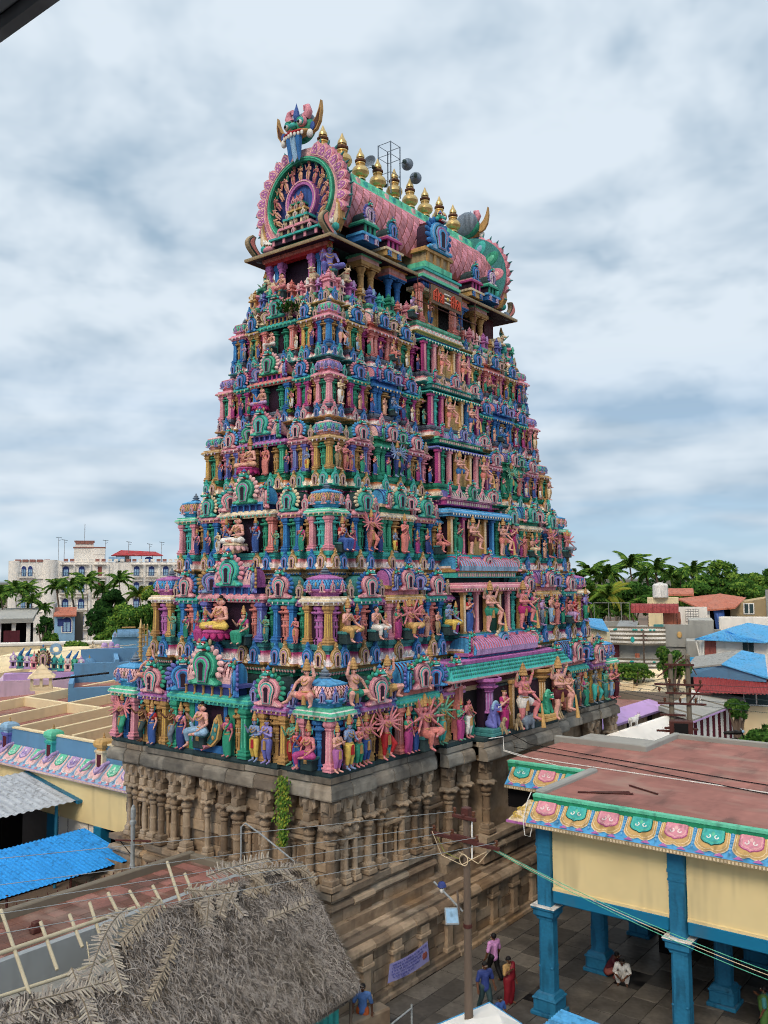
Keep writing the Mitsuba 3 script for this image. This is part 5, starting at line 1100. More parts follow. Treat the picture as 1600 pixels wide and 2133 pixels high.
# ground storey door bay: lion columns, cornice, elephant, monkeys
def lioncol(c1, c2):
    m = MB(); m.add(lathe([(.30, 0), (.30, .08), (.22, .1), (.22, .9), (.30, .95), (.26, 1.0), (.34, 1.06), (.46, 1.14), (.46, 1.2), (.34, 1.22), (.34, 1.3), (.6, 1.42), (.6, 1.55), (.5, 1.56)], 12), c1)
    for k in range(12): t = k*math.pi/6; m.add(tube([(.235*math.cos(t), .235*math.sin(t), .12), (.235*math.cos(t), .235*math.sin(t), .88)], .022, 4), PALE[c1])
    return m
def sitlion(c):
    m = MB()
    B = [((0, .05, .2), (0, .0, .45), .24, .20), ((0, 0, .5), (0, -.10, .72), .20, .20), ((0, -.10, .74), (0, -.26, .70), .18, .12), ((-.14, -.10, .45), (-.16, -.22, .06), .09, .07), ((.14, -.10, .45), (.16, -.22, .06), .09, .07), ((-.22, .08, .16), (-.26, -.18, .08), .15, .08), ((.22, .08, .16), (.26, -.18, .08), .15, .08), ((.2, .25, .1), (.30, .1, .3), .05, .04)]
    m.add(body_of(B, n=10), c, smooth=60)
    for k in range(9): t = math.pi*(k/8); m.add(ball((.20*math.cos(t), -.12, .74+.20*math.sin(t)), (.075, .06, .075), 1), PALE[c])
    for s in (-1, 1): m.add(ball((s*.08, -.33, .78), (.045, .03, .045), 1), 'white'); m.add(ball((s*.08, -.355, .78), (.02, .015, .02), 0), 'dark'); m.add(ball((s*.1, -.28, .86), (.07, .05, .03), 0), c)
    m.add(box(-.10, .10, -.37, -.25, .60, .64), 'red'); m.add(ball((0, -.38, .70), (.05, .04, .04), 0), PALE[c])
    for x in (-.06, -.02, .02, .06): m.add(box(x-.014, x+.014, -.385, -.34, .625, .655), 'white')
    return m
Z0 = ZL[0]
for u, c1, lc, bc in ((-2.55, 'purple', 'violet', 'teal'), (2.55, 'gold', 'green', 'ochre')):
    tw(TW+'__porch_column', lioncol(c1, c1), M=tr(u, -BL[0]-.30, Z0+.95)@sc(1.15, 1.15, 1.0))
    tw(TW+'__lion_statue', sitlion(lc), M=tr(u, -BL[0]-.62, Z0+.30)@sc(1.15, 1.1, 1.2), label=('blue' if lc == 'violet' else 'green')+' seated lion at the foot of a porch column')
    tw(TW+'__plinth', MB().add(bevbox(-.75, .75, -.75, .5, 0, .14, .02), bc).add(bevbox(-.68, .68, -.70, .5, .14, .32, .03), bc), M=tr(u, -BL[0]-.30, Z0))
m = MB()                                                          # the wide cornice of the porch with its chequered slope
w = 5.55
def ring(o, z): return np.array([[-w-o, -o, z], [w+o, -o, z], [w+o, 1.5, z], [-w-o, 1.5, z]])
for (o0, q0, c0), (o1, q1, c1) in zip([(-.4, -.55, 'khaki'), (-.35, -.55, 'khaki'), (-.35, -.32, 'khaki'), (-.25, -.32, 'magenta'), (-.25, -.10, 'maroon'), (.05, -.06, 'palepink'), (.18, .0, 'palepink'), (.20, .08, 'palepink'), (.12, .12, 'turq')][:-1], [(-.4, -.55, 'khaki'), (-.35, -.55, 'khaki'), (-.35, -.32, 'khaki'), (-.25, -.32, 'magenta'), (-.25, -.10, 'maroon'), (.05, -.06, 'palepink'), (.18, .0, 'palepink'), (.20, .08, 'palepink'), (.12, .12, 'turq')][1:]): m.add(quads([ring(o0, q0), ring(o1, q1)]), c1)
m.add(quads([ring(.12, .12), ring(-.22, .62), ring(-.24, .68)]), 'turq'); m.add(quads([ring(-.20, .64), ring(-.18, .78), ring(-.6, .80), ring(-.7, .80)]), 'purple')
tw(TW+'__porch_cornice', m, M=tr(0, -6.98, Z0+2.55))
ck = MB()
for r_ in range(3):
    for k in range(64):
        x = -w+.1+k*(2*w-.2)/63+(.08 if r_ % 2 else 0); t = .12+r_*.30
        y, zz = np.interp(t, [0, 1], [-.12, .22]), np.interp(t, [0, 1], [.12, .62])
        ck.add(ball((x, y-.0, zz+.06), (.07, .02, .065), 0), 'green' if k % 2 else 'teal')
tw(TW+'__cornice_scale_row', ck, M=tr(0, -6.98, Z0+2.55), kind='stuff')
tw(TW+'__porch_wall', MB().add(box(-4.6, 4.6, -.1, .6, 0, 2.3), 'dark').add(box(-4.75, -4.45, -.35, .2, 0, 2.3), 'salmon').add(box(4.45, 4.75, -.35, .2, 0, 2.3), 'salmon'), M=tr(0, -6.5, Z0))
def elephant():
    m = MB(); B = [((0, 0, .42), (0, .5, .42), .28, .30), ((0, -.05, .5), (0, -.32, .62), .22, .20), ((0, -.45, .55), (.05, -.62, .32), .10, .07), ((.05, -.62, .32), (.2, -.72, .45), .06, .04)]+[((sx*.17, y, .3), (sx*.17, y-.02, .05), .10, .09) for sx in (-1, 1) for y in (0, .48)]
    m.add(body_of(B, n=10), 'greyblue', smooth=60)
    for s in (-1, 1): m.add(ball((s*.24, -.22, .62), (.05, .14, .18)), 'greyblue'); m.add(ball((s*.14, -.46, .68), (.02, .02, .02), 0), 'dark')
    return m
def monkey():
    m = MB(); B = [((0, .1, .25), (0, 0, .50), .12, .13), ((0, 0, .5), (0, -.08, .72), .06, .11), ((-.1, 0, .5), (-.16, -.2, .05), .05, .04), ((.1, 0, .5), (.16, -.2, .05), .05, .04), ((-.1, .12, .2), (-.18, -.05, .3), .07, .05), ((.1, .12, .2), (.18, -.05, .3), .07, .05), ((-.18, -.05, .3), (-.16, .02, .03), .05, .04), ((.18, -.05, .3), (.16, .02, .03), .05, .04), ((0, .2, .15), (.1, .5, .05), .03, .02)]
    m.add(body_of(B, n=8), 'khaki', smooth=60); m.add(ball((0, -.18, .70), (.06, .05, .06)), 'skingold'); return m
tw(TW+'__elephant_statue', elephant(), M=tr(-.05, -7.75, Z0)@rot('z', 75)@sc(.85))
for x, r_ in ((-2.35, 20), (-.95, -30), (3.2, 10)): tw(TW+'__monkey_statue', cached('mk', lambda: monkey().ply()), M=tr(x, -7.6, Z0)@rot('z', r_)@sc(.95))
def peacock():
    m = MB(); m.add(body_of([((0, 0, .0), (-.45, 0, -.05), .22, .16), ((-.40, 0, 0), (-.62, -.02, .42), .11, .06), ((-.62, -.02, .42), (-.66, -.05, .5), .075, .07)], n=10), 'paleblue', smooth=60)
    t_ = sg.Polygon([(.1, -.15), (.45, -.25), (.80, .05), (.92, .55), (.78, .95), (.60, .75), (.40, .2)]); m.add(ext(t_, -.12, .05), 'ochre'); m.add(ext(t_.buffer(-.08), .05, .09), 'teal')
    for x, z in ((.6, .1), (.72, .4), (.76, .7)): m.add(ball((x, -.1, z), (.07, .03, .09)), 'gold')
    m.add(hullmesh([(-.2, -.25, -.1), (.4, -.25, -.2), (.4, .1, -.25), (-.1, .1, -.3), (.1, -.2, -.4)]), 'pink'); return m
tw(TW+'__peacock_statue', peacock(), M=at('L', AL[0], BL[0], -.15, .1, Z0+.55)@sc(1.1))
tw(TW+'__alcove', MB().add(box(-1.6, 1.6, .06, .2, 0, 2.2), 'turq').add(box(-1.35, -1.05, -.1, .1, 0, 2.2), 'green').add(box(-1.0, -.8, -.1, .1, 0, 2.2), 'blue').add(box(.75, .95, -.1, .1, 0, 2.2), 'blue').add(box(1.0, 1.4, -.1, .1, 0, 2.2), 'green').add(box(-1.0, 1.0, -.15, .1, 0, .3), 'blue'), M=at('L', AL[0], BL[0], 0, -.25, Z0))
# ---------------------------------------------------------------- ground, courtyard paving
put('ground', MB().add((np.array([[-1500, -1500, -.02], [1500, -1500, -.02], [1500, 1500, -.02], [-1500, 1500, -.02]], float), np.array([[0, 1, 2], [0, 2, 3]]), np.array([[0, 0, 1.]]*4)), 'wood'), 'plaster', kind='structure')
put('courtyard', MB().add(box(-19, 14, -30, -7, -.3, -.012), 'dark'), kind='structure')
r = np.random.default_rng(11)
y = -8.02; row = 0
while y > -23.0:
    h_ = r.uniform(.85, 1.15); x = -16.5-r.uniform(0, .8)
    while x < 6:
        w_ = r.uniform(1.0, 1.75)
        if not (x < -15.2 and y < -10):
            put('courtyard__paving_slab', MB().add(bevbox(x+.012, x+w_-.012, y-h_+.012, y-.012, -.10, r.normal(0, .006), .012), float(r.uniform())), 'slab')
        x += w_
    y -= h_; row += 1

# ---------------------------------------------------------------- curved eaves painted with lotus panels
def eave_curve(s, dep=.95, ht=1.0):                               # s 0 lower edge .. 1 top: (out, z)
    a_ = np.radians(np.interp(s, [0, .15, .55, 1], [0, 0, 0, 0])); s = np.asarray(s, float)
    return dep*(1-s)**1.6+0*a_, ht*(1-(1-s)**1.35)*1.0
def on_curve(mb, poly, col, dep, ht, hgt, n=8):
    """lays a polygon of (u, s) on the eave's curve, hgt above it"""
    for k in range(n):
        q = poly.intersection(sg.box(-1e3, k/n, 1e3, (k+1)/n))
        for g in getattr(q, 'geoms', [q]):
            if g.geom_type != 'Polygon' or g.area < 1e-5: continue
            v, f = trimesh.creation.triangulate_polygon(g, engine='earcut')
            o0, z0_ = eave_curve(k/n, dep, ht); o1, z1_ = eave_curve((k+1)/n, dep, ht)
            t = (v[:, 1]-k/n)*n; nn = np.array([0, -(z1_-z0_), -(o0-o1)]); nn = np.array([0, -(z1_-z0_), (o0-o1)]); nn /= np.linalg.norm(nn)
            P_ = np.stack([v[:, 0], -(o0+(o1-o0)*t), z0_+(z1_-z0_)*t], 1)+nn*hgt
            a_, b_, c_ = P_[f[:, 0]], P_[f[:, 1]], P_[f[:, 2]]
            fl = (np.cross(b_-a_, c_-a_)@nn) < 0; f = np.where(fl[:, None], f[:, ::-1], f)
            mb.add((P_, f, np.repeat(nn[None], len(P_), 0)), col)
def bell(w, s0, s1, notch=.05, wid=1.0):
    t = np.linspace(-1, 1, 17); w = w*wid
    xs, ys = [], []
    for a_ in t:
        xs.append(w*a_); ys.append(s0+(s1-s0)*.20*abs(a_)**4-notch*math.exp(-(a_/.18)**2)*-1)
    P_ = list(zip(xs, ys))+[(w, s0+(s1-s0)*.4), (w*.97, s0+(s1-s0)*.78), (w*.93, s1), (-w*.93, s1), (-w*.97, s0+(s1-s0)*.78), (-w, s0+(s1-s0)*.4)]
    return sg.Polygon(P_).buffer(0)
def eave_panel(med, dep, ht, pitch, ground='ochre', line='cream', gap='sky', foot='purple'):
    m = MB(); h = pitch/2
    on_curve(m, bell(h*.92, .08, 1.0, .05), line, dep, ht, .028); on_curve(m, bell(h*.87, .105, 1.0, .05), ground, dep, ht, .036)
    on_curve(m, bell(h*.80, .15, 1.0, .05).difference(bell(h*.765, .165, 1.0, .05)), line, dep, ht, .042)
    dk = {'pink': 'magenta', 'turq': 'darkgreen', 'green': 'darkgreen', 'lilac': 'violet', 'purple': 'magenta', 'mint': 'green'}.get(med, 'navy')
    for wd, s0, c, hh in ((.64, .32, dk, .05), (.60, .345, med, .058), (.53, .39, PALE.get(med, med), .064), (.50, .41, med, .070)):
        on_curve(m, bell(h*wd, s0, .99, -.05), c, dep, ht, hh)
    for sx in (-1, 1):
        a_ = np.linspace(0, 4.4, 12); rr = .16*np.exp(-.22*a_)*h
        sp = sg.LineString([(sx*(.24*h+rr[i]*math.cos(a_[i]+2)), .56+(rr[i]*math.sin(a_[i]+2))/1.0) for i in range(12)]).buffer(.018, quad_segs=2)
        on_curve(m, sp, 'white' if med != 'lilac' else 'violet', dep, ht, .078)
    on_curve(m, sg.Polygon([(-.05*h, .60), (.05*h, .60), (.10*h, .70), (0, .82), (-.10*h, .70)]), PALE.get(med, 'white'), dep, ht, .078)
    for sx in (-1, 1): on_curve(m, sg.Polygon([(sx*.22*h, .015), (sx*.78*h, .015), (sx*.5*h, .11)]), foot, dep, ht, .05)
    for k in range(7):
        s_ = .16+k*.115; on_curve(m, sg.Point(h, s_).buffer(.052, quad_segs=3), gap, dep, ht, .05, 16); on_curve(m, sg.Point(h+.012, s_+.01).buffer(.026, quad_segs=2), 'paleblue', dep, ht, .056, 16)
    return m
def painted_eave(holder, u0, n, pitch, M, meds, dep=.95, ht=1.0, **kw):
    L0, L1 = u0-pitch/2, u0+(n-.5)*pitch
    m = MB(); on_curve(m, sg.box(L0, 0, L1, 1), kw.get('gap', 'sky'), dep, ht, 0)
    m.add(box(L0, L1, -dep-.02, -dep+.10, -.13, .0), 'khaki' if 'line' not in kw else 'lilac').add(box(L0, L1, -dep+.05, .2, -.10, -.02), 'cream')
    put(holder+'__eave', m, M=M)
    dots = MB()
    for k in range(int((L1-L0)/.11)): dots.add(box(L0+k*.11+.02, L0+k*.11+.08, -dep-.035, -dep-.02, -.11, -.03), 'cream')
    put(holder+'__eave_dentils', dots, M=M, kind='stuff')
    for k in range(n):
        c = meds[k % len(meds)]
        put(holder+'__lotus_panel', cached(('ep', c, dep, ht, pitch, tuple(kw.items())), lambda: eave_panel(c, dep, ht, pitch, **kw).ply()), M=M@tr(u0+k*pitch, 0, 0))
# ---------------------------------------------------------------- the pillared hall on the right
HL = thing('pillared_hall', 'open pillared hall with blue columns, yellow panels and a painted lotus eave', 'hall')
FX = rot('z', -90)                                                 # facades that look -x
HX = -8.7
m = MB().add(box(HX+.1, 5.2, -40, -12.75, 7.0, 7.34), 'wallgrey').add(box(-4.1, 4.1, -12.8, -8.85, 7.0, 7.335), 'wallgrey'); put(HL+'__roof_slab', m, 'plaster')
RO = MB(); RO.add(box(HX-.05, 5.2, -40, -12.65, 7.34, 7.36), 'roofred'); put(HL+'__roof_terrace', RO, 'terrace')
put(HL+'__roof_terrace', MB().add(box(-4.1, 1.0, -12.7, -8.75, 7.335, 7.352), 'roofred'), 'terrace')
put(HL+'__roof_kerb', MB().add(bevbox(1.0, 1.28, -12.7, -8.4, 7.2, 7.62, .04), 'wallgrey').add(bevbox(5.0, 5.3, -40, -12.7, 7.2, 7.58, .04), 'wallgrey').add(bevbox(1.0, 5.3, -12.9, -12.62, 7.2, 7.60, .04), 'wallgrey'), 'plaster')
put(HL+'__roof_kerb', MB().add(bevbox(-8.6, -4.0, -12.85, -12.5, 7.3, 7.5, .05), 'wallgrey'), 'plaster')
for y0_, y1_, xx in ((-40, -12.6, HX-.15), (-12.4, -9.0, -4.3)): put(HL+'__green_fascia', MB().add(box(xx-.10, xx+.12, y0_, y1_, 7.18, 7.40), 'hallgreen').add(box(xx-.13, xx+.12, y0_, y1_, 7.34, 7.43), 'mint').add(box(xx-.05, xx+.3, y0_, y1_, 7.0, 7.2), 'hallgreen'))
painted_eave(HL, 12.62+.55, 13, 1.14, tr(HX-.20, 0, 6.56)@FX, ['pink', 'turq'], dep=.62, ht=.64)
painted_eave(HL, 9.72, 3, 1.14, tr(-4.35, 0, 6.56)@FX, ['turq', 'pink'], dep=.62, ht=.64)
# carved corner of the eave: a cream scroll relief
m = MB(); rr_ = np.random.default_rng(3)
m.add(hullmesh([(-.85, -.82, -.08), (0, -.82, -.08), (-.85, -.70, .02), (0, -.8, .05), (-.2, 0, .9), (0, 0, .9), (0, .1, 0), (-.7, .1, -.05)]), 'cream')
for k in range(26):
    x = -.75*rr_.uniform(.05, .95); s_ = rr_.uniform(.05, .85)*(1+x); o_, z_ = eave_curve(s_, .82, .90)
    a_ = np.linspace(0, 5, 9); q = .085*np.exp(-.2*a_)
    m.add(tube(np.stack([x+q*np.cos(a_), -o_-.02-.0*a_, z_+.05+q*np.sin(a_)], 1), .018, 4), 'yellow')
m.add(box(-.90, 0, -.86, -.70, -.13, -.02), 'purple')
put(HL+'__carved_eave_corner', m, M=tr(HX-.20, 0, 6.56)@FX@tr(12.6, 0, 0)@sc(.85, .76, .71), label='cream scroll carving at the near corner of the painted eave')
def hall_column():
    m = MB(); c = 'hallblue'
    m.add(bevbox(-.50, .50, -.50, .50, 0, .14, .02), c).add(bevbox(-.42, .42, -.42, .42, .14, .52, .02), c).add(bevbox(-.46, .46, -.46, .46, .52, .60, .03), c).add(sqlathe([(.40, .60), (.34, .72), (.28, .76)]), c)
    o = np.array([[-.28, -.18], [-.18, -.28], [.18, -.28], [.28, -.18], [.28, .18], [.18, .28], [-.18, .28], [-.28, .18]])
    def rg(k, z): return np.c_[o*k, np.full(8, z)]
    m.add(quads([rg(1, .74), rg(1, 1.55)]), c).add(quads([rg(.97, 1.55), rg(.95, 3.22), rg(.97, 3.22)]), c)
    for sx, sy in ((-1, -1), (1, -1), (1, 1), (-1, 1)): m.add(ball((sx*.22, sy*.22, 1.58), (.06, .06, .05)), c); m.add(ball((sx*.19, sy*.19, 1.66), (.04, .04, .04)), c)
    m.add(sqlathe([(.28, 3.18), (.30, 3.26), (.38, 3.34), (.38, 3.50), (.44, 3.56), (.44, 3.62)]), c)
    m.add(bevbox(-.46, .46, -.46, .46, 3.62, 3.66, .01), 'wallwhite')
    return m
HC = cached('hc', lambda: hall_column().ply())
CY = [-12.95, -17.62, -22.29]
for y_ in CY:
    put(HL+'__column', HC, M=tr(HX+.03, y_, 0))
    put(HL+'__pier', MB().add(box(-.27, .27, -.25, .25, 3.66, 5.4), 'hallblue').add(box(-.30, .3, -.28, .28, 5.4, 5.46), 'hallblue').add(box(-.28, .3, -.26, .26, 5.46, 5.66), 'hallblue').add(box(-.31, .3, -.29, .29, 5.66, 5.76), 'hallblue').add(box(-.29, .3, -.27, .27, 5.76, 6.56), 'hallblue'), M=tr(HX+.03, y_, 0))
    for x_ in (-4.45, -.2): put(HL+'__column', HC, M=tr(x_, y_, 0))
for (y0_, y1_) in zip(CY[:-1]+[CY[-1]], CY[1:]+[-30]):
    put(HL+'__beam', MB().add(bevbox(HX-.18, HX+.25, y1_+.30, y0_-.30, 3.80, 4.22, .03), 'hallblue'), 'plaster')
    put(HL+'__yellow_panel', MB().add(box(HX-.10, HX+.15, y1_+.29, y0_-.29, 4.30, 6.54), 'hallyellow').add(box(HX-.16, HX+.15, y1_+.29, y0_-.29, 4.20, 4.30), 'hallyellow'), 'plaster')
put(HL+'__end_wall', MB().add(box(HX+.1, -4.4, -12.72, -12.6, 3.7, 6.9), 'hallblue').add(box(-4.6, -4.2, -12.6, -9.1, 5.6, 6.9), 'dark'), 'plaster')
put(HL+'__ceiling', MB().add(box(HX+.2, 5.2, -40, -12.8, 6.3, 6.9), 'wallgrey'), 'plaster')
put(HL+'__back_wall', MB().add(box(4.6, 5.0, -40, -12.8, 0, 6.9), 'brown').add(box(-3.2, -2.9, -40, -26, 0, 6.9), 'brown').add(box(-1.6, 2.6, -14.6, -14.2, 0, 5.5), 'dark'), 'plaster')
for x0_, y0_, x1_, y1_ in ((-7.65, -13.7, -6.77, -15.4), (-5.62, -14.8, -6.28, -16.1), (-7.4, -14.1, -6.6, -15.2)):
    put('rusty_rod', MB().add(tube([(x0_, y0_, 7.40), (x1_, y1_, 7.40)], .035, 5), 'rust'), label=('long rusty rod lying nearest the roof edge', 'short rusty rod lying to the right on the red roof', 'rusty rod beside the longest one on the red roof')[int(x0_ > -7) + 2*int(x0_ == -7.4)], cat='rod', group='rods on the hall roof')
# cables and white pipes across the roof
def cable(pts, r_, col, label, cat='cable', group=None, name='cable'):
    return put(name, MB().add(tube(pts, r_, 5), col), label=label, cat=cat, group=group)
cable([(-3.6, -7.62, 8.06), (-2.6, -7.75, 8.02), (-2.55, -7.75, 7.38), (-3.2, -9.0, 7.38), (-3.6, -17, 7.38), (-4.2, -26, 7.38)], .022, 'white', 'white conduit running down from the tower and across the red roof', 'pipe', name='conduit')
cable([(-2.5, -7.78, 7.40), (-4.1, -11.2, 7.40), (-4.2, -12.2, 7.44), (-4.9, -12.6, 7.2)], .018, 'white', 'thin white wire from the conduit to the green roof edge', 'wire', name='conduit')
cable([(-1.9, -7.6, 8.1), (-1.0, -8.2, 7.5), (-1.2, -11, 7.40), (-2.5, -18, 7.40), (-3.5, -27, 7.40)], .02, 'dark', 'black cable lying across the red roof, nearest the tower', 'cable')
cable([(-1.6, -7.7, 7.40), (-2.2, -12, 7.40), (-4.0, -19, 7.40), (-5.4, -27, 7.40)], .02, 'dark', 'second black cable across the red roof, beside the white conduit', 'cable')
cable([(-8.9, -12.5, 7.46), (-9.2, -12.5, 7.2), (-9.6, -12.55, 6.6), (-9.6, -12.6, 6.15), (-9.5, -12.75, 6.1), (-9.4, -12.8, 6.5)], .018, 'white', 'white wire dangling over the carved eave corner', 'wire', name='conduit')

# ---------------------------------------------------------------- hall on the left, its parapet shrines and beamed roof
LH = thing('temple_hall', 'yellow temple hall with blue parapet, painted eave and beamed red roof behind the tower', 'hall')
put(LH+'__wall', MB().add(box(-10.8, -10.4, 6.9, 34, 2.95, 5.4), 'hallyellow'), 'plaster')
put(LH+'__parapet', MB().add(box(-10.35, -10.15, 6.9, 40, 5.6, 6.82), 'wallblue').add(box(-10.40, -10.10, 6.9, 40, 6.82, 6.90), 'wallcream'), 'plaster')
painted_eave(LH, -33.5, 24, 1.14, tr(-10.35, 0, 5.15)@FX, ['lilac', 'mint'], dep=.85, ht=.80, ground='palepink', line='white', gap='paleblue', foot='pink')
for k, (y_, c, c2) in enumerate(((10.8, 'wallcream', 'ochre'), (15.3, 'turq', 'mint'), (19.7, 'violet', 'paleblue'), (24.2, 'pink', 'palepink'))):
    m = MB().add(sqlathe([(.34, 0), (.34, .9), (.40, .95), (.40, 1.05)]), c).add(box(-.2, .2, -.36, -.2, .1, .85), 'maroon').add(sqlathe([(.30, 1.05), (.30, 1.15), (.40, 1.2), (.46, 1.35), (.42, 1.52), (.26, 1.62), (.1, 1.66)]), c2)
    m.add(lathe([(.08, 1.64), (.10, 1.70), (.04, 1.76), (.06, 1.82), (0, 1.95)], 8), 'gold')
    put(LH+'__parapet_shrine', m, M=tr(-10.3, y_, 5.55)@FX@sc(.85, .85, .97))
    for s in (-1, 1): put(LH+'__elephant_trunk', MB().add(tube([(s*.5, -.05, .55), (s*.55, -.4, .5), (s*.62, -.95, .15)], [.10, .09, .06], 8), 'lilac'), M=tr(-10.3, y_, 5.45)@FX)
SH = np.eye(4); SH[2, 0] = .068; SH[2, 3] = .068*10.25
put(LH+'__roof_terrace', MB().add(box(-10.2, 4.5, 7, 52, 6.2, 6.3), 'roofred'), 'terrace', M=SH)
def beam(x0_, y0_, x1_, y1_, w_=.22, z0_=6.3, z1_=6.92):
    L_ = math.hypot(x1_-x0_, y1_-y0_); put(LH+'__roof_beam', MB().add(bevbox(0, L_, -w_/2, w_/2, z0_, z1_, .02), 'wallcream'), 'plaster', M=SH@tr(x0_, y0_, 0)@rot('z', math.degrees(math.atan2(y1_-y0_, x1_-x0_))))
for y_ in (11.2, 14.0, 16.5, 19.1, 22.9, 27.9, 34, 41): beam(-10.0, y_, 4.3, y_)
beam(-4.6, 19.1, -4.6, 27.9); beam(4.4, 9, 4.4, 52, .25); beam(-1.5, 27.9, -1.5, 52)
for k, (y_, c) in enumerate(((20.5, 'wallcream'), (26, 'wallcream'), (34, 'wallblue'), (42, 'turq'))):
    put(LH+'__roof_shrine', MB().add(lathe([(0, -.45), (.55, -.45), (.62, -.1), (.55, .25), (.35, .48), (0, .55)], 16, rot('y', 90)), c).add(box(-.45, .45, -.7, .7, -.7, -.2), 'wallcream').add(lathe([(.06, .5), (.09, .6), (0, .9)], 6), 'gold'), 'plaster', M=tr(4.4, y_, 8.35)@sc(.95))
put(LH+'__column', MB().add(box(-.3, .3, -.3, .3, 0, 2.95), 'hallblue'), 'plaster', M=tr(-10.6, 14.5, 0)); put(LH+'__column', MB().add(box(-.3, .3, -.3, .3, 0, 2.95), 'hallblue'), 'plaster', M=tr(-10.6, 10.4, 0))
ap = sg.box(-2.1, 1.6, 2.1, 2.95).difference(sg.Point(.3, 1.35).buffer(1.15))
put(LH+'__arch_panel', MB().add(ext(ap, -.05, .05), 'wallwhite').add(box(-1.9, -1.86, -.06, .06, 0, 2.9), 'steel').add(box(-.9, -.86, -.07, -.05, 1.6, 2.9), 'grey').add(box(.9, .94, -.07, -.05, 1.6, 2.9), 'grey'), 'plaster', M=tr(-10.55, 12.45, 0)@FX)
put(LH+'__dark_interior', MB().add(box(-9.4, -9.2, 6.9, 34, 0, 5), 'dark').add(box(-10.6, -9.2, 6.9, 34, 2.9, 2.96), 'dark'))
# ---------------------------------------------------------------- metal sheds on the left
def corrugated(x0_, x1_, y0_, z0_, y1_, z1_, pitch, amp, col):
    """sheet whose ribs run from (y0, z0) down to (y1, z1)"""
    n = int((x1_-x0_)/pitch*4); x = np.linspace(x0_, x1_, n); w_ = amp*np.clip(1.6*np.sin((x-x0_)/pitch*2*np.pi), -1, 1)
    up = np.array([0, -(z1_-z0_), (y1_-y0_)]); up = up/np.linalg.norm(up)*(-1 if up[2] < 0 else 1)
    A_ = np.stack([x, 0*x+y0_, 0*x+z0_], 1)+w_[:, None]*up; B_ = np.stack([x, 0*x+y1_, 0*x+z1_], 1)+w_[:, None]*up
    return MB().add(quads([A_, B_], False), col)
t = thing('blue_sheet_shed', 'bright blue corrugated sheet roof on thin posts between hall and tower', 'shed roof')
put(t+'__roof_sheet', corrugated(-24, -12.4, 9.2, 3.45, 5.4, 2.75, .20, .017, 'sheetblue'))
for x_, y_ in ((-19.6, 5.5), (-18.3, 5.5), (-15.5, 5.5), (-13, 8.9), (-17, 8.9)): put(t+'__post', MB().add(tube([(x_, y_, 0), (x_, y_, 2.8)], .05, 6), 'rust'))
put(t+'__rail', MB().add(tube([(-24, 5.5, 2.68), (-12.4, 5.5, 2.68)], .035, 5), 'dark'))
t = thing('grey_sheet_shed', 'silver ribbed metal roof with a blue gable end by the yellow hall wall', 'shed roof')
put(t+'__roof_sheet', corrugated(-26, -11.1, 16.8, 4.85, 11.9, 4.05, .42, .03, 'sheetgrey'))
put(t+'__gable_flashing', MB().add(hullmesh([(-11.1, 16.9, 4.9), (-11.1, 11.8, 4.08), (-10.75, 11.8, 4.04), (-10.75, 16.9, 4.86), (-11.1, 11.8, 3.9), (-10.75, 11.8, 3.9)]), 'hallblue'))
for x_ in (-12, -16, -20): put(t+'__post', MB().add(tube([(x_, 12.2, 0), (x_, 12.2, 4.05)], .08, 6), 'hallblue'))
put(t+'__dark_wall', MB().add(box(-30, -11.2, 16.6, 16.8, 0, 4.7), 'dark'))
# ---------------------------------------------------------------- flat roofed building behind the thatch
t = thing('flat_roofed_building', 'low building with a red tiled flat roof and grey plaster wall behind the thatch', 'building')
put(t+'__wall', MB().add(box(-32, -14.4, -3.7, -3.45, 0, 4.38), 'steel').add(box(-14.6, -14.4, -5.9, -.8, 0, 4.4), 'wallgrey').add(box(-32, -14.6, -6.2, -3.7, 0, 3.4), 'wallgrey'), 'plaster')
put(t+'__roof', MB().add(box(-32, -14.5, -3.5, -.8, 4.2, 4.37), 'roofdark').add(box(-18.6, -14.5, -6.0, -3.5, 4.2, 4.37), 'roofdark'), 'terrace'); RFB = t+'__roof'
put(t+'__parapet', MB().add(bevbox(-32, -14.35, -.95, -.65, 4.3, 4.66, .03), 'stonegrey').add(bevbox(-14.62, -14.34, -6.1, -.95, 4.3, 4.62, .03), 'stonegrey'), 'plaster')
r = np.random.default_rng(4)
for i_ in range(28):
    for j_ in range(5):
        x_, y_ = -28.4+i_*.5, -3.45+j_*.5
        if x_ > -14.9: continue
        put(RFB+'__tile', MB().add(bevbox(x_+.008, x_+.492, y_+.008, y_+.492, 4.33, 4.385+r.normal(0, .003), .008), ('roofdark', 'roofdark', 'roofred')[r.integers(3)]), 'terrace')
put('brick_pile', MB().add(bevbox(-.2, .12, -.2, 0, 0, .16), 'rust').add(bevbox(-.12, .22, .02, .2, 0, .15), 'rust').add(bevbox(-.1, .15, -.12, .1, .16, .30), 'rust'), 'terrace', M=tr(-21.9, -2.5, 4.39), label='small heap of dark bricks on the red tiled roof', cat='bricks')
# spear-head fence beyond it
t = thing('spear_fence', 'low rusty spear topped fence along the parapet at the tower foot', 'fence')
put(t+'__rail', MB().add(tube([(-30, .9, 3.95), (-14.45, .9, 3.95)], .02, 4), 'rust').add(tube([(-30, .9, 3.7), (-14.45, .9, 3.7)], .02, 4), 'rust'))
for k in range(40):
    put(t+'__spear_bar', cached('spear', lambda: MB().add(tube([(0, 0, 0), (0, 0, .40)], .013, 4), 'rust').add(lathe([(.012, .36), (.045, .42), (0, .54)], 4), 'rust').add(tube([(-.05, 0, .32), (.05, 0, .32)], .012, 4), 'rust').ply()), M=tr(-29.8+k*.385, .9, 3.62))
put(t+'__kerb', MB().add(bevbox(-30, -14.4, .75, 1.05, 0, 3.62, .03), 'wallcream'), 'plaster')
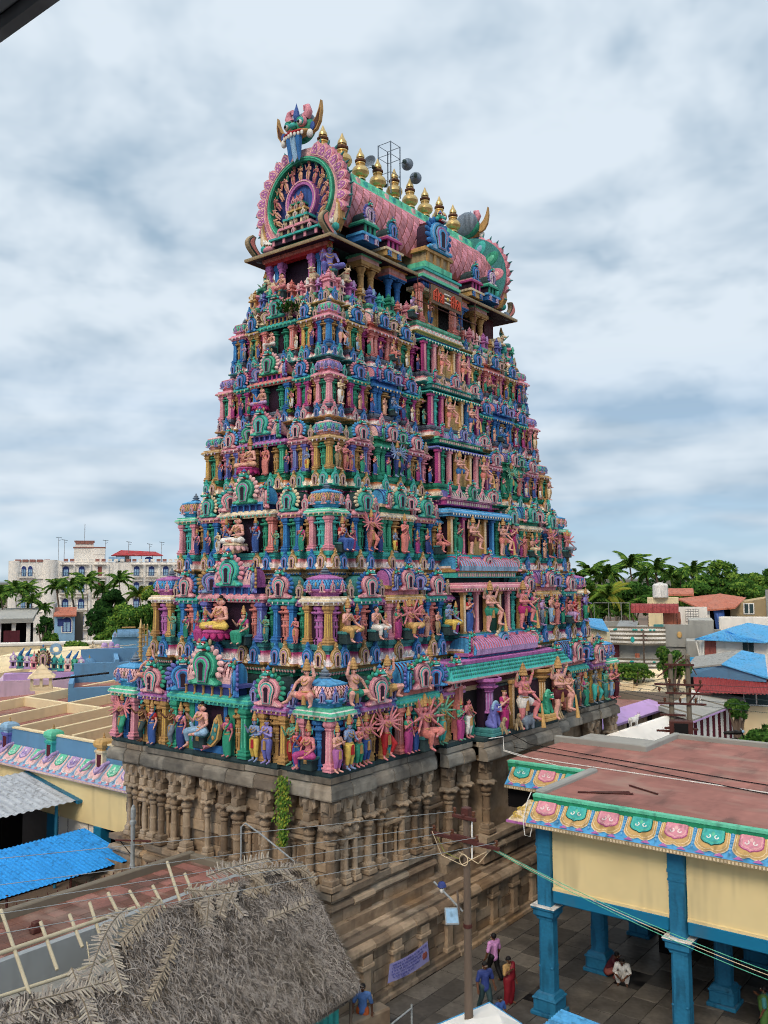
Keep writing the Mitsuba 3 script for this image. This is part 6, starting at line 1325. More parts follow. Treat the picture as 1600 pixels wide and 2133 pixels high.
# lamp pole at the tower foot
t = thing('lamp_pole', 'pale grey steel pole with a capped top standing before the tower base', 'pole')
put(t+'__shaft', MB().add(lathe([(.11, 0), (.11, 3.6), (.085, 3.7), (.085, 5.2), (.13, 5.22), (.13, 5.34), (.08, 5.4), (.10, 5.5), (.10, 5.8), (.05, 5.95), (0, 6.0)], 10), 'steel'), M=tr(-14.7, 2.45, 0))
put(t+'__clamp', MB().add(box(-.75, .75, -.03, .03, 0, .06), 'rust').add(tube([(-.6, 0, .05), (-.1, 0, -.5)], .02, 4), 'dark'), M=tr(-14.72, 2.4, 4.55)@rot('z', -60))
# ---------------------------------------------------------------- the thatched stall
TH = thing('thatched_stall', 'stall under a grey palm thatch roof in the foreground', 'stall')
KS = .771
def onth(x, y, h=0.0):
    return np.array([x, y-.61*h, 5+(y+6)*KS+.79*h])
edge = sg.Polygon([(-13.95, -6.0), (-15.05, -9.55), (-18.0, -9.75), (-22, -9.75), (-27.5, -9.75), (-27.5, -6.6), (-25.2, -6.55), (-23.65, -6.8), (-22.2, -6.85), (-21.4, -6.25), (-19.7, -5.85), (-17.1, -5.92)])
gx, gy = np.meshgrid(np.arange(-27.5, -13.9, .25), np.arange(-9.75, -5.8, .25), indexing='ij')
v = [];
m = MB()
rr_ = np.random.default_rng(21)
def bump(x, y): return .16*(meshkit.fbm(np.stack([x*.9, y*.9, 0*x], -1), 3)-.5)+.07*(meshkit.fbm(np.stack([x*4, y*4, 0*x], -1), 2)-.5)
nx_, ny_ = gx.shape; bz = bump(gx, gy)
P_ = np.stack([gx, gy-.61*bz, 5+(gy+6)*KS+.79*bz], -1).reshape(-1, 3)
F_ = []
for i_ in range(nx_-1):
    for j_ in range(ny_-1):
        if edge.buffer(.05).contains(sg.Point(gx[i_, j_]+.12, gy[i_, j_]+.12)):
            a_ = i_*ny_+j_; F_ += [[a_, a_+ny_, a_+ny_+1], [a_, a_+ny_+1, a_+1]]
lower = P_-np.array([0, -.1, .14]); nP = len(P_)
m.add((np.vstack([P_, lower]), np.array(F_+[[a+nP, c+nP, b+nP] for a, b, c in F_]), np.vstack([np.repeat([[0, -.61, .79]], nP, 0), np.repeat([[0, .61, -.79]], nP, 0)])), .25, v=.1)
put(TH+'__roof', m, 'thatch')
fib = MB(); V_, N_, UV_ = [], [], []
def blade(c, d, L_, w_, tone, warm, bend):
    up = np.array([0, -.61, .79]); d = d/np.linalg.norm(d); s_ = np.cross(d, up); s_ /= np.linalg.norm(s_)
    p0, p1, p2 = c-d*L_/2, c+up*bend, c+d*L_/2-up*bend*.4
    q = [p0-s_*w_/2, p0+s_*w_/2, p1+s_*w_/2, p1-s_*w_/2, p2]
    V_.extend(q); n_ = up+s_*rr_.normal(0, .35); N_.extend([n_/np.linalg.norm(n_)]*5); UV_.extend([(tone, warm)]*5)
pr_ = shapely.prepared.prep(edge)
cnt = 0
while cnt < 25000:
    x_, y_ = rr_.uniform(-26.8, -13.95), rr_.uniform(-9.8, -5.9)
    if not pr_.contains(sg.Point(x_, y_)): continue
    cnt += 1
    b_ = float(bump(np.array(x_), np.array(y_)))
    an = rr_.normal(-90, 38) if rr_.uniform() < .8 else rr_.uniform(0, 360); a_ = math.radians(an)
    d = np.array([math.cos(a_), math.sin(a_), math.sin(a_)*KS])
    cl = meshkit.noise(np.array([x_*1.7, y_*1.7, 0.]))
    blade(onth(x_, y_, b_+rr_.uniform(.0, .11)), d, rr_.uniform(.22, .55), rr_.uniform(.014, .034), float(np.clip(rr_.normal(.58+.45*(cl-.5), .34), 0, 1)), float(np.clip(rr_.normal(.05, .10)+.7*max(0, meshkit.noise(np.array([x_*.8+7, y_*.8, 3.]))-.68), 0, 1)), rr_.uniform(.0, .09))
for k in range(1500):                                              # ragged lower fringe
    t_ = rr_.uniform(); x_ = -15.05-t_*8; y_ = -9.62-.12*min(1, t_*3); p = onth(x_, y_, rr_.uniform(-.08, .06))
    blade(p, np.array([rr_.normal(0, .3), -.45, -1.0+rr_.normal(0, .25)]), rr_.uniform(.2, .4), rr_.uniform(.016, .03), float(rr_.uniform(.2, .9)), .1, .02)
for k in range(900):                                               # right gable verge and ridge
    t_ = rr_.uniform(); p = onth(-13.95-1.1*t_, -6.0-3.55*t_, rr_.uniform(-.05, .08)) if k < 450 else onth(-14-t_*5.8, -5.95+.05*rr_.normal(), rr_.uniform(0, .12))
    d = np.array([1, rr_.normal(-.6, .5), rr_.normal(-.5, .4)]) if k < 450 else np.array([rr_.normal(0, 1), rr_.normal(0, .6), rr_.uniform(-.3, .5)])
    blade(p, d, rr_.uniform(.25, .6), rr_.uniform(.016, .03), float(rr_.uniform(.2, .9)), .15, .03)
nb = len(V_)//5; o_ = np.arange(nb)*5
fib.p.append((np.array(V_), np.concatenate([np.stack([o_, o_+1, o_+2], 1), np.stack([o_, o_+2, o_+3], 1), np.stack([o_+3, o_+2, o_+4], 1)]), np.array(N_), np.array(UV_)))
put(TH+'__thatch_straw', fib, 'thatch', kind='stuff')
raf = [((-24.17, -4.53, 6.13), (-24.5, -6.6, 4.6)), ((-23.33, -5.1, 5.69), (-23.55, -6.3, 4.8)), ((-22.48, -5.16, 5.65), (-22.6, -6.0, 5.0)), ((-21.75, -5.04, 5.74), (-22.0, -6.0, 5.0)), ((-21.07, -4.95, 5.81), (-21.16, -5.9, 5.1)), ((-20.4, -5.07, 5.71), (-20.43, -5.9, 5.1)), ((-19.61, -5.15, 5.66), (-19.7, -5.9, 5.1)), ((-18.66, -4.65, 6.04), (-19.1, -5.9, 5.1)), ((-18.33, -5.12, 5.68), (-18.55, -5.9, 5.1))]
for p0, p1 in raf: put(TH+'__bamboo_rafter', MB().add(tube([p0, p1], .05, 7), 'thatchpale'), 'plaster')
put(TH+'__bamboo_rafter', MB().add(tube([(-27, -5.5, 5.42), (-24.7, -5.53, 5.42), (-20.6, -5.6, 5.38)], .06, 7), 'thatchpale'), 'plaster'); put(TH+'__bamboo_rafter', MB().add(tube([(-26, -6.3, 4.76), (-23.3, -6.5, 4.66), (-21.5, -6.5, 4.66)], .05, 7), 'thatchpale'), 'plaster')
put(TH+'__tie_pole', MB().add(tube([(-22.4, -5.9, 5.05), (-23.2, -7.6, 3.85)], .022, 5), 'thatchpale'), 'plaster')
for x_, y_ in ((-15.15, -9.35), (-18.5, -9.4), (-22, -9.4), (-15.0, -6.6)): put(TH+'__post', MB().add(tube([(x_, y_, 0), (x_, y_, 2.5)], .055, 7), 'wood'), 'plaster')
put(TH+'__bent_rod', MB().add(tube([(-14.75, -3.9, 3.6), (-14.75, -3.9, 6.15), (-14.6, -3.95, 6.25), (-14.3, -4.4, 5.9), (-13.7, -5.6, 4.95)], .035, 6), 'steel'))
put(TH+'__counter', MB().add(box(-15.35, -15.2, -8.75, -4.5, 0, 1.45), 'turq').add(box(-20, -15.2, -8.9, -8.75, 0, 1.45), 'turq').add(box(-20, -15.0, -8.95, -6.5, 1.45, 1.52), 'wood'))
# woven dry fronds thrown over the ridge
def dry_frond(p0, p1, p2, w_, seed, warm):
    q = np.random.default_rng(seed); m = MB(); n = 22; up = np.array([0, -.61, .79])
    t_ = np.linspace(0, 1, n)[:, None]; C_ = (1-t_)**2*p0+2*t_*(1-t_)*p1+t_**2*p2
    d = np.gradient(C_, axis=0); d /= np.linalg.norm(d, axis=1, keepdims=True); s_ = np.cross(d, up); s_ /= np.linalg.norm(s_, axis=1, keepdims=True)
    for k in range(n-1):
        for sd in (-1, 1):
            for j in range(2):
                c = C_[k]+(C_[k+1]-C_[k])*(j*.5); wd = w_*(1 if .06 < k/n < .93 else .6)
                tip = c+sd*s_[k]*wd*q.uniform(.6, 1.45)+d[k]*wd*q.uniform(.4, 1.0)+up*q.normal(.0, .05)
                b0, b1 = c-d[k]*.012, c+d[k]*.045
                vv = np.array([b0+up*.02, b1+up*.02, tip+d[k]*.022, tip-d[k]*.022])
                m.add((vv, np.array([[0, 1, 2], [0, 2, 3]]), np.repeat([(up+.5*q.normal(size=3)*.4)/1.1], 4, 0)), float(q.uniform(.6, 1.25 if warm > .3 else 1.6)), v=warm)
    m.add(tube(C_+up*.03, .016, 4), .35, v=.6)
    return m
for k, (a_, b_, c_, w_, wm, lab) in enumerate([
    ((-21.0, -5.7, 5.45), (-21.9, -5.9, 5.35), (-23.1, -6.95, 4.45), .24, .25, 'pale woven dry frond curling over the broken left end of the thatch'), ((-21.9, -5.85, 5.3), (-22.1, -6.5, 4.8), (-22.36, -7.45, 4.05), .20, .25, 'pale woven dry frond hanging straight down, second from the left'),
    ((-19.8, -5.7, 5.35), (-20.6, -5.9, 5.1), (-21.7, -6.35, 4.85), .28, .75, 'brown woven dry frond along the broken ridge'), ((-17.7, -5.7, 5.35), (-17.6, -6.2, 4.95), (-17.5, -6.9, 4.45), .15, .2, 'pale dry frond strip lying down from the middle of the ridge'),
    ((-16.95, -7.2, 4.2), (-15.8, -7.3, 4.2), (-14.7, -7.2, 4.15), .17, .45, 'tan dry frond lying across the right of the thatch'), ((-19.95, -6.7, 4.6), (-20.8, -7.3, 4.1), (-21.95, -7.9, 3.65), .16, .75, 'thin brown frond lying aslant in the middle of the thatch'),
    ((-16.6, -5.75, 5.3), (-15.3, -5.9, 5.25), (-13.95, -6.35, 4.85), .22, .25, 'grey dry frond along the right end of the ridge'), ((-17.9, -5.6, 5.5), (-16.5, -5.5, 5.5), (-15.1, -5.65, 5.4), .24, .3, 'ragged dry frond heaped highest on the ridge'),
    ((-18.9, -5.7, 5.4), (-18.3, -6.0, 5.15), (-17.3, -6.1, 5.1), .2, .6, 'brown dry frond on the ridge behind the bamboo'), ((-24.6, -6.9, 4.5), (-23.6, -7.0, 4.4), (-22.5, -7.1, 4.3), .24, .3, 'pale woven dry frond at the far left edge of the thatch'), ((-26.2, -6.75, 4.45), (-25.2, -6.85, 4.35), (-24.2, -6.95, 4.3), .30, .2, 'pale woven frond mat in the bottom left corner, upper one'), ((-25.8, -7.3, 4.0), (-24.6, -7.35, 3.95), (-23.2, -7.45, 3.9), .30, .2, 'pale woven frond mat in the bottom left corner, lower one'), ((-23.3, -6.5, 4.75), (-23.35, -7.0, 4.3), (-23.5, -7.7, 3.75), .24, .2, 'pale woven frond mat below the bamboo pole end')]):
    put('dry_frond', dry_frond(np.array(a_)+[0, -.05, .07], np.array(b_)+[0, -.05, .07], np.array(c_)+[0, -.05, .07], w_, 50+k, wm), 'thatch', label=lab, cat='palm frond', group='dry fronds on the thatch')
q = np.random.default_rng(61)
for k in range(8):
    x_ = -14.6-k*.62; y_ = -6.05+q.normal(0, .15); an = q.uniform(-2.6, -.3); L_ = q.uniform(.9, 1.5)
    p0 = onth(x_, y_, .22+q.uniform(0, .15)); p2 = onth(x_+L_*math.cos(an), y_+L_*math.sin(an)*.55, .10); p1 = (p0+p2)/2+[0, 0, q.uniform(.02, .18)]
    put(TH+'__loose_frond', dry_frond(p0, p1, p2, q.uniform(.12, .20), 80+k, float(q.choice([.45, .6, .8]))), 'thatch')
# potted plants and goods on the counter
def leafy(seed, n, size, h_, col, spread):
    q = np.random.default_rng(seed); m = MB()
    for k in range(n):
        a_ = q.uniform(0, 6.28); rr2 = q.uniform(0, spread); c = np.array([rr2*math.cos(a_), rr2*math.sin(a_), q.uniform(.1, h_)]); d = q.normal(size=3); d /= np.linalg.norm(d); s_ = np.cross(d, [0, 0, 1.]); s_ /= np.linalg.norm(s_)+1e-9
        n_ = np.cross(d, s_); vv = np.array([c-d*size, c+s_*size*.4, c+d*size, c-s_*size*.4]); m.add((vv, np.array([[0, 1, 2], [0, 2, 3]]), np.repeat([n_], 4, 0)), col[q.integers(len(col))])
    return m
for k, (x_, y_, hh) in enumerate(((-15.5, -8.3, .5), (-15.6, -7.7, .6), (-15.9, -8.5, .4))):
    t = thing('potted_plant', ('potted plant at the right end of the stall counter', 'tallest potted plant in the middle of the stall counter', 'short potted plant at the front of the stall counter')[k], 'plant', 'plants on the stall counter')
    put(t+'__foliage', leafy(70+k, 150, .09, hh, ['leaf', 'leaflight', 'leafyellow'], .25), 'leaf', M=tr(x_, y_, 1.65)); put(t+'__pot', MB().add(lathe([(.10, 0), (.14, .22), (.15, .24), (0, .24)], 10), 'rust'), M=tr(x_, y_, 1.52))
for k in range(7): put('snack_packet', MB().add(bevbox(-.06, .06, -.015, .015, -.26, 0, .008), ('yellow', 'gold', 'yellow')[k % 3]), M=tr(-16.6-k*.28, -9.45, 2.12-.02*(k % 2)), label=('first', 'second', 'third', 'fourth', 'fifth', 'sixth', 'seventh')[k]+' yellow packet from the right under the front edge of the thatch', cat='packet', group='packets hung from the stall')
put('stone_kerb', MB().add(bevbox(-2.2, 0, -.3, .3, 0, .75, .06), .3), 'stone', M=tr(-12.9, -9.0, 0)@rot('z', -12), label='worn stone block in front of the man in the blue shirt', cat='stone')
t = thing('handrail', 'stainless steel handrail rising at the courtyard edge', 'railing')
put(t+'__tube', MB().add(tube([(-15.6, -10.2, .8), (-13.1, -10.2, 1.0), (-13.05, -10.22, .95)], .03, 7), 'steel')); put(t+'__upright', MB().add(tube([(-13.05, -10.2, 0), (-13.05, -10.2, 1.12)], .035, 7), 'steel')); put(t+'__upright', MB().add(tube([(-12.2, -11.9, 0), (-12.2, -11.9, .95)], .035, 7), 'steel'))
# canopies
t = thing('white_canopy', 'white peaked canopy with a blue hem at the foot of the pole', 'canopy')
c0 = np.array([-14.9, -14.6, 2.75]); cs = [np.array(p) for p in ((-15.7, -12.75, 2.15), (-13.35, -13.35, 2.15), (-13.9, -14.75, 2.15), (-16.3, -16.2, 2.15))]
m = MB()
for k in range(4):
    a_, b_ = cs[k], cs[(k+1) % 4]; n_ = np.cross(b_-a_, c0-a_); n_ /= np.linalg.norm(n_); n_ = n_ if n_[2] > 0 else -n_
    m.add((np.array([a_, b_, c0]), np.array([[0, 1, 2]]), np.repeat([n_], 3, 0)), 'white')
put(t+'__cloth', m, 'plaster'); put(t+'__hem', MB().add(tube(cs+[cs[0]], .03, 5), 'sky'))
for c_ in cs: put(t+'__leg', MB().add(tube([c_, c_*[1, 1, 0]], .025, 5), 'steel'))
t = thing('cyan_canopy', 'bright cyan ribbed sheet at the bottom edge beside the blue column', 'canopy')
put(t+'__sheet', corrugated(-13.6, -12.3, -15.2, 2.08, -18.5, 1.9, .16, .025, 'sky'))
for x_ in (-13.4, -12.5): put(t+'__leg', MB().add(tube([(x_, -15.4, 0), (x_, -15.4, 2.05)], .025, 5), 'steel'))
# ---------------------------------------------------------------- electricity pole and wires
t = thing('utility_pole', 'tall weathered wooden pole with rusty crossarms in front of the tower base', 'utility pole')
px_, py_ = -15.0, -13.65
put(t+'__shaft', MB().add(lathe([(.14, 0), (.13, 2), (.11, 5), (.09, 8.2), (0, 8.22)], 12), 'wood'), 'plaster', M=tr(px_, py_, 0))
ad_ = np.array([.10, .995, 0]);
def crossarm(z_, L_): return MB().add(bevbox(-L_, L_, -.05, .05, -.05, .05, .01), 'rust')
for z_, L_ in ((7.42, 1.25), (8.08, .42), (7.5, .5)): put(t+'__crossarm', crossarm(z_, L_), M=tr(px_-.12, py_, z_)@rot('z', 84))
for z_, offs in ((7.42, (-1.15, -.45, .45, 1.15)), (8.08, (-.35, .35))):
    for o in offs: put(t+'__insulator', cached('ins', lambda: MB().add(lathe([(.03, 0), (.03, .05), (.055, .06), (.06, .10), (.035, .11), (.055, .13), (.05, .18), (0, .2)], 8), 'brown').ply()), M=tr(px_-.12, py_, z_+.05)@rot('z', 84)@tr(o, 0, 0))
put(t+'__top_bracket', MB().add(bevbox(-.12, .12, -.12, .12, 0, .35, .02), 'rust').add(bevbox(-.2, .2, -.05, .05, .1, .18), 'rust'), M=tr(px_, py_, 8.0))
put(t+'__white_strap', MB().add(tube([(.05, -.22, .75), (.04, -.22, .1), (.0, -.24, -.35)], .03, 5), 'white'), M=tr(px_-.1, py_, 7.3))
put(t+'__wire_coil', MB().add(tube([(.0, .14*math.cos(a_), .16*math.sin(a_)) for a_ in np.linspace(0, 19, 60)], .014, 4), 'cream'), M=tr(px_-.20, py_-.02, 6.9))
put(t+'__lamp_bracket', MB().add(tube([(0, .1, .0), (-.1, .5, .35), (-.15, 1.0, .7)], .03, 6), 'steel').add(tube([(-.1, .15, -.1), (-.12, .2, .6)], .035, 6), 'wood'), M=tr(px_-.1, py_, 5.4))
put(t+'__floodlight', MB().add(bevbox(-.20, .20, -.04, .04, -.24, .24, .02), 'steel').add(box(-.17, .17, -.055, -.04, -.2, .2), 'paleblue'), M=tr(px_-.25, py_+.38, 5.25)@rot('z', -50)@rot('x', -35))
put(t+'__bulb_lamp', MB().add(lathe([(.02, .2), (.10, .16), (.14, .05), (.05, .0), (0, 0)], 10), 'navy').add(ball((0, 0, -.06), (.07, .07, .09)), 'white'), M=tr(px_-.2, py_+.75, 5.95))
put(t+'__band', MB().add(lathe([(.12, -.06), (.13, -.05), (.13, .05), (.12, .06)], 12), 'rust'), M=tr(px_, py_, 5.0))
def sag(p0, p1, s_, n=14):
    t_ = np.linspace(0, 1, n)[:, None]; return np.array(p0)*(1-t_)+np.array(p1)*t_-np.array([0, 0, 1.])*s_*4*t_*(1-t_)
WL = ['uppermost power line leading left from the pole top', 'second power line leading left from the pole', 'third power line leading left from the pole', 'fourth power line leading left from the pole', 'lowest power line leading left from the pole']
for k, (a_, b_) in enumerate((((-15.1, -13.3, 8.2), (-32.8, -1.8, 8.22)), ((-15.0, -12.5, 7.6), (-33.2, -2.6, 7.66)), ((-15.1, -13.2, 7.6), (-33.8, -4.3, 7.62)), ((-15.2, -14.1, 7.6), (-34.0, -4.9, 7.66)), ((-15.3, -14.8, 7.6), (-34.6, -6.2, 7.6)))):
    put('power_line', MB().add(tube(sag(a_, b_, .04), .009, 4), 'steel'), label=WL[k], cat='wire', group='power lines')
for k, dz in enumerate((0, .12, -.14)):
    put('service_wire', MB().add(tube(sag((-14.9, -14.4, 7.3+dz*.2), (-12.6, -23.2, 4.55+dz), .25), .010, 4), 'mint' if k else 'cream'), label=('pale service wire from the pole to the right, middle of three', 'greenish service wire from the pole to the right, upper of three', 'greenish service wire from the pole to the right, lowest of three')[k], cat='wire', group='service wires')
for k, pts in enumerate(([(-15.1, -12.7, 7.35), (-15.2, -13.0, 7.0), (-15.2, -13.5, 6.9)], [(-15.2, -13.5, 7.1), (-15.1, -14.1, 6.85), (-14.9, -14.45, 7.3)], [(-15.1, -12.5, 7.5), (-15.2, -12.9, 6.9), (-15.2, -13.6, 6.75), (-15.0, -14.4, 7.25)])):
    put(t+'__loose_wire', MB().add(tube(pts, .012, 4), 'cream' if k else 'leafyellow'))
# banner on the plinth
t = thing('banner', 'pale violet cloth banner with rows of purple writing tied to the plinth', 'banner')
bq = np.array([[-11.42, 1.30], [-9.05, 1.36], [-8.95, .60], [-11.55, .68]])
def bpt(u, v, o=0.0):
    a_ = bq[0]*(1-u)+bq[1]*u; b_ = bq[3]*(1-u)+bq[2]*u; c = b_*(1-v)+a_*v; return (c[0], -8.06-o-.05*math.sin(u*3.1), c[1]-.06*math.sin(u*3.1416))
m = MB(); m.add(quads([[bpt(u, v) for u in np.linspace(0, 1, 12)] for v in np.linspace(0, 1, 3)], False), 'banner'); put(t+'__cloth', m, 'plaster')
q = np.random.default_rng(8); ink = MB()
for row, (v0, u0, u1) in enumerate(((.86, .06, .94), (.70, .06, .82), (.54, .06, .78), (.38, .06, .72), (.22, .10, .62), (.09, .2, .45))):
    u = u0
    while u < u1:
        w_ = q.uniform(.012, .022)
        for j in range(2):
            a1 = bpt(u+w_*.2, v0+.04, .012); a2 = bpt(u+w_*q.uniform(.3, 1), v0+q.uniform(-.05, .05), .012); a3 = bpt(u+w_*.9, v0-.04, .012); ink.add(tube([a1, a2, a3], .012, 3), 'violet')
        u += w_*1.25+(.02 if q.uniform() < .2 else 0)
for u, v_ in ((.86, .42), (.91, .42)): ink.add(xf(ball((0, 0, 0), (.10, .012, .13)), tr(*bpt(u, v_, .012))), 'umber')
put(t+'__lettering', ink, kind='stuff')
# vine on the cornice, shrubs growing on the tower
def vine(seed, n, w_, h_, droop, size, cols):
    q = np.random.default_rng(seed); m = MB()
    for k in range(n):
        z_ = -h_*q.uniform(0, 1)**.9; ww = w_*(1.0 if z_ > -.7*h_ else .6); c = np.array([q.normal(0, ww*.45), -abs(q.normal(.10, .08))-.02, z_]); d = np.array([q.normal(0, .6), -.3+q.normal(0, .3), -1+q.normal(0, .4)]); d /= np.linalg.norm(d); s_ = np.cross(d, [q.normal(0, .3), 1, q.normal(0, .3)]); s_ /= np.linalg.norm(s_)
        n_ = np.cross(s_, d); s0 = size*q.uniform(.6, 1.3); vv = np.array([c-d*s0*.7, c+s_*s0*.45, c+d*s0, c-s_*s0*.45]); m.add((vv, np.array([[0, 1, 2], [0, 2, 3]]), np.repeat([n_], 4, 0)), cols[q.integers(len(cols))])
    return m
t = thing('hanging_vine', 'bright green leafy vine hanging from the stone cornice', 'vine')
put(t+'__foliage', vine(31, 1100, .36, 2.5, 1, .075, ['leaf', 'leaflight', 'leaflight', 'leaf', 'leafyellow']), 'leaf', M=tr(-13.05, -4.45, 7.72)@RZ['L']); put(t+'__stem', MB().add(tube([(0, 0, 0), (.05, -.05, -1), (0, -.02, -2.4)], .015, 4), 'wood'), M=tr(-13.05, -4.45, 7.7)@RZ['L'])
for k, (M_, n_, h_, lab) in enumerate(((at('L', AL[5], BL[5], .75, .1, 27.0), 420, .55, 'dark green bush rooted high on the narrow side of the tower'), (at('L', AL[4], BL[4], 1.25, -.1, 23.4), 160, 1.1, 'small drooping weed in a dark niche of the fifth storey'))):
    t = thing('tower_weed', lab, 'plant')
    put(t+'__foliage', leafy(90+k, n_, .10, h_, ['leafdark', 'leaf'], .55 if k == 0 else .18) if k == 0 else vine(95, n_, .2, h_, 1, .07, ['leaf', 'leaflight']), 'leaf', M=M_@tr(0, 0, .1 if k else 0)); put(t+'__stem', MB().add(tube([(0, .1, 0), (0, -.05, .3)], .02, 4), 'wood'), M=M_)
# loudspeakers and their frame among the finials
t = thing('speaker_frame', 'grey steel angle frame standing on the roof ridge', 'frame')
fx, fy = -.55, -.05; fr_ = MB()
for i_, (dx_, dy_) in enumerate(((-.42, -.42), (.42, -.42), (.42, .42), (-.42, .42))): put(t+'__upright', MB().add(box(dx_-.025, dx_+.025, dy_-.025, dy_+.025, 0, 2.9), 'greyblue'), M=tr(fx, fy, 35.6))
for z_ in (1.2, 2.2, 2.88):
    for a_, b_ in (((-.42, -.42), (.42, -.42)), ((.42, -.42), (.42, .42)), ((.42, .42), (-.42, .42)), ((-.42, .42), (-.42, -.42))): put(t+'__brace', MB().add(tube([(*a_, z_), (*b_, z_)], .02, 4), 'greyblue'), M=tr(fx, fy, 35.6))
horn = MB().add(lathe([(.05, 0), (.06, .12), (.10, .2), (.16, .32), (.28, .46), (.34, .5), (.31, .48), (.14, .34), (.0, .3)], 18), 'greyblue').add(lathe([(.0, -.2), (.10, -.18), (.12, -.05), (.05, 0)], 12), 'slate').ply()
for k, (x_, y_, z_, az, lab) in enumerate(((.35, -.45, 37.85, 20, 'grey horn loudspeaker highest on the frame'), (1.35, -.45, 37.45, 35, 'grey horn loudspeaker to the right of the frame, pointing right'), (-1.75, .1, 36.95, 195, 'grey horn loudspeaker behind the finials left of the frame'), (-.6, .3, 36.4, 130, 'grey horn loudspeaker low behind the frame'))):
    t = thing('loudspeaker', lab, 'loudspeaker', 'horn loudspeakers on the roof'); put(t+'__horn', horn, M=tr(x_, y_, z_)@rot('z', az-90)@rot('x', 90 if False else -80)); put(t+'__bracket', MB().add(tube([(x_, y_, z_), (x_-.2, y_+.25, z_-.1)], .02, 4), 'slate'))
# the neon sign on its pipe frame
t = thing('neon_sign', 'brown sign board with red neon Tamil lettering above the top door', 'sign')
Ms = tr(.15, -3.25, 29.02)
put(t+'__board', MB().add(box(-1.42, 1.42, 0, .06, 0, .95), 'signpanel'), M=Ms)
def glyphs(x0_, h_):
    # the two letters: si, va (as strokes in a unit box)
    S_ = []
    arc = lambda cx, cy, rx, ry, a0, a1, n=10: [(cx+rx*math.cos(math.radians(a)), cy+ry*math.sin(math.radians(a))) for a in np.linspace(a0, a1, n)]
    S_.append([(.02, .02), (.02, .62)]+arc(.16, .62, .14, .16, 180, 0)+[(.30, .0)]); S_.append([(.02, .40), (.42, .40)]); S_.append([(.30, .62)]+arc(.44, .80, .16, .18, 200, 20)+[(.60, .55), (.60, .0)])
    S_.append(arc(.92, .34, .14, .14, -60, 250)+[(.98, .0)]); S_.append(arc(.96, .40, .24, .38, 170, 20)+[(1.18, .02), (1.36, .02), (1.36, .75)])
    return [[(x0_+x*h_, y*h_) for x, y in s] for s in S_]
for x0_ in (-1.28, .30):
    for s in glyphs(x0_, .66): put(t+'__letter_stroke', MB().add(tube([(x, -.03, .14+z) for x, z in s], .034, 5), 'neon'), M=Ms)
for z_ in (.25, .47, .69): put(t+'__white_bar', MB().add(tube([(-.30, -.03, z_), (.22, -.03, z_)], .045, 5), 'white'), M=Ms)
put(t+'__yellow_dot', MB().add(ball((-.04, -.06, .47), (.10, .03, .10)), 'yellow'), M=Ms)
for z_ in (-.15, 1.05): put(t+'__pipe', MB().add(tube([(-2.6, .1, z_), (3.0, .1, z_)], .03, 5), 'rust'), M=Ms)
for x_ in (-2.5, -1.45, 1.45, 2.9): put(t+'__pipe', MB().add(tube([(x_, .1, -1.0), (x_, .1, 1.05)], .03, 5), 'rust'), M=Ms)
# ---------------------------------------------------------------- far buildings, trees; two street frames (x to the right, y away)
ML = tr(-37.27, -27.82, 0)@rot('z', -34.24); MR = tr(-37.27, -27.82, 0)@rot('z', -70.6)
# --- the pale hotel
HT = thing('hotel', 'pale multi storey hotel with arched windows, balconies and a rooftop gazebo', 'hotel')
MH = ML@tr(-6.5, 190, 0)
put(HT+'__wall', MB().add(box(0, 30, 0, 14, 0, 19.0), 'wallwhite').add(box(-2.2, 0, -.6, 14, 0, 19.3), 'wallwhite').add(box(6.4, 6.9, -.2, 0, 0, 19), 'wallwhite'), 'plaster', M=MH)
cyl = [(math.cos(a), math.sin(a)) for a in np.linspace(math.radians(180), math.radians(360), 14)]
put(HT+'__corner_wing', MB().add(box(-9.0, -2.2, -1.2, 12, 0, 19.4), 'wallwhite').add(lathe([(1.6, 0), (1.6, 19.4), (0, 19.4)], 20, tr(-2.4, -.2, 0)), 'wallwhite').add(lathe([(1.2, 0), (1.2, 19.2), (0, 19.2)], 16, tr(-8.8, -.6, 0)), 'wallwhite'), 'plaster', M=MH)
put(HT+'__roof_block', MB().add(box(2.2, 8.2, 1, 8, 19, 22.0), 'wallwhite').add(box(6.2-.2, 8.3, .9, 8, 20.6, 21.9), 'wallwhite').add(box(2.4, 6.0, 1.5, 7, 22, 23.3), 'wallwhite').add(box(2.2, 6.2, 1.3, 7.2, 23.25, 23.45), 'roofred').add(box(2.0, 8.4, .8, 8.2, 21.95, 22.15), 'roofred'), 'plaster', M=MH)
for k in range(24):
    put(HT+'__parapet_panel', MB().add(box(-.42, .42, -.06, .06, 0, .55), 'roofred' if k % 5 in (0, 1) else 'wallwhite'), 'plaster', M=MH@tr(.7+k*1.22, -.15, 19.1))
for k in range(5): put(HT+'__parapet_panel', MB().add(box(-.55, .55, -.06, .06, 0, .5), 'roofred'), 'plaster', M=MH@tr(-8.2+k*1.35, -1.3, 19.0))
for k in range(4): put(HT+'__parapet_panel', MB().add(box(-.4, .4, -.06, .06, 0, .5), 'roofred'), 'plaster', M=MH@tr(2.9+k*.9, 1.4, 22.75))
def hotel_window(arch=True):
    m = MB(); p = sg.box(-.55, 0, .55, 1.4).union(sg.Point(0, 1.4).buffer(.55)); m.add(ext(p.buffer(.16), -.02, .05), 'white'); m.add(ext(p.buffer(.03), .05, .07), 'navy'); m.add(ext(sg.box(-.40, .06, -.05, 1.3).union(sg.box(.05, .06, .40, 1.3)), .07, .085), 'paleblue'); return m
HW = hotel_window().ply(); HB = MB().add(box(-1.15, 1.15, -1.0, 0, 0, .16), 'wallwhite')
for k in range(12): HB.add(box(-1.1+k*.2-.02, -1.1+k*.2+.02, -.98, -.94, .16, .95), 'slate')
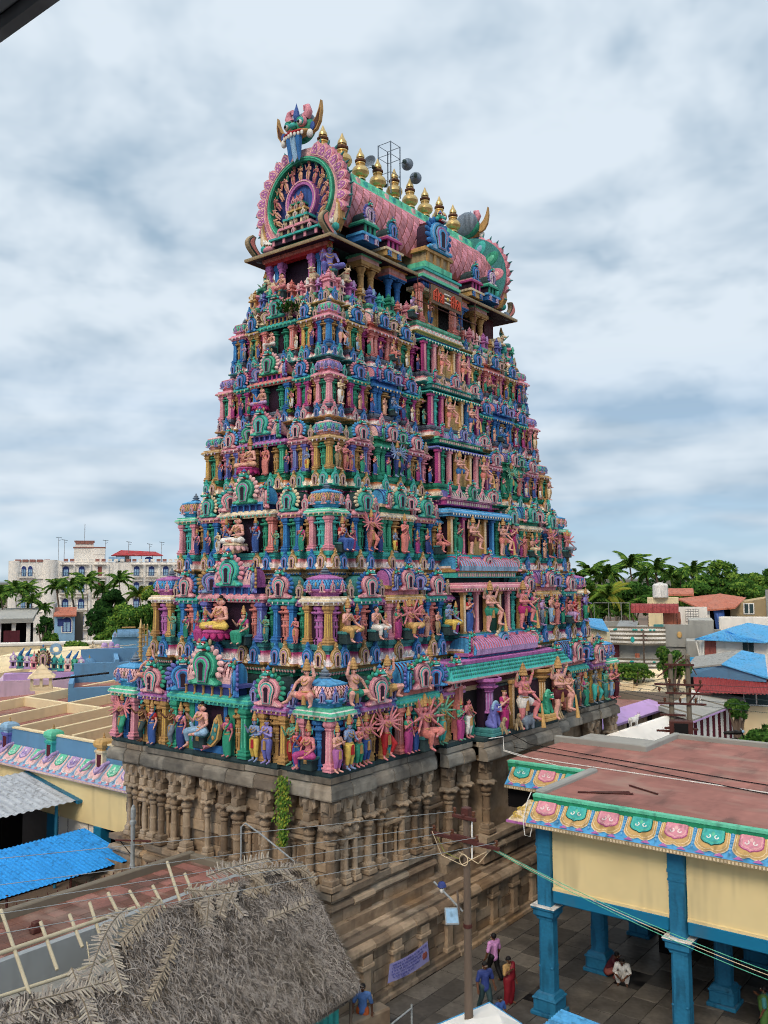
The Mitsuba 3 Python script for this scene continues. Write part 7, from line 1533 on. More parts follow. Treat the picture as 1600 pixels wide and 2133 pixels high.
HB.add(box(-1.15, 1.15, -1.0, -.92, .92, 1.0), 'slate'); HB = HB.ply()
for fl in range(5):
    z_ = 16.2-fl*3.3
    for x_ in (.75, 3.8, 7.25, 14.6, 17.6, 20.5, 23.5):
        if x_ == 7.25: put(HT+'__door', MB().add(box(-.45, .45, -.04, 0, 0, 1.9), 'umber'), M=MH@tr(x_, -.02, z_))
        else: put(HT+'__window', HW, M=MH@tr(x_, -.02, z_))
        put(HT+'__balcony', HB, 'plaster', M=MH@tr(x_, 0, z_-.35))
        put(HT+'__canopy', MB().add(box(-1.2, 1.2, -.9, 0, 0, .14), 'wallwhite'), 'plaster', M=MH@tr(x_, 0, z_+2.25))
        put(HT+'__pilaster', MB().add(box(-.25, .25, -.3, 0, 0, 3.3), 'wallwhite'), 'plaster', M=MH@tr(x_+1.55, 0, z_-.9))
    for x_ in (-7.1, -5.9): put(HT+'__window', HW, M=MH@tr(x_, -1.22, z_)@sc(.75, 1, 1))
    put(HT+'__balcony', HB, 'plaster', M=MH@tr(-6.5, -1.2, z_-.35)@sc(1.3, .8, 1)); put(HT+'__cornice', MB().add(box(-9.3, -2.0, -1.5, 0, 0, .15), 'wallwhite'), 'plaster', M=MH@tr(0, 0, z_-.6))
put(HT+'__gazebo_roof', MB().add(hullmesh([(9.5, 0, 20.4), (20, 0, 20.4), (9.5, 6, 20.4), (20, 6, 20.4), (11.5, 3, 21.6), (18.5, 3, 21.3)]), 'red'), M=MH)
for x_ in (13.4, 15.5, 17.8, 19.6): put(HT+'__gazebo_post', MB().add(box(-.06, .06, -.06, .06, 19, 20.5), 'slate'), M=MH@tr(x_, .3, 0))
put(HT+'__gazebo_room', MB().add(box(10.5, 13.2, 1, 5, 19, 20.5), 'wallgrey').add(box(9.0, 12.2, .2, .3, 19.2, 20.1), 'paleblue'), M=MH)
for x_ in (16.8, 17.3): put(HT+'__water_tank', MB().add(lathe([(.5, 0), (.5, .9), (.2, 1.1), (0, 1.1)], 12), 'royal'), M=MH@tr(x_, 1, 19))
for x_, z_ in ((-.8, 24.1), (.3, 23.6), (8.3, 23.6), (13.0, 23.3), (17.2, 22.9), (19.7, 23.3)):
    t = HT; put(t+'__antenna', MB().add(tube([(0, 0, 19), (0, 0, z_)], .05, 5), 'grey').add(tube([(-.5, 0, z_), (.6, 0, z_-.12)], .05, 4), 'slate').add(tube([(0, 0, z_-.7), (.5, 0, z_-.5)], .035, 4), 'slate'), M=MH@tr(x_, 1.5, 0))
put(HT+'__mast', MB().add(tube([(0, 0, 22), (0, 0, 27)], .05, 5), 'grey'), M=MH@tr(4.2, 3, 0))
# --- low buildings on the left
t = thing('market_hall', 'low white roofed open hall at the far left below the palms', 'building')
put(t+'__roof', MB().add(hullmesh([(-22, 126, 10.2), (-7.8, 126, 10.2), (-22, 140, 11.2), (-7.8, 140, 11.2), (-22, 126, 9.6), (-7.8, 126, 9.6)]), 'wallgrey'), 'plaster', M=ML); put(t+'__wall', MB().add(box(-22, -8.2, 132, 133, 0, 10), 'dark').add(box(-22, -8, 127, 127.3, 0, 7.0), 'wallwhite'), 'plaster', M=ML)
for k in range(8): put(t+'__column', MB().add(box(-.25, .25, -.25, .25, 6, 9.8), 'wallwhite'), 'plaster', M=ML@tr(-21+k*1.8, 127, 0))
put(t+'__shutter', MB().add(box(-11.4, -9.4, 126.6, 126.7, 7.1, 8.6), 'maroon'), M=ML)
t = thing('blue_house', 'narrow pale blue house with a small red tiled roof among the palms', 'house')
put(t+'__wall', MB().add(box(-5.2, -2.6, 128, 136, 0, 10.4), 'paleblue').add(box(-5.4, -5.2, 128.2, 136, 0, 12), 'wallgrey').add(box(-2.6, -1.6, 130, 136, 0, 10.8), 'stonegrey'), 'plaster', M=ML); put(t+'__roof', MB().add(hullmesh([(-5.3, 127.3, 10.5), (-2.4, 127.3, 10.5), (-5.3, 130, 11.5), (-2.4, 130, 11.5), (-5.3, 127.3, 10.3), (-2.4, 127.3, 10.3)]), 'tile'), M=ML)
put(t+'__window', HW, M=ML@tr(-3.6, 127.98, 8.2)); put(t+'__window', MB().add(box(-.5, .5, -.03, .03, 0, 1.0), 'navy'), M=ML@tr(-4.3, 127.95, 9.0))
t = thing('boundary_wall', 'long stained white wall running behind the temple roofs', 'wall')
put(t+'__wall', MB().add(bevbox(-30, 16, 95, 95.5, 0, 8.7, .1), 'wallcream').add(bevbox(-30, 16, 94.9, 95.6, 8.6, 9.0, .1), 'wallwhite'), 'plaster', M=ML)
put('rubble_mound', MB().add(xf(ball((0, 0, 0), 1, 3), sc(9, 5, 2.2)), 'wallcream'), 'plaster', M=ML@tr(-1.5, 84, 7.0), kind='structure')
put('rubble_mound', MB().add(xf(ball((0, 0, 0), 1, 3), sc(6, 4, 1.5)), 'wallcream'), 'plaster', M=ML@tr(-13.5, 82, 7.4), kind='structure')
t = thing('shrine_row', 'row of small lilac, teal and pink shrines along a lilac roof edge', 'shrines')
for k in range(11):
    c = ['lilac', 'teal', 'lilac', 'pink', 'turq', 'violet', 'teal', 'turq', 'palepink', 'green', 'lilac'][k]
    put(t+'__mini_shrine', mini(c), M=ML@tr(-5.6+k*.47, 70, 8.75-.045*k)@sc(.5, .6, 1.05)); 
    if k in (1, 2, 8, 9): put(t+'__peacock', MB().add(body_of([((0, 0, 0), (.15, 0, .25), .14, .09), ((.15, 0, .25), (.25, 0, .45), .07, .05)], n=8), 'blue', smooth=60), M=ML@tr(-5.6+k*.47, 69.9, 9.75-.045*k))
put(t+'__shrine_plinth', MB().add(box(-6.2, -.3, 69.5, 70.6, 7.9, 8.35), 'lilac').add(box(-6.6, -.1, 69.3, 75, 5, 7.9), 'walllilac'), 'plaster', M=ML)
put(t+'__arch_statue', U('gable', 'khaki', 'brown'), M=ML@tr(-3.55, 69.6, 8.7)@sc(.9, .8, 1.25)); put(t+'__halo_disc', MB().add(lathe([(.2, -.05), (.45, -.05), (.45, .05), (.2, .05)], 18, rot('x', 90)), 'paleblue'), M=ML@tr(-2.7, 70.2, 10.0))
t = thing('blue_terrace', 'flat roof with blue painted walls and red floor behind the yellow beams', 'building')
put(t+'__wall', MB().add(box(-1.6, 9, 63, 63.3, 4, 7.9), 'wallblue').add(box(-1.4, 9, 69, 69.3, 7, 9.0), 'wallblue').add(box(-1.6, -1.3, 63, 69.3, 5, 8.2), 'wallblue').add(box(-1, 9, 75, 75.3, 7, 9.6), 'wallblue').add(box(1.5, 1.8, 69, 75, 7, 9.2), 'wallblue'), 'plaster', M=ML); put(t+'__roof', MB().add(box(-1.4, 9, 63.2, 80, 7.2, 7.6), 'roofred').add(box(-1.4, 9, 69.2, 80, 8.2, 8.5), 'roofred'), 'terrace', M=ML)
t = thing('bull_statue', 'white and blue reclining bull with pink figures on the blue roof', 'statue')
put(t+'__body', BUL, M=ML@tr(.2, 76, 8.9)@rot('z', -70)@sc(1.5)); put(t+'__figures', MB().add(body_of([((0, 0, 0), (0, 0, .8), .35, .25), ((.5, 0, .1), (.55, 0, .9), .3, .2), ((1.0, .1, 0), (1, 0, .7), .35, .2)], n=8), 'lilac', smooth=60), M=ML@tr(.8, 76, 9.0))
t = thing('barrel_shrine', 'blue barrel roofed shrine with tiny gold finials', 'shrine')
put(t+'__wall', MB().add(box(1.6, 6, 85, 88, 5, 9.9), 'wallblue'), 'plaster', M=ML); put(t+'__vault', barrel(2.0, .55, 'wallblue', 'slate'), M=ML@tr(3.0, 85.2, 9.9)); put(t+'__finial_row', MB().add(tube([(2.4, 85.2, 10.75), (3.6, 85.2, 10.75)], .07, 5), 'gold'), M=ML)
for k in range(6): put(t+'__arch_ornament', U('kudu', 'paleblue'), M=ML@tr(1.8+k*.75, 84.95, 9.9)@sc(.5))
t = thing('stone_kiosk', 'small cream kiosk with a stepped pyramid roof on the beamed roof', 'kiosk')
put(t+'__roof', MB().add(sqlathe([(.75, 0), (.72, .06), (.52, .22), (.52, .26), (.30, .44), (.30, .48), (.06, .72), (0, .8)]), 'cream'), 'plaster', M=ML@tr(-2.85, 55, 9.5)); put(t+'__base', MB().add(box(-.6, .6, -.6, .6, 0, .2), 'cream'), 'plaster', M=ML@tr(-2.85, 55, 8.8))
for sx in (-1, 0, 1): put(t+'__column', MB().add(box(-.08, .08, -.08, .08, 0, .6), 'wallcream'), 'plaster', M=ML@tr(-2.85+sx*.5, 54.5, 8.95))
t = thing('gilded_mast', 'gilded temple flag mast with tiered rails behind the tower corner', 'flag mast')
put(t+'__shaft', MB().add(lathe([(.16, 0), (.16, 2.6), (.12, 2.7), (.12, 4.8), (.05, 5.2), (0, 5.4)], 10), 'goldleaf'), 'gilt', M=ML@tr(2.88, 60, 7.2))
for k in range(10): put(t+'__ring', MB().add(lathe([(.1, 0), (.2, .02), (.2, .07), (.1, .09)], 10), 'goldleaf'), 'gilt', M=ML@tr(2.88, 60, 9.2+k*.3))
for k in range(3): put(t+'__rail', MB().add(box(-.02, .42, -.05, .05, 0, .08), 'goldleaf').add(lathe([(.05, -.2), (.05, .3), (0, .4)], 6, tr(.40, 0, 0)), 'goldleaf').add(lathe([(.05, -.2), (.05, .3), (0, .4)], 6, tr(.2, 0, 0)), 'goldleaf'), 'gilt', M=ML@tr(2.9, 60, 11.0+k*.42))
put('steel_lattice_tower', MB().add(tube([(-.8, 0, 0), (0, 0, 26)], .12, 4), 'greyblue').add(tube([(.8, 0, 0), (0, 0, 26)], .12, 4), 'greyblue').add(tube([(-2.2, 0, 20), (2.2, 0, 20)], .1, 4), 'greyblue').add(tube([(-1.6, 0, 23), (1.6, 0, 23)], .1, 4), 'greyblue'), M=ML@tr(-62*1.02, 520, 0), label='faint electricity pylon on the horizon at the far left', cat='pylon')
cable([tuple((ML@np.array([-9, 70, 9.4, 1]))[:3]), tuple((ML@np.array([3, 70, 10.2, 1]))[:3])], .02, 'cream', 'pale wire crossing in front of the far left trees', 'wire')
t = thing('black_pipe', 'black pipe sticking out beside the lowest left corner of the tower', 'pipe'); put(t+'__tube', MB().add(tube([(-14.6, 8.6, 10.6), (-13.2, 6.4, 10.9)], .05, 6), 'dark'))
# --- houses on the right
t = thing('balcony_house', 'grey house hung with striped cloth screens along its balconies', 'house')
put(t+'__wall', MB().add(box(-5.9, 1.2, 85.4, 95, 0, 10.2), 'wallgrey').add(box(-.9, 1.3, 84.6, 86, 0, 10.6), 'wallgrey'), 'plaster', M=MR)
def screen(w_, h_, seed):
    q = np.random.default_rng(seed); m = MB(); n = 24; x = np.linspace(0, w_, n); n2 = 9
    for k in range(n2):
        z0_, z1_ = h_*k/n2, h_*(k+1)/n2; y0_ = .06*np.sin(x*2.1+k*.7); y1_ = .06*np.sin(x*2.1+(k+1)*.7); sg_ = .12*np.sin(x/w_*math.pi)
        m.add(quads([np.stack([x, y0_, z0_-sg_*(1-k/n2)*.6], 1), np.stack([x, y1_, z1_-sg_*(1-(k+1)/n2)*.6], 1)], False), 'wallwhite' if k % 2 else 'stonegrey')
    for k in range(7): m.add(ball((q.uniform(.1, w_), -.1, h_*q.choice([.82, .85, .3])), (.14, .02, .09), 0), 'turq')
    m.add(ball((w_*.42, -.1, h_*.28), (.18, .02, .28), 1), 'turq'); return m
put(t+'__upper_screen', screen(5.0, 1.65, 3), 'plaster', M=MR@tr(-5.85, 84.3, 8.95)); put(t+'__lower_screen', screen(4.9, 1.5, 5), 'plaster', M=MR@tr(-5.85, 84.2, 6.2))
put(t+'__balcony', MB().add(box(-5.8, -.9, 84.6, 86, 7.6, 7.7), 'wallgrey').add(box(-5.8, -.9, 86, 86.1, 7.7, 9.0), 'dark').add(box(-5.85, -5.7, 84.3, 84.5, 4, 10.5), 'wallwhite').add(box(-5.5, -5.0, 85, 85.3, 7.7, 9), 'maroon').add(box(-1.8, -1.2, 85.6, 85.8, 7.7, 9), 'ochre').add(box(-3.6, -3.2, 85, 85.2, 7.7, 8.1), 'tile'), M=MR)
put(t+'__parapet', MB().add(box(-1.0, 3.2, 84.4, 84.7, 8.8, 10.8), 'wallgrey').add(box(1.2, 3.3, 84.5, 90, 7, 11.2), 'wallgrey'), 'plaster', M=MR)
put(t+'__yellow_disc', MB().add(ball((0, 0, 0), (.22, .04, .30), 2), 'ochre'), M=MR@tr(.35, 84.3, 9.9))
t2 = t
a_ = np.linspace(0, math.pi, 12)
put(t+'__arched_shelter', MB().add(quads([np.stack([x_+0*a_, 88-1.4*np.cos(a_), 11.75+.85*np.sin(a_)], 1) for x_ in np.linspace(-3.95, .35, 2)], False), 'sheetred'), M=MR)
for k in range(12): put(t+'__shelter_rib', MB().add(tube(np.stack([0*a_, -1.42*np.cos(a_), .87*np.sin(a_)], 1), .03, 4), 'sheetred'), M=MR@tr(-3.9+k*.385, 88, 11.75))
for x_ in (-3.7, -2.4, -1.0, .2): put(t+'__shelter_post', MB().add(tube([(x_, 87, 10), (x_, 87, 11.9)], .04, 5), 'rust'), M=MR)
put(t+'__brick_tank', MB().add(lathe([(.75, 0), (.8, .8), (.75, 1.6), (.6, 1.6), (.6, .5), (0, .5)], 16), 'tile'), M=MR@tr(-.25, 88.5, 10.2)); put(t+'__solar_panel', MB().add(hullmesh([(-5.4, 86, 10.3), (-3.4, 86, 10.3), (-5.0, 87.2, 11.0), (-3.3, 87.2, 11.0), (-5.4, 86, 10.25), (-3.4, 86, 10.25)]), 'steel').add(box(-1.9, -.9, 86, 87, 10.2, 10.7), 'teal'), M=MR)
put(t+'__pipe_frame', MB().add(tube([(-7.6, 90, 10), (-7.6, 90, 12.6), (-4.2, 90, 12.6), (-4.2, 90, 10)], .04, 5), 'wallgrey').add(tube([(-6.2, 90, 10), (-6.2, 90, 12.6)], .04, 4), 'wallgrey').add(tube([(-5.0, 90, 10), (-5.0, 90, 12.6)], .04, 4), 'wallgrey'), M=MR)
put(t+'__terrace_wall', MB().add(box(-7.8, -4.5, 89.8, 90.2, 6, 10.8), 'wallgrey'), 'plaster', M=MR); put(t+'__terrace_room', MB().add(box(-2.6, .4, 93, 94, 8, 13.1), 'wallcream').add(box(-.4, 3.0, 91, 91.2, 9, 12.2), 'wallwhite'), 'plaster', M=MR); put(t+'__lattice', MB().add(box(1.0, 2.2, 90.9, 91, 10.8, 12), 'grey'), M=MR)
for k in range(5):
    for j in range(5): put(t+'__lattice_block', MB().add(box(1.02+k*.24, 1.20+k*.24, 90.85, 90.95, 10.83+j*.24, 11.0+j*.24), 'wallwhite'), M=MR)
t = thing('water_tank', 'white plastic water tank on a cream rooftop block', 'water tank'); put(t+'__drum', MB().add(lathe([(.75, 0), (.75, 1.2), (.6, 1.35), (.25, 1.4), (.25, 1.5), (0, 1.5)], 16), 'white'), M=MR@tr(-1.3, 93, 13.1))
t = thing('orange_roof_house', 'white house under an orange tiled sheet roof with a blue tarpaulin', 'house')
put(t+'__roof', MB().add(hullmesh([(.3, 97, 12.9), (2.8, 92, 11.9), (5.6, 92, 12.15), (7.0, 97, 13.0), (4.5, 97, 13.4), (.3, 97, 12.75), (2.8, 92, 11.75), (5.6, 92, 12.0)]), 'tile').add(hullmesh([(-1.5, 99, 13.3), (2.0, 99, 13.3), (-1.0, 102, 13.9), (2, 102, 13.9), (-1.5, 99, 13.1), (2, 99, 13.1)]), 'tile'), M=MR)
put(t+'__wall', MB().add(box(2.9, 3.3, 92.5, 99, 8, 11.9), 'wallwhite').add(box(3.3, 6, 95, 99, 8, 12.4), 'dark'), 'plaster', M=MR); put(t+'__tarpaulin', MB().add(hullmesh([(3.6, 92.6, 12), (4.6, 92.6, 11.9), (3.8, 92.4, 10.2), (4.7, 92.3, 9.3), (4.2, 92.1, 9.2), (4.0, 92, 11)]), 'royal'), M=MR)
t = thing('grey_house', 'weathered grey house with a white framed window at the right edge', 'house')
put(t+'__wall', MB().add(hullmesh([(5.3, 94.5, 8), (9.4, 94.5, 8), (5.3, 94.5, 12.4), (9.4, 94.5, 13.1), (5.3, 100, 8), (9.4, 100, 8), (5.3, 100, 12.4), (9.4, 100, 13.1)]), 'khaki').add(box(8.6, 9.6, 94, 95, 8, 13.8), 'wallgrey'), 'plaster', M=MR)
put(t+'__window', MB().add(box(-.5, .5, -.1, 0, -.1, 1.0), 'white').add(box(-.40, -.06, -.12, -.1, 0, .9), 'slate').add(box(.06, .40, -.12, -.1, 0, .9), 'slate'), M=MR@tr(7.0, 94.5, 11.5))
t = thing('stained_wall', 'long rain stained whitish wall behind the blue roofs', 'wall'); put(t+'__wall', MB().add(bevbox(3.9, 12, 88, 88.4, 4, 11.4, .05), 'wallwhite').add(bevbox(1.2, 4.0, 86.5, 86.9, 4, 10.3, .05), 'wallgrey'), 'plaster', M=MR)
t = thing('blue_roof_house', 'pale house with a brown door under the upper bright blue sheet roof', 'house')
put(t+'__roof', MB().add(hullmesh([(1.5, 78, 9.95), (7.0, 78, 9.75), (4.2, 80, 10.75), (3.6, 79, 10.5), (1.5, 78, 9.88), (7.0, 78, 9.68)]), 'sky').add(hullmesh([(4.2, 80, 10.75), (6.0, 83, 11.1), (9.5, 83, 10.6), (9.5, 80, 9.8), (7.0, 78, 9.75), (6.5, 79, 9.7)]), 'sky'), M=MR)
for k in range(16): put(t+'__roof_rib', MB().add(tube([(4.1+(k-8)*.05, 79.2, 10.62-abs(k-8)*.03), (1.7+k*.34, 77.96, 9.99-k*.012)], .018, 3), 'sheetblue'), M=MR)
put(t+'__wall', MB().add(box(2.6, 7.4, 79, 84, 0, 9.9), 'wallwhite').add(box(7.2, 9.4, 79.5, 84, 0, 9.9), 'wallwhite').add(box(.9, 2.6, 80.5, 84, 0, 9.6), 'wallgrey').add(hullmesh([(1.5, 78.6, 0), (4.8, 78.6, 0), (1.5, 78.6, 8.3), (3.0, 78.6, 8.3), (4.8, 78.6, 7.2), (1.5, 78.9, 8.3), (3, 78.9, 8.3), (4.8, 78.9, 7.2), (4.8, 78.9, 0), (1.5, 78.9, 0)]), 'wallgrey'), 'plaster', M=MR)
put(t+'__door', MB().add(box(-.45, .45, -.06, 0, 0, 1.5), 'umber').add(box(-.85, -.5, -.06, 0, 0, 1.5), 'white'), M=MR@tr(2.75, 78.98, 8.3)); put(t+'__window', MB().add(box(-.42, .42, -.05, 0, 0, 1.1), 'slate').add(box(-.03, .03, -.07, 0, 0, 1.1), 'grey'), M=MR@tr(5.7, 79, 8.6)); put(t+'__window', MB().add(box(-.35, .35, -.05, 0, 0, .5), 'dark'), M=MR@tr(8.1, 79.45, 9.2))
put(t+'__leaning_pipe', MB().add(tube([(1.6, 78.2, 9.9), (2.1, 78.2, 7.3)], .06, 5), 'wallwhite'), M=MR)
t = thing('lower_blue_roof_house', 'house under the lower blue roof with a red sheet awning and glazed window', 'house')
put(t+'__roof', MB().add(hullmesh([(3.2, 70.5, 8.62), (6.3, 70, 7.75), (6.6, 75, 9.0), (5.0, 76, 9.25), (3.2, 70.5, 8.55), (6.3, 70, 7.65)]), 'sky').add(hullmesh([(.6, 72, 8.1), (3.2, 70.5, 8.62), (5.0, 76, 9.25), (1.5, 76, 8.7), (.6, 72, 8.0), (3.2, 70.5, 8.5)]), 'wallgrey'), M=MR)
put(t+'__gable', MB().add(hullmesh([(.7, 71.5, 7.9), (3.2, 70.7, 8.5), (6.2, 70.2, 7.65), (.7, 71.5, 7.5), (6.2, 70.2, 7.4), (3.2, 71.2, 8.5), (6.2, 71, 7.4)]), 'wallblue'), 'plaster', M=MR)
put(t+'__awning', corrugated(1.2, 6.3, 71, 7.55, 68.2, 6.75, .25, .03, 'sheetred'), M=MR); put(t+'__wall', MB().add(box(1, 6.4, 71, 75, 0, 7.5), 'dark').add(box(4.6, 7.5, 70.4, 71, 0, 5.6), 'wallcream'), 'plaster', M=MR); put(t+'__window', MB().add(box(-.9, .9, -.05, 0, -.05, 1.2), 'white').add(box(-.82, -.05, -.07, -.05, .05, 1.1), 'slate').add(box(.05, .82, -.07, -.05, .05, 1.1), 'slate'), M=MR@tr(5.5, 70.35, 5.7))
put(t+'__side_wall', MB().add(box(.6, 1.0, 71, 80, 0, 8.0), 'wallgrey').add(box(.9, 2.4, 76, 76.2, 7.6, 8.6), 'sky'), 'plaster', M=MR)
t = thing('blue_awning_house', 'cream wall under a blue sheet roof just behind the right edge of the tower', 'house'); put(t+'__roof', MB().add(hullmesh([(-8.8, 75, 11.6), (-5.2, 75, 10.75), (-8.8, 79, 11.7), (-6, 79, 11.5), (-8.8, 75, 11.45), (-5.2, 75, 10.6)]), 'sky'), M=MR); put(t+'__wall', MB().add(box(-8.6, -5.4, 75.5, 79, 0, 10.7), 'wallcream'), 'plaster', M=MR)
# --- temple side buildings on the right: white vault, lilac band, stone wall, ramp, striped wall
t = thing('white_vault', 'cream white domed roof seamed with old cracks beyond the tower', 'building')
def vaulted(): 
    xs = np.linspace(-4.4, 3.7, 22); ys = np.linspace(0, 9, 10); rings = []
    for y_ in ys: rings.append(np.stack([xs, 66+0*xs+y_, 5.3+(2.3*np.clip(1-((xs+.2)/4.5)**4, 0, 1)**.5)*(np.sin((y_/9)*math.pi*.5+.22)**.8)], 1))
    return quads(rings, False)
MV = MR@tr(.1, 2.5, -.1)
put(t+'__vault', MB().add(vaulted(), 'cream').add(hullmesh([(-4.3, 68, 7.05), (-3.3, 68, 7.1), (-4.3, 74, 7.6), (-3.3, 74, 7.7), (-4.3, 68, 5), (-3.3, 68, 5), (-3.3, 74, 5)]), 'cream'), 'plaster', M=MV); put(t+'__base', MB().add(box(-4.4, 3.9, 65.8, 66.1, 0, 5.6), 'wallcream').add(box(-4.2, .1, 64.5, 64.9, 5.2, 6.9), 'stonegrey'), 'plaster', M=MV)
q = np.random.default_rng(17)
for k in range(12):
    x_, y_ = q.uniform(-2.8, 2.8), q.uniform(.8, 5); 
    f_ = lambda x, y: 5.3+(2.3*max(1-((x+.2)/4.5)**4, 0)**.5)*(math.sin((y/9)*math.pi*.5+.22)**.8)
    x2, y2 = x_+q.normal(0, .8), y_+q.normal(0, .8); put(t+'__patched_crack', MB().add(tube([(x, 66+y, f_(x, y)+.02) for x, y in ((x_, y_), ((x_+x2)/2+.1, (y_+y2)/2), (x2, y2))], .045, 4), 'stonegrey'), M=MV)
t = thing('lilac_edged_hall', 'flat red roofed hall with a sloping lilac edge and squared stone wall', 'building')
put(t+'__roof', MB().add(hullmesh([(13, -4.0, 6.2), (27, -4.0, 6.2), (13, 2.5, 6.3), (27, 2.5, 6.3), (13, -4, 5.9), (27, -4, 5.9), (13, 2.5, 5.9), (27, 2.5, 5.9)]), 'roofred'), 'terrace'); put(t+'__lilac_edge', MB().add(hullmesh([(13, -5.15, 5.86), (26.6, -5.15, 5.86), (13, -3.7, 6.32), (26.6, -3.7, 6.32), (13, -5.1, 5.7), (26.6, -5.1, 5.7), (13, -3.7, 6.0), (26.6, -3.7, 6.0)]), 'lilac'), 'plaster')
for r_ in range(6):
    for k in range(12):
        x0_ = 13.2+k*1.1+(.5 if r_ % 2 else 0); put(t+'__wall_block', MB().add(bevbox(x0_, x0_+1.08, -4.9, -4.6, 5.26-r_*.5, 5.74-r_*.5, .02), float(q.uniform())), 'stone')
for x_ in (15.2, 18.6, 22.2): put(t+'__window', MB().add(box(-.35, .35, -.03, .2, 0, .6), 'dark'), M=tr(x_, -4.95, 5.0))
t = thing('white_ramp_wall', 'whitewashed sloping wall with two red painted letters beside the cow', 'wall')
put(t+'__wall', MB().add(hullmesh([(8.5, -8.1, 5.45), (22.5, -8.1, 5.15), (8.5, -7.0, 6.1), (22.5, -7.0, 6.0), (8.5, -6.7, 6.1), (22.5, -6.7, 6.0), (8.5, -8.1, 0), (22.5, -8.1, 0), (8.5, -6.7, 0), (22.5, -6.7, 0)]), 'wallwhite'), 'plaster')
for x0_, k_ in ((17.1, 0), (18.4, 1)):
    for s in ([[(0, 0), (0, .3), (.12, .3), (.12, 0)], [(.12, .15), (.22, .3), (.28, .1)]] if k_ == 0 else [[(0, .25), (.06, .05), (.16, .05)], [(.16, .3), (.2, 0)]]): put(t+'__letter_stroke', MB().add(tube([(x_*2.2, -.0, z_*1.7) for x_, z_ in s], .03, 4), 'umber'), M=tr(x0_, -7.88, 5.42)@rot('x', -55))
t = thing('cow', 'white cow standing on the ledge of the whitewashed wall', 'cow')
cb = [((-.55, 0, .95), (.5, 0, .98), .27, .25), ((-.2, 0, .88), (.2, 0, .85), .30, .28), ((.5, 0, 1.05), (.85, 0, 1.35), .20, .13), ((.85, 0, 1.38), (1.12, 0, 1.22), .13, .08), ((.45, 0, 1.2), (.35, 0, 1.28), .15, .12)]
for x_, sx in ((-.55, -.12), (-.5, .13), (.45, -.12), (.5, .13)): cb += [((x_, sx, .85), (x_+.02, sx, .45), .13, .06), ((x_+.02, sx, .45), (x_, sx, .04), .055, .05)]
cb += [((-.8, 0, 1.05), (-.88, .02, .5), .04, .025)]
cm = MB().add(body_of(cb, .09, 10), 'white', smooth=True)
for s in (-1, 1): cm.add(tube([(.86, s*.07, 1.48), (.84, s*.16, 1.6), (.88, s*.13, 1.72)], [.03, .025, .008], 6), 'khaki').add(ball((.82, s*.17, 1.40), (.04, .10, .04)), 'white').add(ball((.98, s*.085, 1.36), (.02, .015, .02), 0), 'dark')
cm.add(ball((1.17, 0, 1.20), (.05, .06, .05)), 'khaki').add(tube([(-.88, .02, .55), (-.9, .02, .35)], [.03, .045], 5), 'dark'); cmp_ = cm.ply()
put(t+'__body', cmp_, M=tr(14.6, -6.85, 6.02)@rot('z', -20)@sc(.52)); put(t+'__rope', MB().add(tube([(15.0, -6.9, 6.6), (15.8, -6.8, 6.45), (16.9, -6.8, 6.1)], .015, 4), 'brown'))
t = thing('goat', 'white goat on the wall top beside the transformer poles', 'goat'); put(t+'__body', cmp_, M=tr(24.5, -7.4, 6.42)@rot('z', 60)@sc(.6))
t = thing('striped_wall', 'long low wall painted in red and white stripes under a grey sloping roof', 'wall')
for k in range(26): put(t+'__stripe', MB().add(box(0, .62, -.05, .05, 0, 5.95), 'maroon' if k % 2 else 'white'), 'plaster', M=tr(19.4+k*.62, -8.6, 0))
put(t+'__roof', MB().add(hullmesh([(19.2, -8.95, 6.12), (36, -8.95, 6.12), (20.2, -6.3, 6.6), (36, -6.3, 6.6), (19.2, -8.95, 5.97), (36, -8.95, 5.97), (20.2, -6.3, 6.3), (36, -6.3, 6.3)]), 'wallgrey').add(box(19.2, 36, -8.98, -8.8, 5.9, 6.0), 'lilac'), 'plaster')
for x_ in (20.5, 26, 31.5): put(t+'__roof_seam', MB().add(hullmesh([(x_, -8.97, 6.14), (x_+.25, -8.97, 6.14), (x_, -6.3, 6.66), (x_+.25, -6.3, 6.66), (x_, -8.97, 6.05), (x_, -6.3, 6.5), (x_+.25, -8.97, 6.05)]), 'stonegrey'), 'plaster')
t = thing('transformer_poles', 'twin concrete poles carrying crossarms, insulators and a dark transformer box', 'utility pole')
for x_ in (-.30, .58): put(t+'__pole', MB().add(lathe([(.17, 0), (.12, 10.9), (0, 11)], 8), 'stonegrey'), 'plaster', M=MR@tr(x_, 50, 0))
for z_, x0_, x1_ in ((9.35, -1.15, 1.3), (8.9, -.6, 1.7), (8.35, -1.0, 1.45), (7.75, -.9, .4), (10.4, -.6, .9), (7.05, -.7, 1.0), (6.9, -1.1, .3)): put(t+'__crossarm', MB().add(box(x0_, x1_, -.06, .06, -.05, .05), 'rust'), M=MR@tr(0, 49.8, z_))
for k in range(9): put(t+'__insulator', _cache['ins'], M=MR@tr(-.9+k*.26, 49.8, (8.9, 8.35, 9.35)[k % 3]+.05)@sc(1.3))
put(t+'__brace', MB().add(tube([(-.3, 49.8, 10.2), (.58, 49.8, 10.7), (1.0, 49.8, 9.9)], .03, 4), 'rust').add(tube([(-1.0, 49.8, 9.7), (.4, 49.8, 10.9)], .03, 4), 'rust').add(tube([(.58, 49.8, 8.4), (1.2, 49.8, 9.3)], .035, 4), 'rust'), M=MR)
put(t+'__transformer', MB().add(bevbox(-.45, .75, -.4, .4, 0, 1.1, .04), 'rust').add(box(-.2, .5, -.45, -.4, .1, 1.0), 'dark'), M=MR@tr(0, 49.7, 6.4))
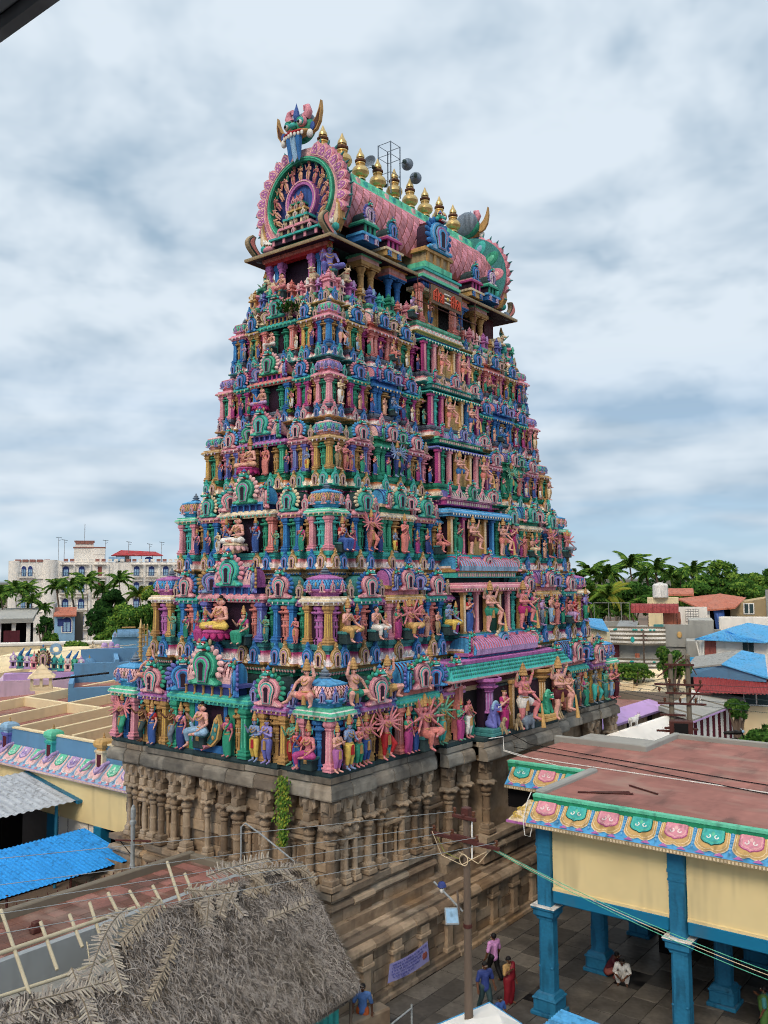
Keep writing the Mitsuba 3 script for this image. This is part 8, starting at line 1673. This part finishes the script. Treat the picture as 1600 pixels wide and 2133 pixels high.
for x_, y_, z_, lab in ((-4.9, 82, 10.4, 'thin pole with crossbars in front of the striped screens'), (7.6, 66, 10.3, 'dark street light pole at the right edge')):
    t = thing('street_pole', lab, 'pole'); put(t+'__shaft', MB().add(tube([(0, 0, 0), (0, 0, z_)], .09, 6), 'wood'), M=MR@tr(x_+(2.2 if x_ < 0 else -1.15), y_, 0)); put(t+'__crossbar', MB().add(box(-.4, .4, -.05, .05, 0, .08), 'rust').add(box(-.25, .25, -.05, .05, .4, .48), 'rust'), M=MR@tr(x_+(2.2 if x_ < 0 else -1.15), y_, z_-.9))
for k in range(5): cable([tuple((MR@np.array([x_, y_, z_, 1]))[:3]) for x_, y_, z_ in ((-8+k, 56, 9.4-k*.3), (-.3, 49.8, 9.4-k*.25), (9, 52, 9.0-k*.4))], .012, 'slate', ('highest', 'second', 'third', 'fourth', 'lowest')[k]+' thin wire strung through the transformer poles', 'wire')
t = thing('blue_tarpaulin', 'blue tarpaulin with a grey gravel heap on the ledge behind the red roof', 'tarpaulin')
put(t+'__sheet', MB().add(xf(ball((0, 0, 0), 1, 3), sc(1.1, .8, .16)), 'royal'), M=tr(3.2, -8.6, 6.9)@rot('z', 20)); put('gravel_heap', MB().add(xf(ball((0, 0, 0), 1, 3), sc(.75, .55, .28)), 'stonegrey'), 'plaster', M=tr(3.2, -8.6, 6.95)@rot('z', 20), label='heap of grey gravel lying on the blue tarpaulin', cat='gravel', kind=None)
t = thing('motorcycle', 'dark motorcycle parked by the bushes past the red roof', 'motorcycle')
for x_ in (-.6, .6): put(t+'__wheel', MB().add(lathe([(.22, -.05), (.31, -.05), (.31, .05), (.22, .05), (.22, -.05)], 16, rot('x', 90)), 'dark').add(lathe([(.03, -.06), (.05, 0), (.03, .06)], 8, rot('x', 90)), 'steel'), M=MR@tr(3.2+x_, 58, 5.0))
put(t+'__frame', MB().add(body_of([((-.5, 0, .55), (.1, 0, .60), .10, .12), ((.1, 0, .62), (.35, 0, .60), .15, .10), ((.4, 0, .75), (.62, 0, .1), .05, .04), ((-.5, 0, .1), (.1, 0, .2), .06, .12)], n=8), 'dark').add(tube([(.42, -.3, .8), (.42, .3, .8)], .025, 5), 'steel').add(ball((.52, 0, .68), (.09, .09, .1)), 'paleblue'), M=MR@tr(3.2, 58, 5.05))

# ---------------------------------------------------------------- palms and trees
def frond(L_, seed, droop):
    q = np.random.default_rng(seed); m = MB(); n = 9
    t_ = np.linspace(0, 1, n); x = L_*(t_-.18*t_**3*droop); z = L_*(.42*t_-(.55+.35*droop)*t_**2.1); C_ = np.stack([x, 0*x, z], 1)
    m.add(tube(C_, np.linspace(.05, .012, n), 4, False), 'leaf')
    nl = 34
    for k in range(nl):
        s = .10+.88*k/nl; c = np.array([np.interp(s, t_, x), 0, np.interp(s, t_, z)]); l_ = L_*.30*(1-.65*abs(s-.42)**1.3)*q.uniform(.85, 1.1)
        for sd in (-1, 1):
            d = np.array([.62, sd*.72, -.42-.35*q.uniform()]); d /= np.linalg.norm(d); w_ = .030
            tip = c+d*l_+np.array([0, 0, -.18*l_]); mid = c+d*l_*.5; s2 = np.array([.8, -sd*.5, .1])*w_
            vv = np.array([c-s2*.5, c+s2*.5, mid+s2, mid-s2, tip]); n_ = np.cross(s2, d); n_ /= np.linalg.norm(n_); n_ = n_ if n_[2] > 0 else -n_
            m.add((vv, np.array([[0, 1, 2], [0, 2, 3], [3, 2, 4]]), np.repeat([n_], 5, 0)), ('leaf', 'leafdark', 'leaflight', 'leaf', 'leaflight')[int(q.integers(5))])
    return m
FR = {}
for ci, cols in enumerate((None, 'y')):
    for k in range(5):
        f_ = frond(1.0, 200+k, .15+.25*k); 
        if cols: f_.p = [(a, b, c, uv*[0, 1]+[(PAL[('leaflight', 'leafyellow')[i % 2]]+.5)/NP_, 0]) for i, (a, b, c, uv) in enumerate(f_.p)]
        FR[(ci, k)] = f_.ply()
TRK = MB().add(tube([(0, 0, 0), (.10, .05, .35), (.08, 0, .7), (0, 0, 1.0)], [.028, .020, .016, .014], 8), 'wood').ply()
q = np.random.default_rng(77)
def palm(frame, x_, y_, z_, R_, label, n=15, yel=0, lean=0.0, group='coconut palms'):
    t = thing('palm_tree', label, 'palm tree', group); M0 = frame@tr(x_, y_, 0)
    put(t+'__trunk', TRK, 'plaster', M=M0@np.array([[1, 0, lean, -lean*z_], [0, 1, 0, 0], [0, 0, 1, 0], [0, 0, 0, 1.]])@sc(z_*.45*(1+q.uniform(-.6, .6)), 8, z_))
    for k in range(n):
        el = q.uniform(-28, 62) if k > 3 else q.uniform(55, 85); az = k*137.5+q.uniform(-12, 12)
        put(t+'__frond', FR[(yel if q.uniform() < .8 else 0, int(np.clip((60-el)/20, 0, 4)))], 'leaf', M=M0@tr(0, 0, z_)@rot('z', az)@rot('y', -el*.62)@sc(R_*q.uniform(.66, .94)))
    put(t+'__coconuts', MB().add(ball((.2, 0, -.2), .17), 'leaf').add(ball((-.15, .15, -.25), .16), 'leafyellow').add(ball((0, -.2, -.25), .17), 'leaf'), 'paint', M=M0@tr(0, 0, z_))
PLAB = ['leftmost', 'second', 'third', 'fourth', 'fifth', 'sixth', 'seventh', 'eighth', 'ninth', 'tenth', 'eleventh', 'twelfth', 'thirteenth']
for k, (x_, z_, R_, yel) in enumerate(((-12.9, 13.4, 2.6, 0), (-11.2, 13.8, 2.7, 0), (-9.9, 13.9, 2.8, 0), (-8.8, 12.3, 2.5, 0), (-7.2, 11.2, 2.0, 0), (-5.7, 14.3, 2.6, 0), (-3.5, 14.4, 3.0, 0), (-1.3, 15.2, 3.1, 0), (1.1, 13.6, 2.8, 0), (3.4, 15.2, 2.9, 0), (6.4, 13.0, 3.1, 1))):
    palm(ML, x_, 138+(k % 3)*3, z_, R_, ('yellow green palm in front of the hotel, last before the tower' if yel else f'{PLAB[k]} palm from the left in front of the hotel'), yel=yel, lean=(.16 if k == 8 else q.uniform(-.03, .03)), group='coconut palms on the left')
for k, (x_, z_, R_) in enumerate(((-13.4, 15.2, 3.4), (-11.6, 15.9, 3.4), (-10.2, 15.2, 3.2), (-8.6, 15.6, 3.4), (-6.0, 17.0, 3.8), (-3.9, 15.6, 3.2), (-2.4, 16.2, 3.2), (-.4, 15.2, 3.2), (.9, 15.2, 3.4), (2.5, 15.7, 3.2))):
    palm(MR, x_, 128+(k % 3)*4, z_, R_, f'{PLAB[k]} palm from the left in the grove right of the tower', n=14, group='coconut palms on the right')
for k, (x_, z_, R_, yel) in enumerate(((-8.6, 12.6, 3.0, 0), (-6.6, 13.2, 2.8, 1), (-5.2, 11.6, 2.6, 0))): palm(MR, x_, 96, z_, R_, f'nearer palm just right of the tower, {PLAB[k]} of three', n=14, yel=yel, group='nearer palms beside the tower')
def crown(seed, rx, ry, rz, n, leaf_, cols, lumps=16):
    q = np.random.default_rng(seed); C_ = []
    for k in range(lumps):
        d = q.normal(size=3); d /= np.linalg.norm(d); d[2] = d[2]*.9+.12; C_.append((d*np.array([rx, ry, rz])*q.uniform(.35, .82), q.uniform(.26, .44)))
    V_, F_, N_, U_ = [], [], [], []; o = 0
    w_ = np.array([c[1]**2 for c in C_]); w_ /= w_.sum()
    idx = q.choice(lumps, n, p=w_); d = q.normal(size=(n, 3)); d /= np.linalg.norm(d, axis=1, keepdims=True); d[:, 2] = np.where(d[:, 2] < -.45, -d[:, 2], d[:, 2])
    cc = np.array([C_[i][0] for i in idx]); rr = np.array([C_[i][1] for i in idx]); rad = q.uniform(.72, 1.06, n)[:, None]
    c = cc+d*rr[:, None]*np.array([rx, ry, rz])*rad
    a = q.normal(size=(n, 3))+d*.6; a /= np.linalg.norm(a, axis=1, keepdims=True); b = np.cross(a, q.normal(size=(n, 3))); b /= np.linalg.norm(b, axis=1, keepdims=True); nn = np.cross(a, b); nn = np.where((nn*d).sum(1, keepdims=True) < 0, -nn, nn); nn = nn*.55+d*.6; nn /= np.linalg.norm(nn, axis=1, keepdims=True)
    s = leaf_*q.uniform(.6, 1.35, n)[:, None]
    vv = np.stack([c-a*s, c+b*s*.55, c+a*s, c-b*s*.55], 1).reshape(-1, 3); k = np.arange(n)*4
    f = np.concatenate([np.stack([k, k+1, k+2], 1), np.stack([k, k+2, k+3], 1)])
    lt = q.uniform(-.3, .3, lumps)[idx]+q.normal(0, .35, n); ci = np.clip(((lt+1)/2*len(cols)).astype(int), 0, len(cols)-1)
    uv = np.zeros((n*4, 2)); uv[:, 0] = np.repeat([(PAL[cols[i]]+.5)/NP_ for i in ci], 4)
    m = MB(); m.p.append((vv, f, np.repeat(nn, 4, 0), uv)); return m
def tree(frame, x_, y_, zc, rx, rz, label, seed, n=5200, leaf_=.22, cols=('leafdark', 'leaf', 'leaf', 'leaflight'), group=None, cat='tree', name='tree', trunk=True):
    t = thing(name, label, cat, group); M0 = frame@tr(x_, y_, 0)
    put(t+'__crown', crown(seed, rx, rx*.8, rz, n, leaf_, cols), 'leaf', M=M0@tr(0, 0, zc))
    tm = MB().add(tube([(0, 0, 0), (.1, 0, zc*.4), (-.1, 0, zc*.8), (0, 0, zc)], [.4, .3, .22, .12], 7), 'wood')
    for k in range(4):
        a_ = k*1.7; tm.add(tube([(0, 0, zc*.6), (rx*.3*math.cos(a_), rx*.3*math.sin(a_), zc*.85), (rx*.6*math.cos(a_), rx*.6*math.sin(a_), zc+rz*.2)], [.16, .1, .05], 5), 'wood')
    put(t+'__trunk', tm, 'plaster', M=M0)
BR = ('leafdark', 'leaf', 'leaf', 'leaflight', 'leaflight')
for k, (x_, y_, zc, rx, rz, lab) in enumerate(((1.2, 125, 9.0, 3.0, 3.0, 'round dark green tree left of the wide tree below the hotel'), (4.2, 124, 8.6, 3.6, 3.3, 'wide bright green tree between the palms and the tower'), (7.6, 123, 9.2, 3.3, 3.4, 'bright green tree touching the left edge of the tower'), (2.6, 118, 6.6, 3.2, 2.4, 'low spreading bush behind the white wall, left part'), (6.2, 118, 6.4, 3.6, 2.4, 'low spreading bush behind the white wall, right part'), (8.4, 128, 12.6, 2.6, 2.2, 'pale feathery tree above the yellow palm'), (2.2, 134, 11.5, 2.2, 2.4, 'very dark tree behind the palms'))):
    tree(ML, x_, y_, zc, rx, rz, lab, 300+k, 6500, .23, BR if k not in (0, 6) else ('leafdark', 'leafdark', 'leaf'), 'broad trees on the left')
tree(ML, -4.4, 100, 8.3, 1.0, 1.6, 'slim light green shrub in front of the palms', 320, 1500, .18, BR, None, 'shrub', 'shrub'); tree(ML, -5.7, 112, 9.6, 1.2, 1.3, 'dark round shrub beside the pale blue house', 321, 1500, .18, ('leafdark', 'leafdark', 'leaf'), None, 'shrub', 'shrub'); tree(ML, -1.5, 90, 8.8, 1.6, .5, 'low creeping bush on the rubble mound', 322, 900, .16, BR, None, 'shrub', 'shrub')
for k, (x_, y_, zc, rx, rz, lab) in enumerate(((-4.9, 108, 12.6, 2.6, 2.3, 'rounded tree above the red arched shelter, left one'), (-1.8, 108, 12.2, 2.6, 2.2, 'rounded tree above the red arched shelter, right one'), (4.6, 116, 13.8, 3.6, 3.3, 'tall bright green tree behind the orange roof'), (7.9, 116, 13.2, 3.2, 2.8, 'bright green tree behind the grey house'), (10.6, 116, 13.0, 3.0, 2.8, 'green tree at the right edge of the photo'), (2.8, 108, 12.8, 2.8, 2.0, 'light green tree in front of the tall tree'), (6.8, 106, 12.9, 3.0, 1.9, 'light green spreading tree above the grey house'), (-9.8, 118, 11.0, 3.0, 2.6, 'dark tree behind the edge of the tower'), (-12.6, 122, 12.5, 2.6, 2.8, 'dark tree among the palms at the tower edge'), (13, 120, 13, 3.2, 2.6, 'green tree beyond the right edge'), (-7.0, 140, 11.5, 3.4, 3.0, 'dark broad tree behind the right palms, first of three'), (-2.5, 142, 11.5, 3.4, 3.0, 'dark broad tree behind the right palms, second of three'), (1.8, 140, 12.0, 3.2, 2.8, 'dark broad tree behind the right palms, last of three'))):
    tree(MR, x_, y_, zc, rx, rz, lab, 340+k, 6500, .22, BR if k in (2, 3, 5, 6) else ('leafdark', 'leaf', 'leaf', 'leaflight'), 'broad trees on the right')
for k, (x_, y_, zc, rx, rz, lab) in enumerate(((-3.2, 72, 7.6, 1.7, 1.0, 'bush below the lower striped screen'), (-.3, 68, 8.6, 1.3, 1.5, 'leafy bush behind the transformer poles'), (4.8, 58, 4.9, 1.6, 1.2, 'large bush at the right above the red roof'), (6.0, 57, 5.4, 1.4, 1.3, 'bush at the right edge above the red roof'), (3.9, 66, 5.8, 1.0, .7, 'small bush before the glazed window'))):
    tree(MR, x_, y_, zc, rx, rz, lab, 360+k, 2600, .13, BR if k < 2 else ('leafdark', 'leaf', 'leaf', 'leaflight'), None, 'bush', 'bush')
mt = MB()
for k in range(30):
    a_ = crown(400+k, 9, 6, 5.5, 420, .9, ('leafdark', 'leafdark', 'leaf'), 8); mt.merge(a_, tr(-150+k*11, 0, 8.0+2*math.sin(k*1.7)))
put('distant_trees', mt, 'leaf', M=ML@tr(0, 330, 0), kind='stuff', label='dark line of distant trees on the horizon', cat='trees'); put('distant_trees', mt.ply(), 'leaf', M=MR@tr(10, 330, 0), kind='stuff', label='dark line of distant trees on the horizon behind the right palms', cat='trees')
# the roof edge poking into the top left corner of the picture
t = thing('roof_edge', 'dark slate coloured slab edge in the top left corner', 'roof')
put(t+'__slab', MB().add(bevbox(-39, -36.03, -30, -20, 16.6, 16.78, .03), 'greyblue'), 'plaster'); put(t+'__drip_edge', MB().add(box(-36.035, -36.0, -30, -20, 16.58, 16.80), 'greyblue'))
# ---------------------------------------------------------------- people
def person(loc, rz, h, pose, skin, top, bottom, label, sari=False, seat=0.0, sk=None):
    s, A, lift = skeleton(pose)
    off = V(0, 0, lift)
    for k in s: s[k] = s[k]+off
    A = {k: [(a+off, b+off) for a, b in v] for k, v in A.items()}
    if sk: sk(s, A)
    t = newkey('person'); M0 = tr(*loc)@rot('z', rz)@sc(h/.965)
    B = [(s['pel'], s['waist'], .082, .072), (s['waist'], s['chest'], .072, .085), (s['shL'], s['shR'], .045, .045), (s['chest'], s['shL'], .075, .045), (s['chest'], s['shR'], .075, .045), (s['chest'], s['neck'], .06, .032), (s['neck'], s['head'], .031, .036), (s['head']+V(0, .010, .014), s['head']+V(0, -.012, -.028), .054, .038)]
    for q_ in 'LR':
        B += [(s['pel'], s['hip'+q_], .075, .066), (s['hip'+q_], s['kn'+q_], .066, .042), (s['kn'+q_], s['kn'+q_]*.6+s['an'+q_]*.4+V(0, .012, 0), .042, .038), (s['kn'+q_]*.6+s['an'+q_]*.4+V(0, .012, 0), s['an'+q_], .038, .024), (s['an'+q_], s['ft'+q_], .026, .018)]
        for e, w in A[q_]:
            d = (w-e)/np.linalg.norm(w-e); sd = 1 if q_ == 'L' else -1
            B += [(s['sh'+q_], e, .038, .029), (e, w, .029, .019), (w, w+d*.04, .020, .019)]
            p_ = np.cross(d, [0, 1, 0]); p_ = p_/np.linalg.norm(p_)
            for j, L_ in enumerate((.040, .048, .044, .034)): B.append((w+d*.045+p_*(.018-.012*j), w+d*(.045+L_)+p_*(.020-.0135*j)+V(0, -.012, 0), .0062, .0050))
            B.append((w+d*.015+p_*.018, w+d*.045+p_*.040, .0068, .0055))
    m = MB(); m.add(body_of(B, .03, 10), skin, smooth=True); head_parts(m, s['head'], face=skin, moust=not sari)
    put(t, m, M=M0, exact=True, label=label, cat='person')
    g = MB(); G = [(s['waist'], s['chest'], .082, .094), (s['pel'], s['waist'], .090, .082), (s['shL'], s['shR'], .056, .056), (s['chest'], s['shL'], .084, .054), (s['chest'], s['shR'], .084, .054)]
    for q_ in 'LR':
        e, w = A[q_][0]; G.append((s['sh'+q_], e*.92+s['sh'+q_]*.08, .050, .042))
    if not sari: G += [(s['pel']+V(0, 0, -.03), s['pel'], .098, .092)]
    g.add(body_of(G, .035, 10), top, smooth=True); put(t+'__'+('blouse' if sari else 'shirt'), g, M=M0)
    g = MB(); G = []
    if sari:
        for q_ in 'LR': G += [(s['pel'], s['hip'+q_], .098, .088), (s['hip'+q_], s['kn'+q_], .088, .075), (s['kn'+q_], s['an'+q_]+V(0, 0, .0), .075, .068)]
        if pose == 'lady': G += [(s['pel'], (s['anL']+s['anR'])/2, .09, .095)]
        G += [(s['pel']+V(.05, -.03, .04), s['chest']+V(.03, -.05, .0), .085, .085), (s['chest']+V(.03, -.05, .0), s['shL']+V(-.01, -.01, .02), .085, .06), (s['pel'], s['waist'], .10, .09), (s['shL']+V(-.01, .02, .02), s['pel']+V(.05, .09, -.1), .05, .05)]
    else:
        for q_ in 'LR': G += [(s['pel'], s['hip'+q_], .090, .076), (s['hip'+q_], s['kn'+q_], .076, .054), (s['kn'+q_], s['an'+q_]+V(0, 0, .02), .054, .046)]
    g.add(body_of(G, .035, 10), bottom, smooth=True); put(t+'__'+('sari' if sari else 'trousers'), g, M=M0)
    hm = MB(); hm.add(ball(s['head']+V(0, .018, .020), (.060, .058, .058), 2), 'hair')
    if sari: hm.add(ball(s['head']+V(0, .065, -.01), (.035, .03, .04)), 'hair')
    put(t+'__hair', hm, M=M0)
    return t
def squat(s, A):
    for k, v_ in dict(pel=V(0, .06, .16), waist=V(0, .02, .25), chest=V(0, -.06, .36), neck=V(0, -.12, .46), head=V(0, -.17, .52), shL=V(.115, -.08, .42), shR=V(-.115, -.08, .42), hipL=V(.07, .05, .15), hipR=V(-.07, .05, .15), knL=V(.12, -.22, .28), knR=V(-.12, -.22, .28), anL=V(.09, -.10, .04), anR=V(-.09, -.10, .04), ftL=V(.10, -.20, .02), ftR=V(-.10, -.20, .02)).items(): s[k] = v_
    A['L'] = [(V(.17, -.2, .30), V(.06, -.34, .24))]; A['R'] = [(V(-.17, -.2, .30), V(-.06, -.34, .24))]
def walk(s, A):
    s['knL'] = V(.06, -.10, .28); s['anL'] = V(.06, -.08, .05); s['ftL'] = V(.07, -.18, .02); s['knR'] = V(-.06, .04, .28); s['anR'] = V(-.06, .16, .06); s['ftR'] = V(-.07, .07, .02)
person((-7.7, -10.15, 0), 165, 1.68, 'stand', 'skinbrown', 'shirtpink', 'dark', 'person in a pink shirt and black trousers seen from behind, walking towards the hall', sk=walk)
person((-8.95, -11.5, 0), -15, 1.58, 'lady', 'skinbrown', 'gold', 'sariRed', 'person in a dark red sari with a yellow blouse walking beside the blue column', sari=True)
person((-10.0, -11.15, 0), -30, 1.66, 'stand', 'skinbrown', 'navy', 'slate', 'person in a dark blue shirt behind the white canopy', sk=walk)
person((-11.05, -12.35, 0), -20, 1.22, 'stand', 'skinbrown', 'royal', 'navy', 'child sized person in royal blue in front of the red sari', sk=walk)
person((-13.85, -8.78, 0), -60, 1.66, 'stand', 'skinbrown', 'shirtblue', 'orange', 'person in a light blue shirt and orange waist cloth by the banner', sk=walk)
person((-5.05, -14.1, 0), -70, 1.62, 'stand', 'skinbrown', 'white', 'white', 'person all in white squatting on the paving under the hall', sk=squat)
person((-4.9, -13.55, 0), 20, 1.58, 'stand', 'skinbrown', 'maroon', 'umber', 'person in dark orange squatting beside the inner blue column', sk=squat)
person((-5.9, -19.35, 0), 190, 1.58, 'lady', 'skinbrown', 'teal', 'leaf', 'person in a bright green sari at the right edge under the hall', sari=True)
person((-3.6, -17.4, 0), 160, 1.66, 'stand', 'skinbrown', 'wallgrey', 'slate', 'person in a pale shirt standing in the shade behind the second column', sk=walk)
person((-2.2, -19.3, 0), 100, 1.66, 'stand', 'skinbrown', 'slate', 'dark', 'person in dark clothes deep in the shade of the hall, left of two', sk=walk)
person((-3.0, -20.2, 0), 140, 1.64, 'stand', 'skinbrown', 'greyblue', 'slate', 'person in a grey shirt deep in the shade of the hall, right of two', sk=walk)
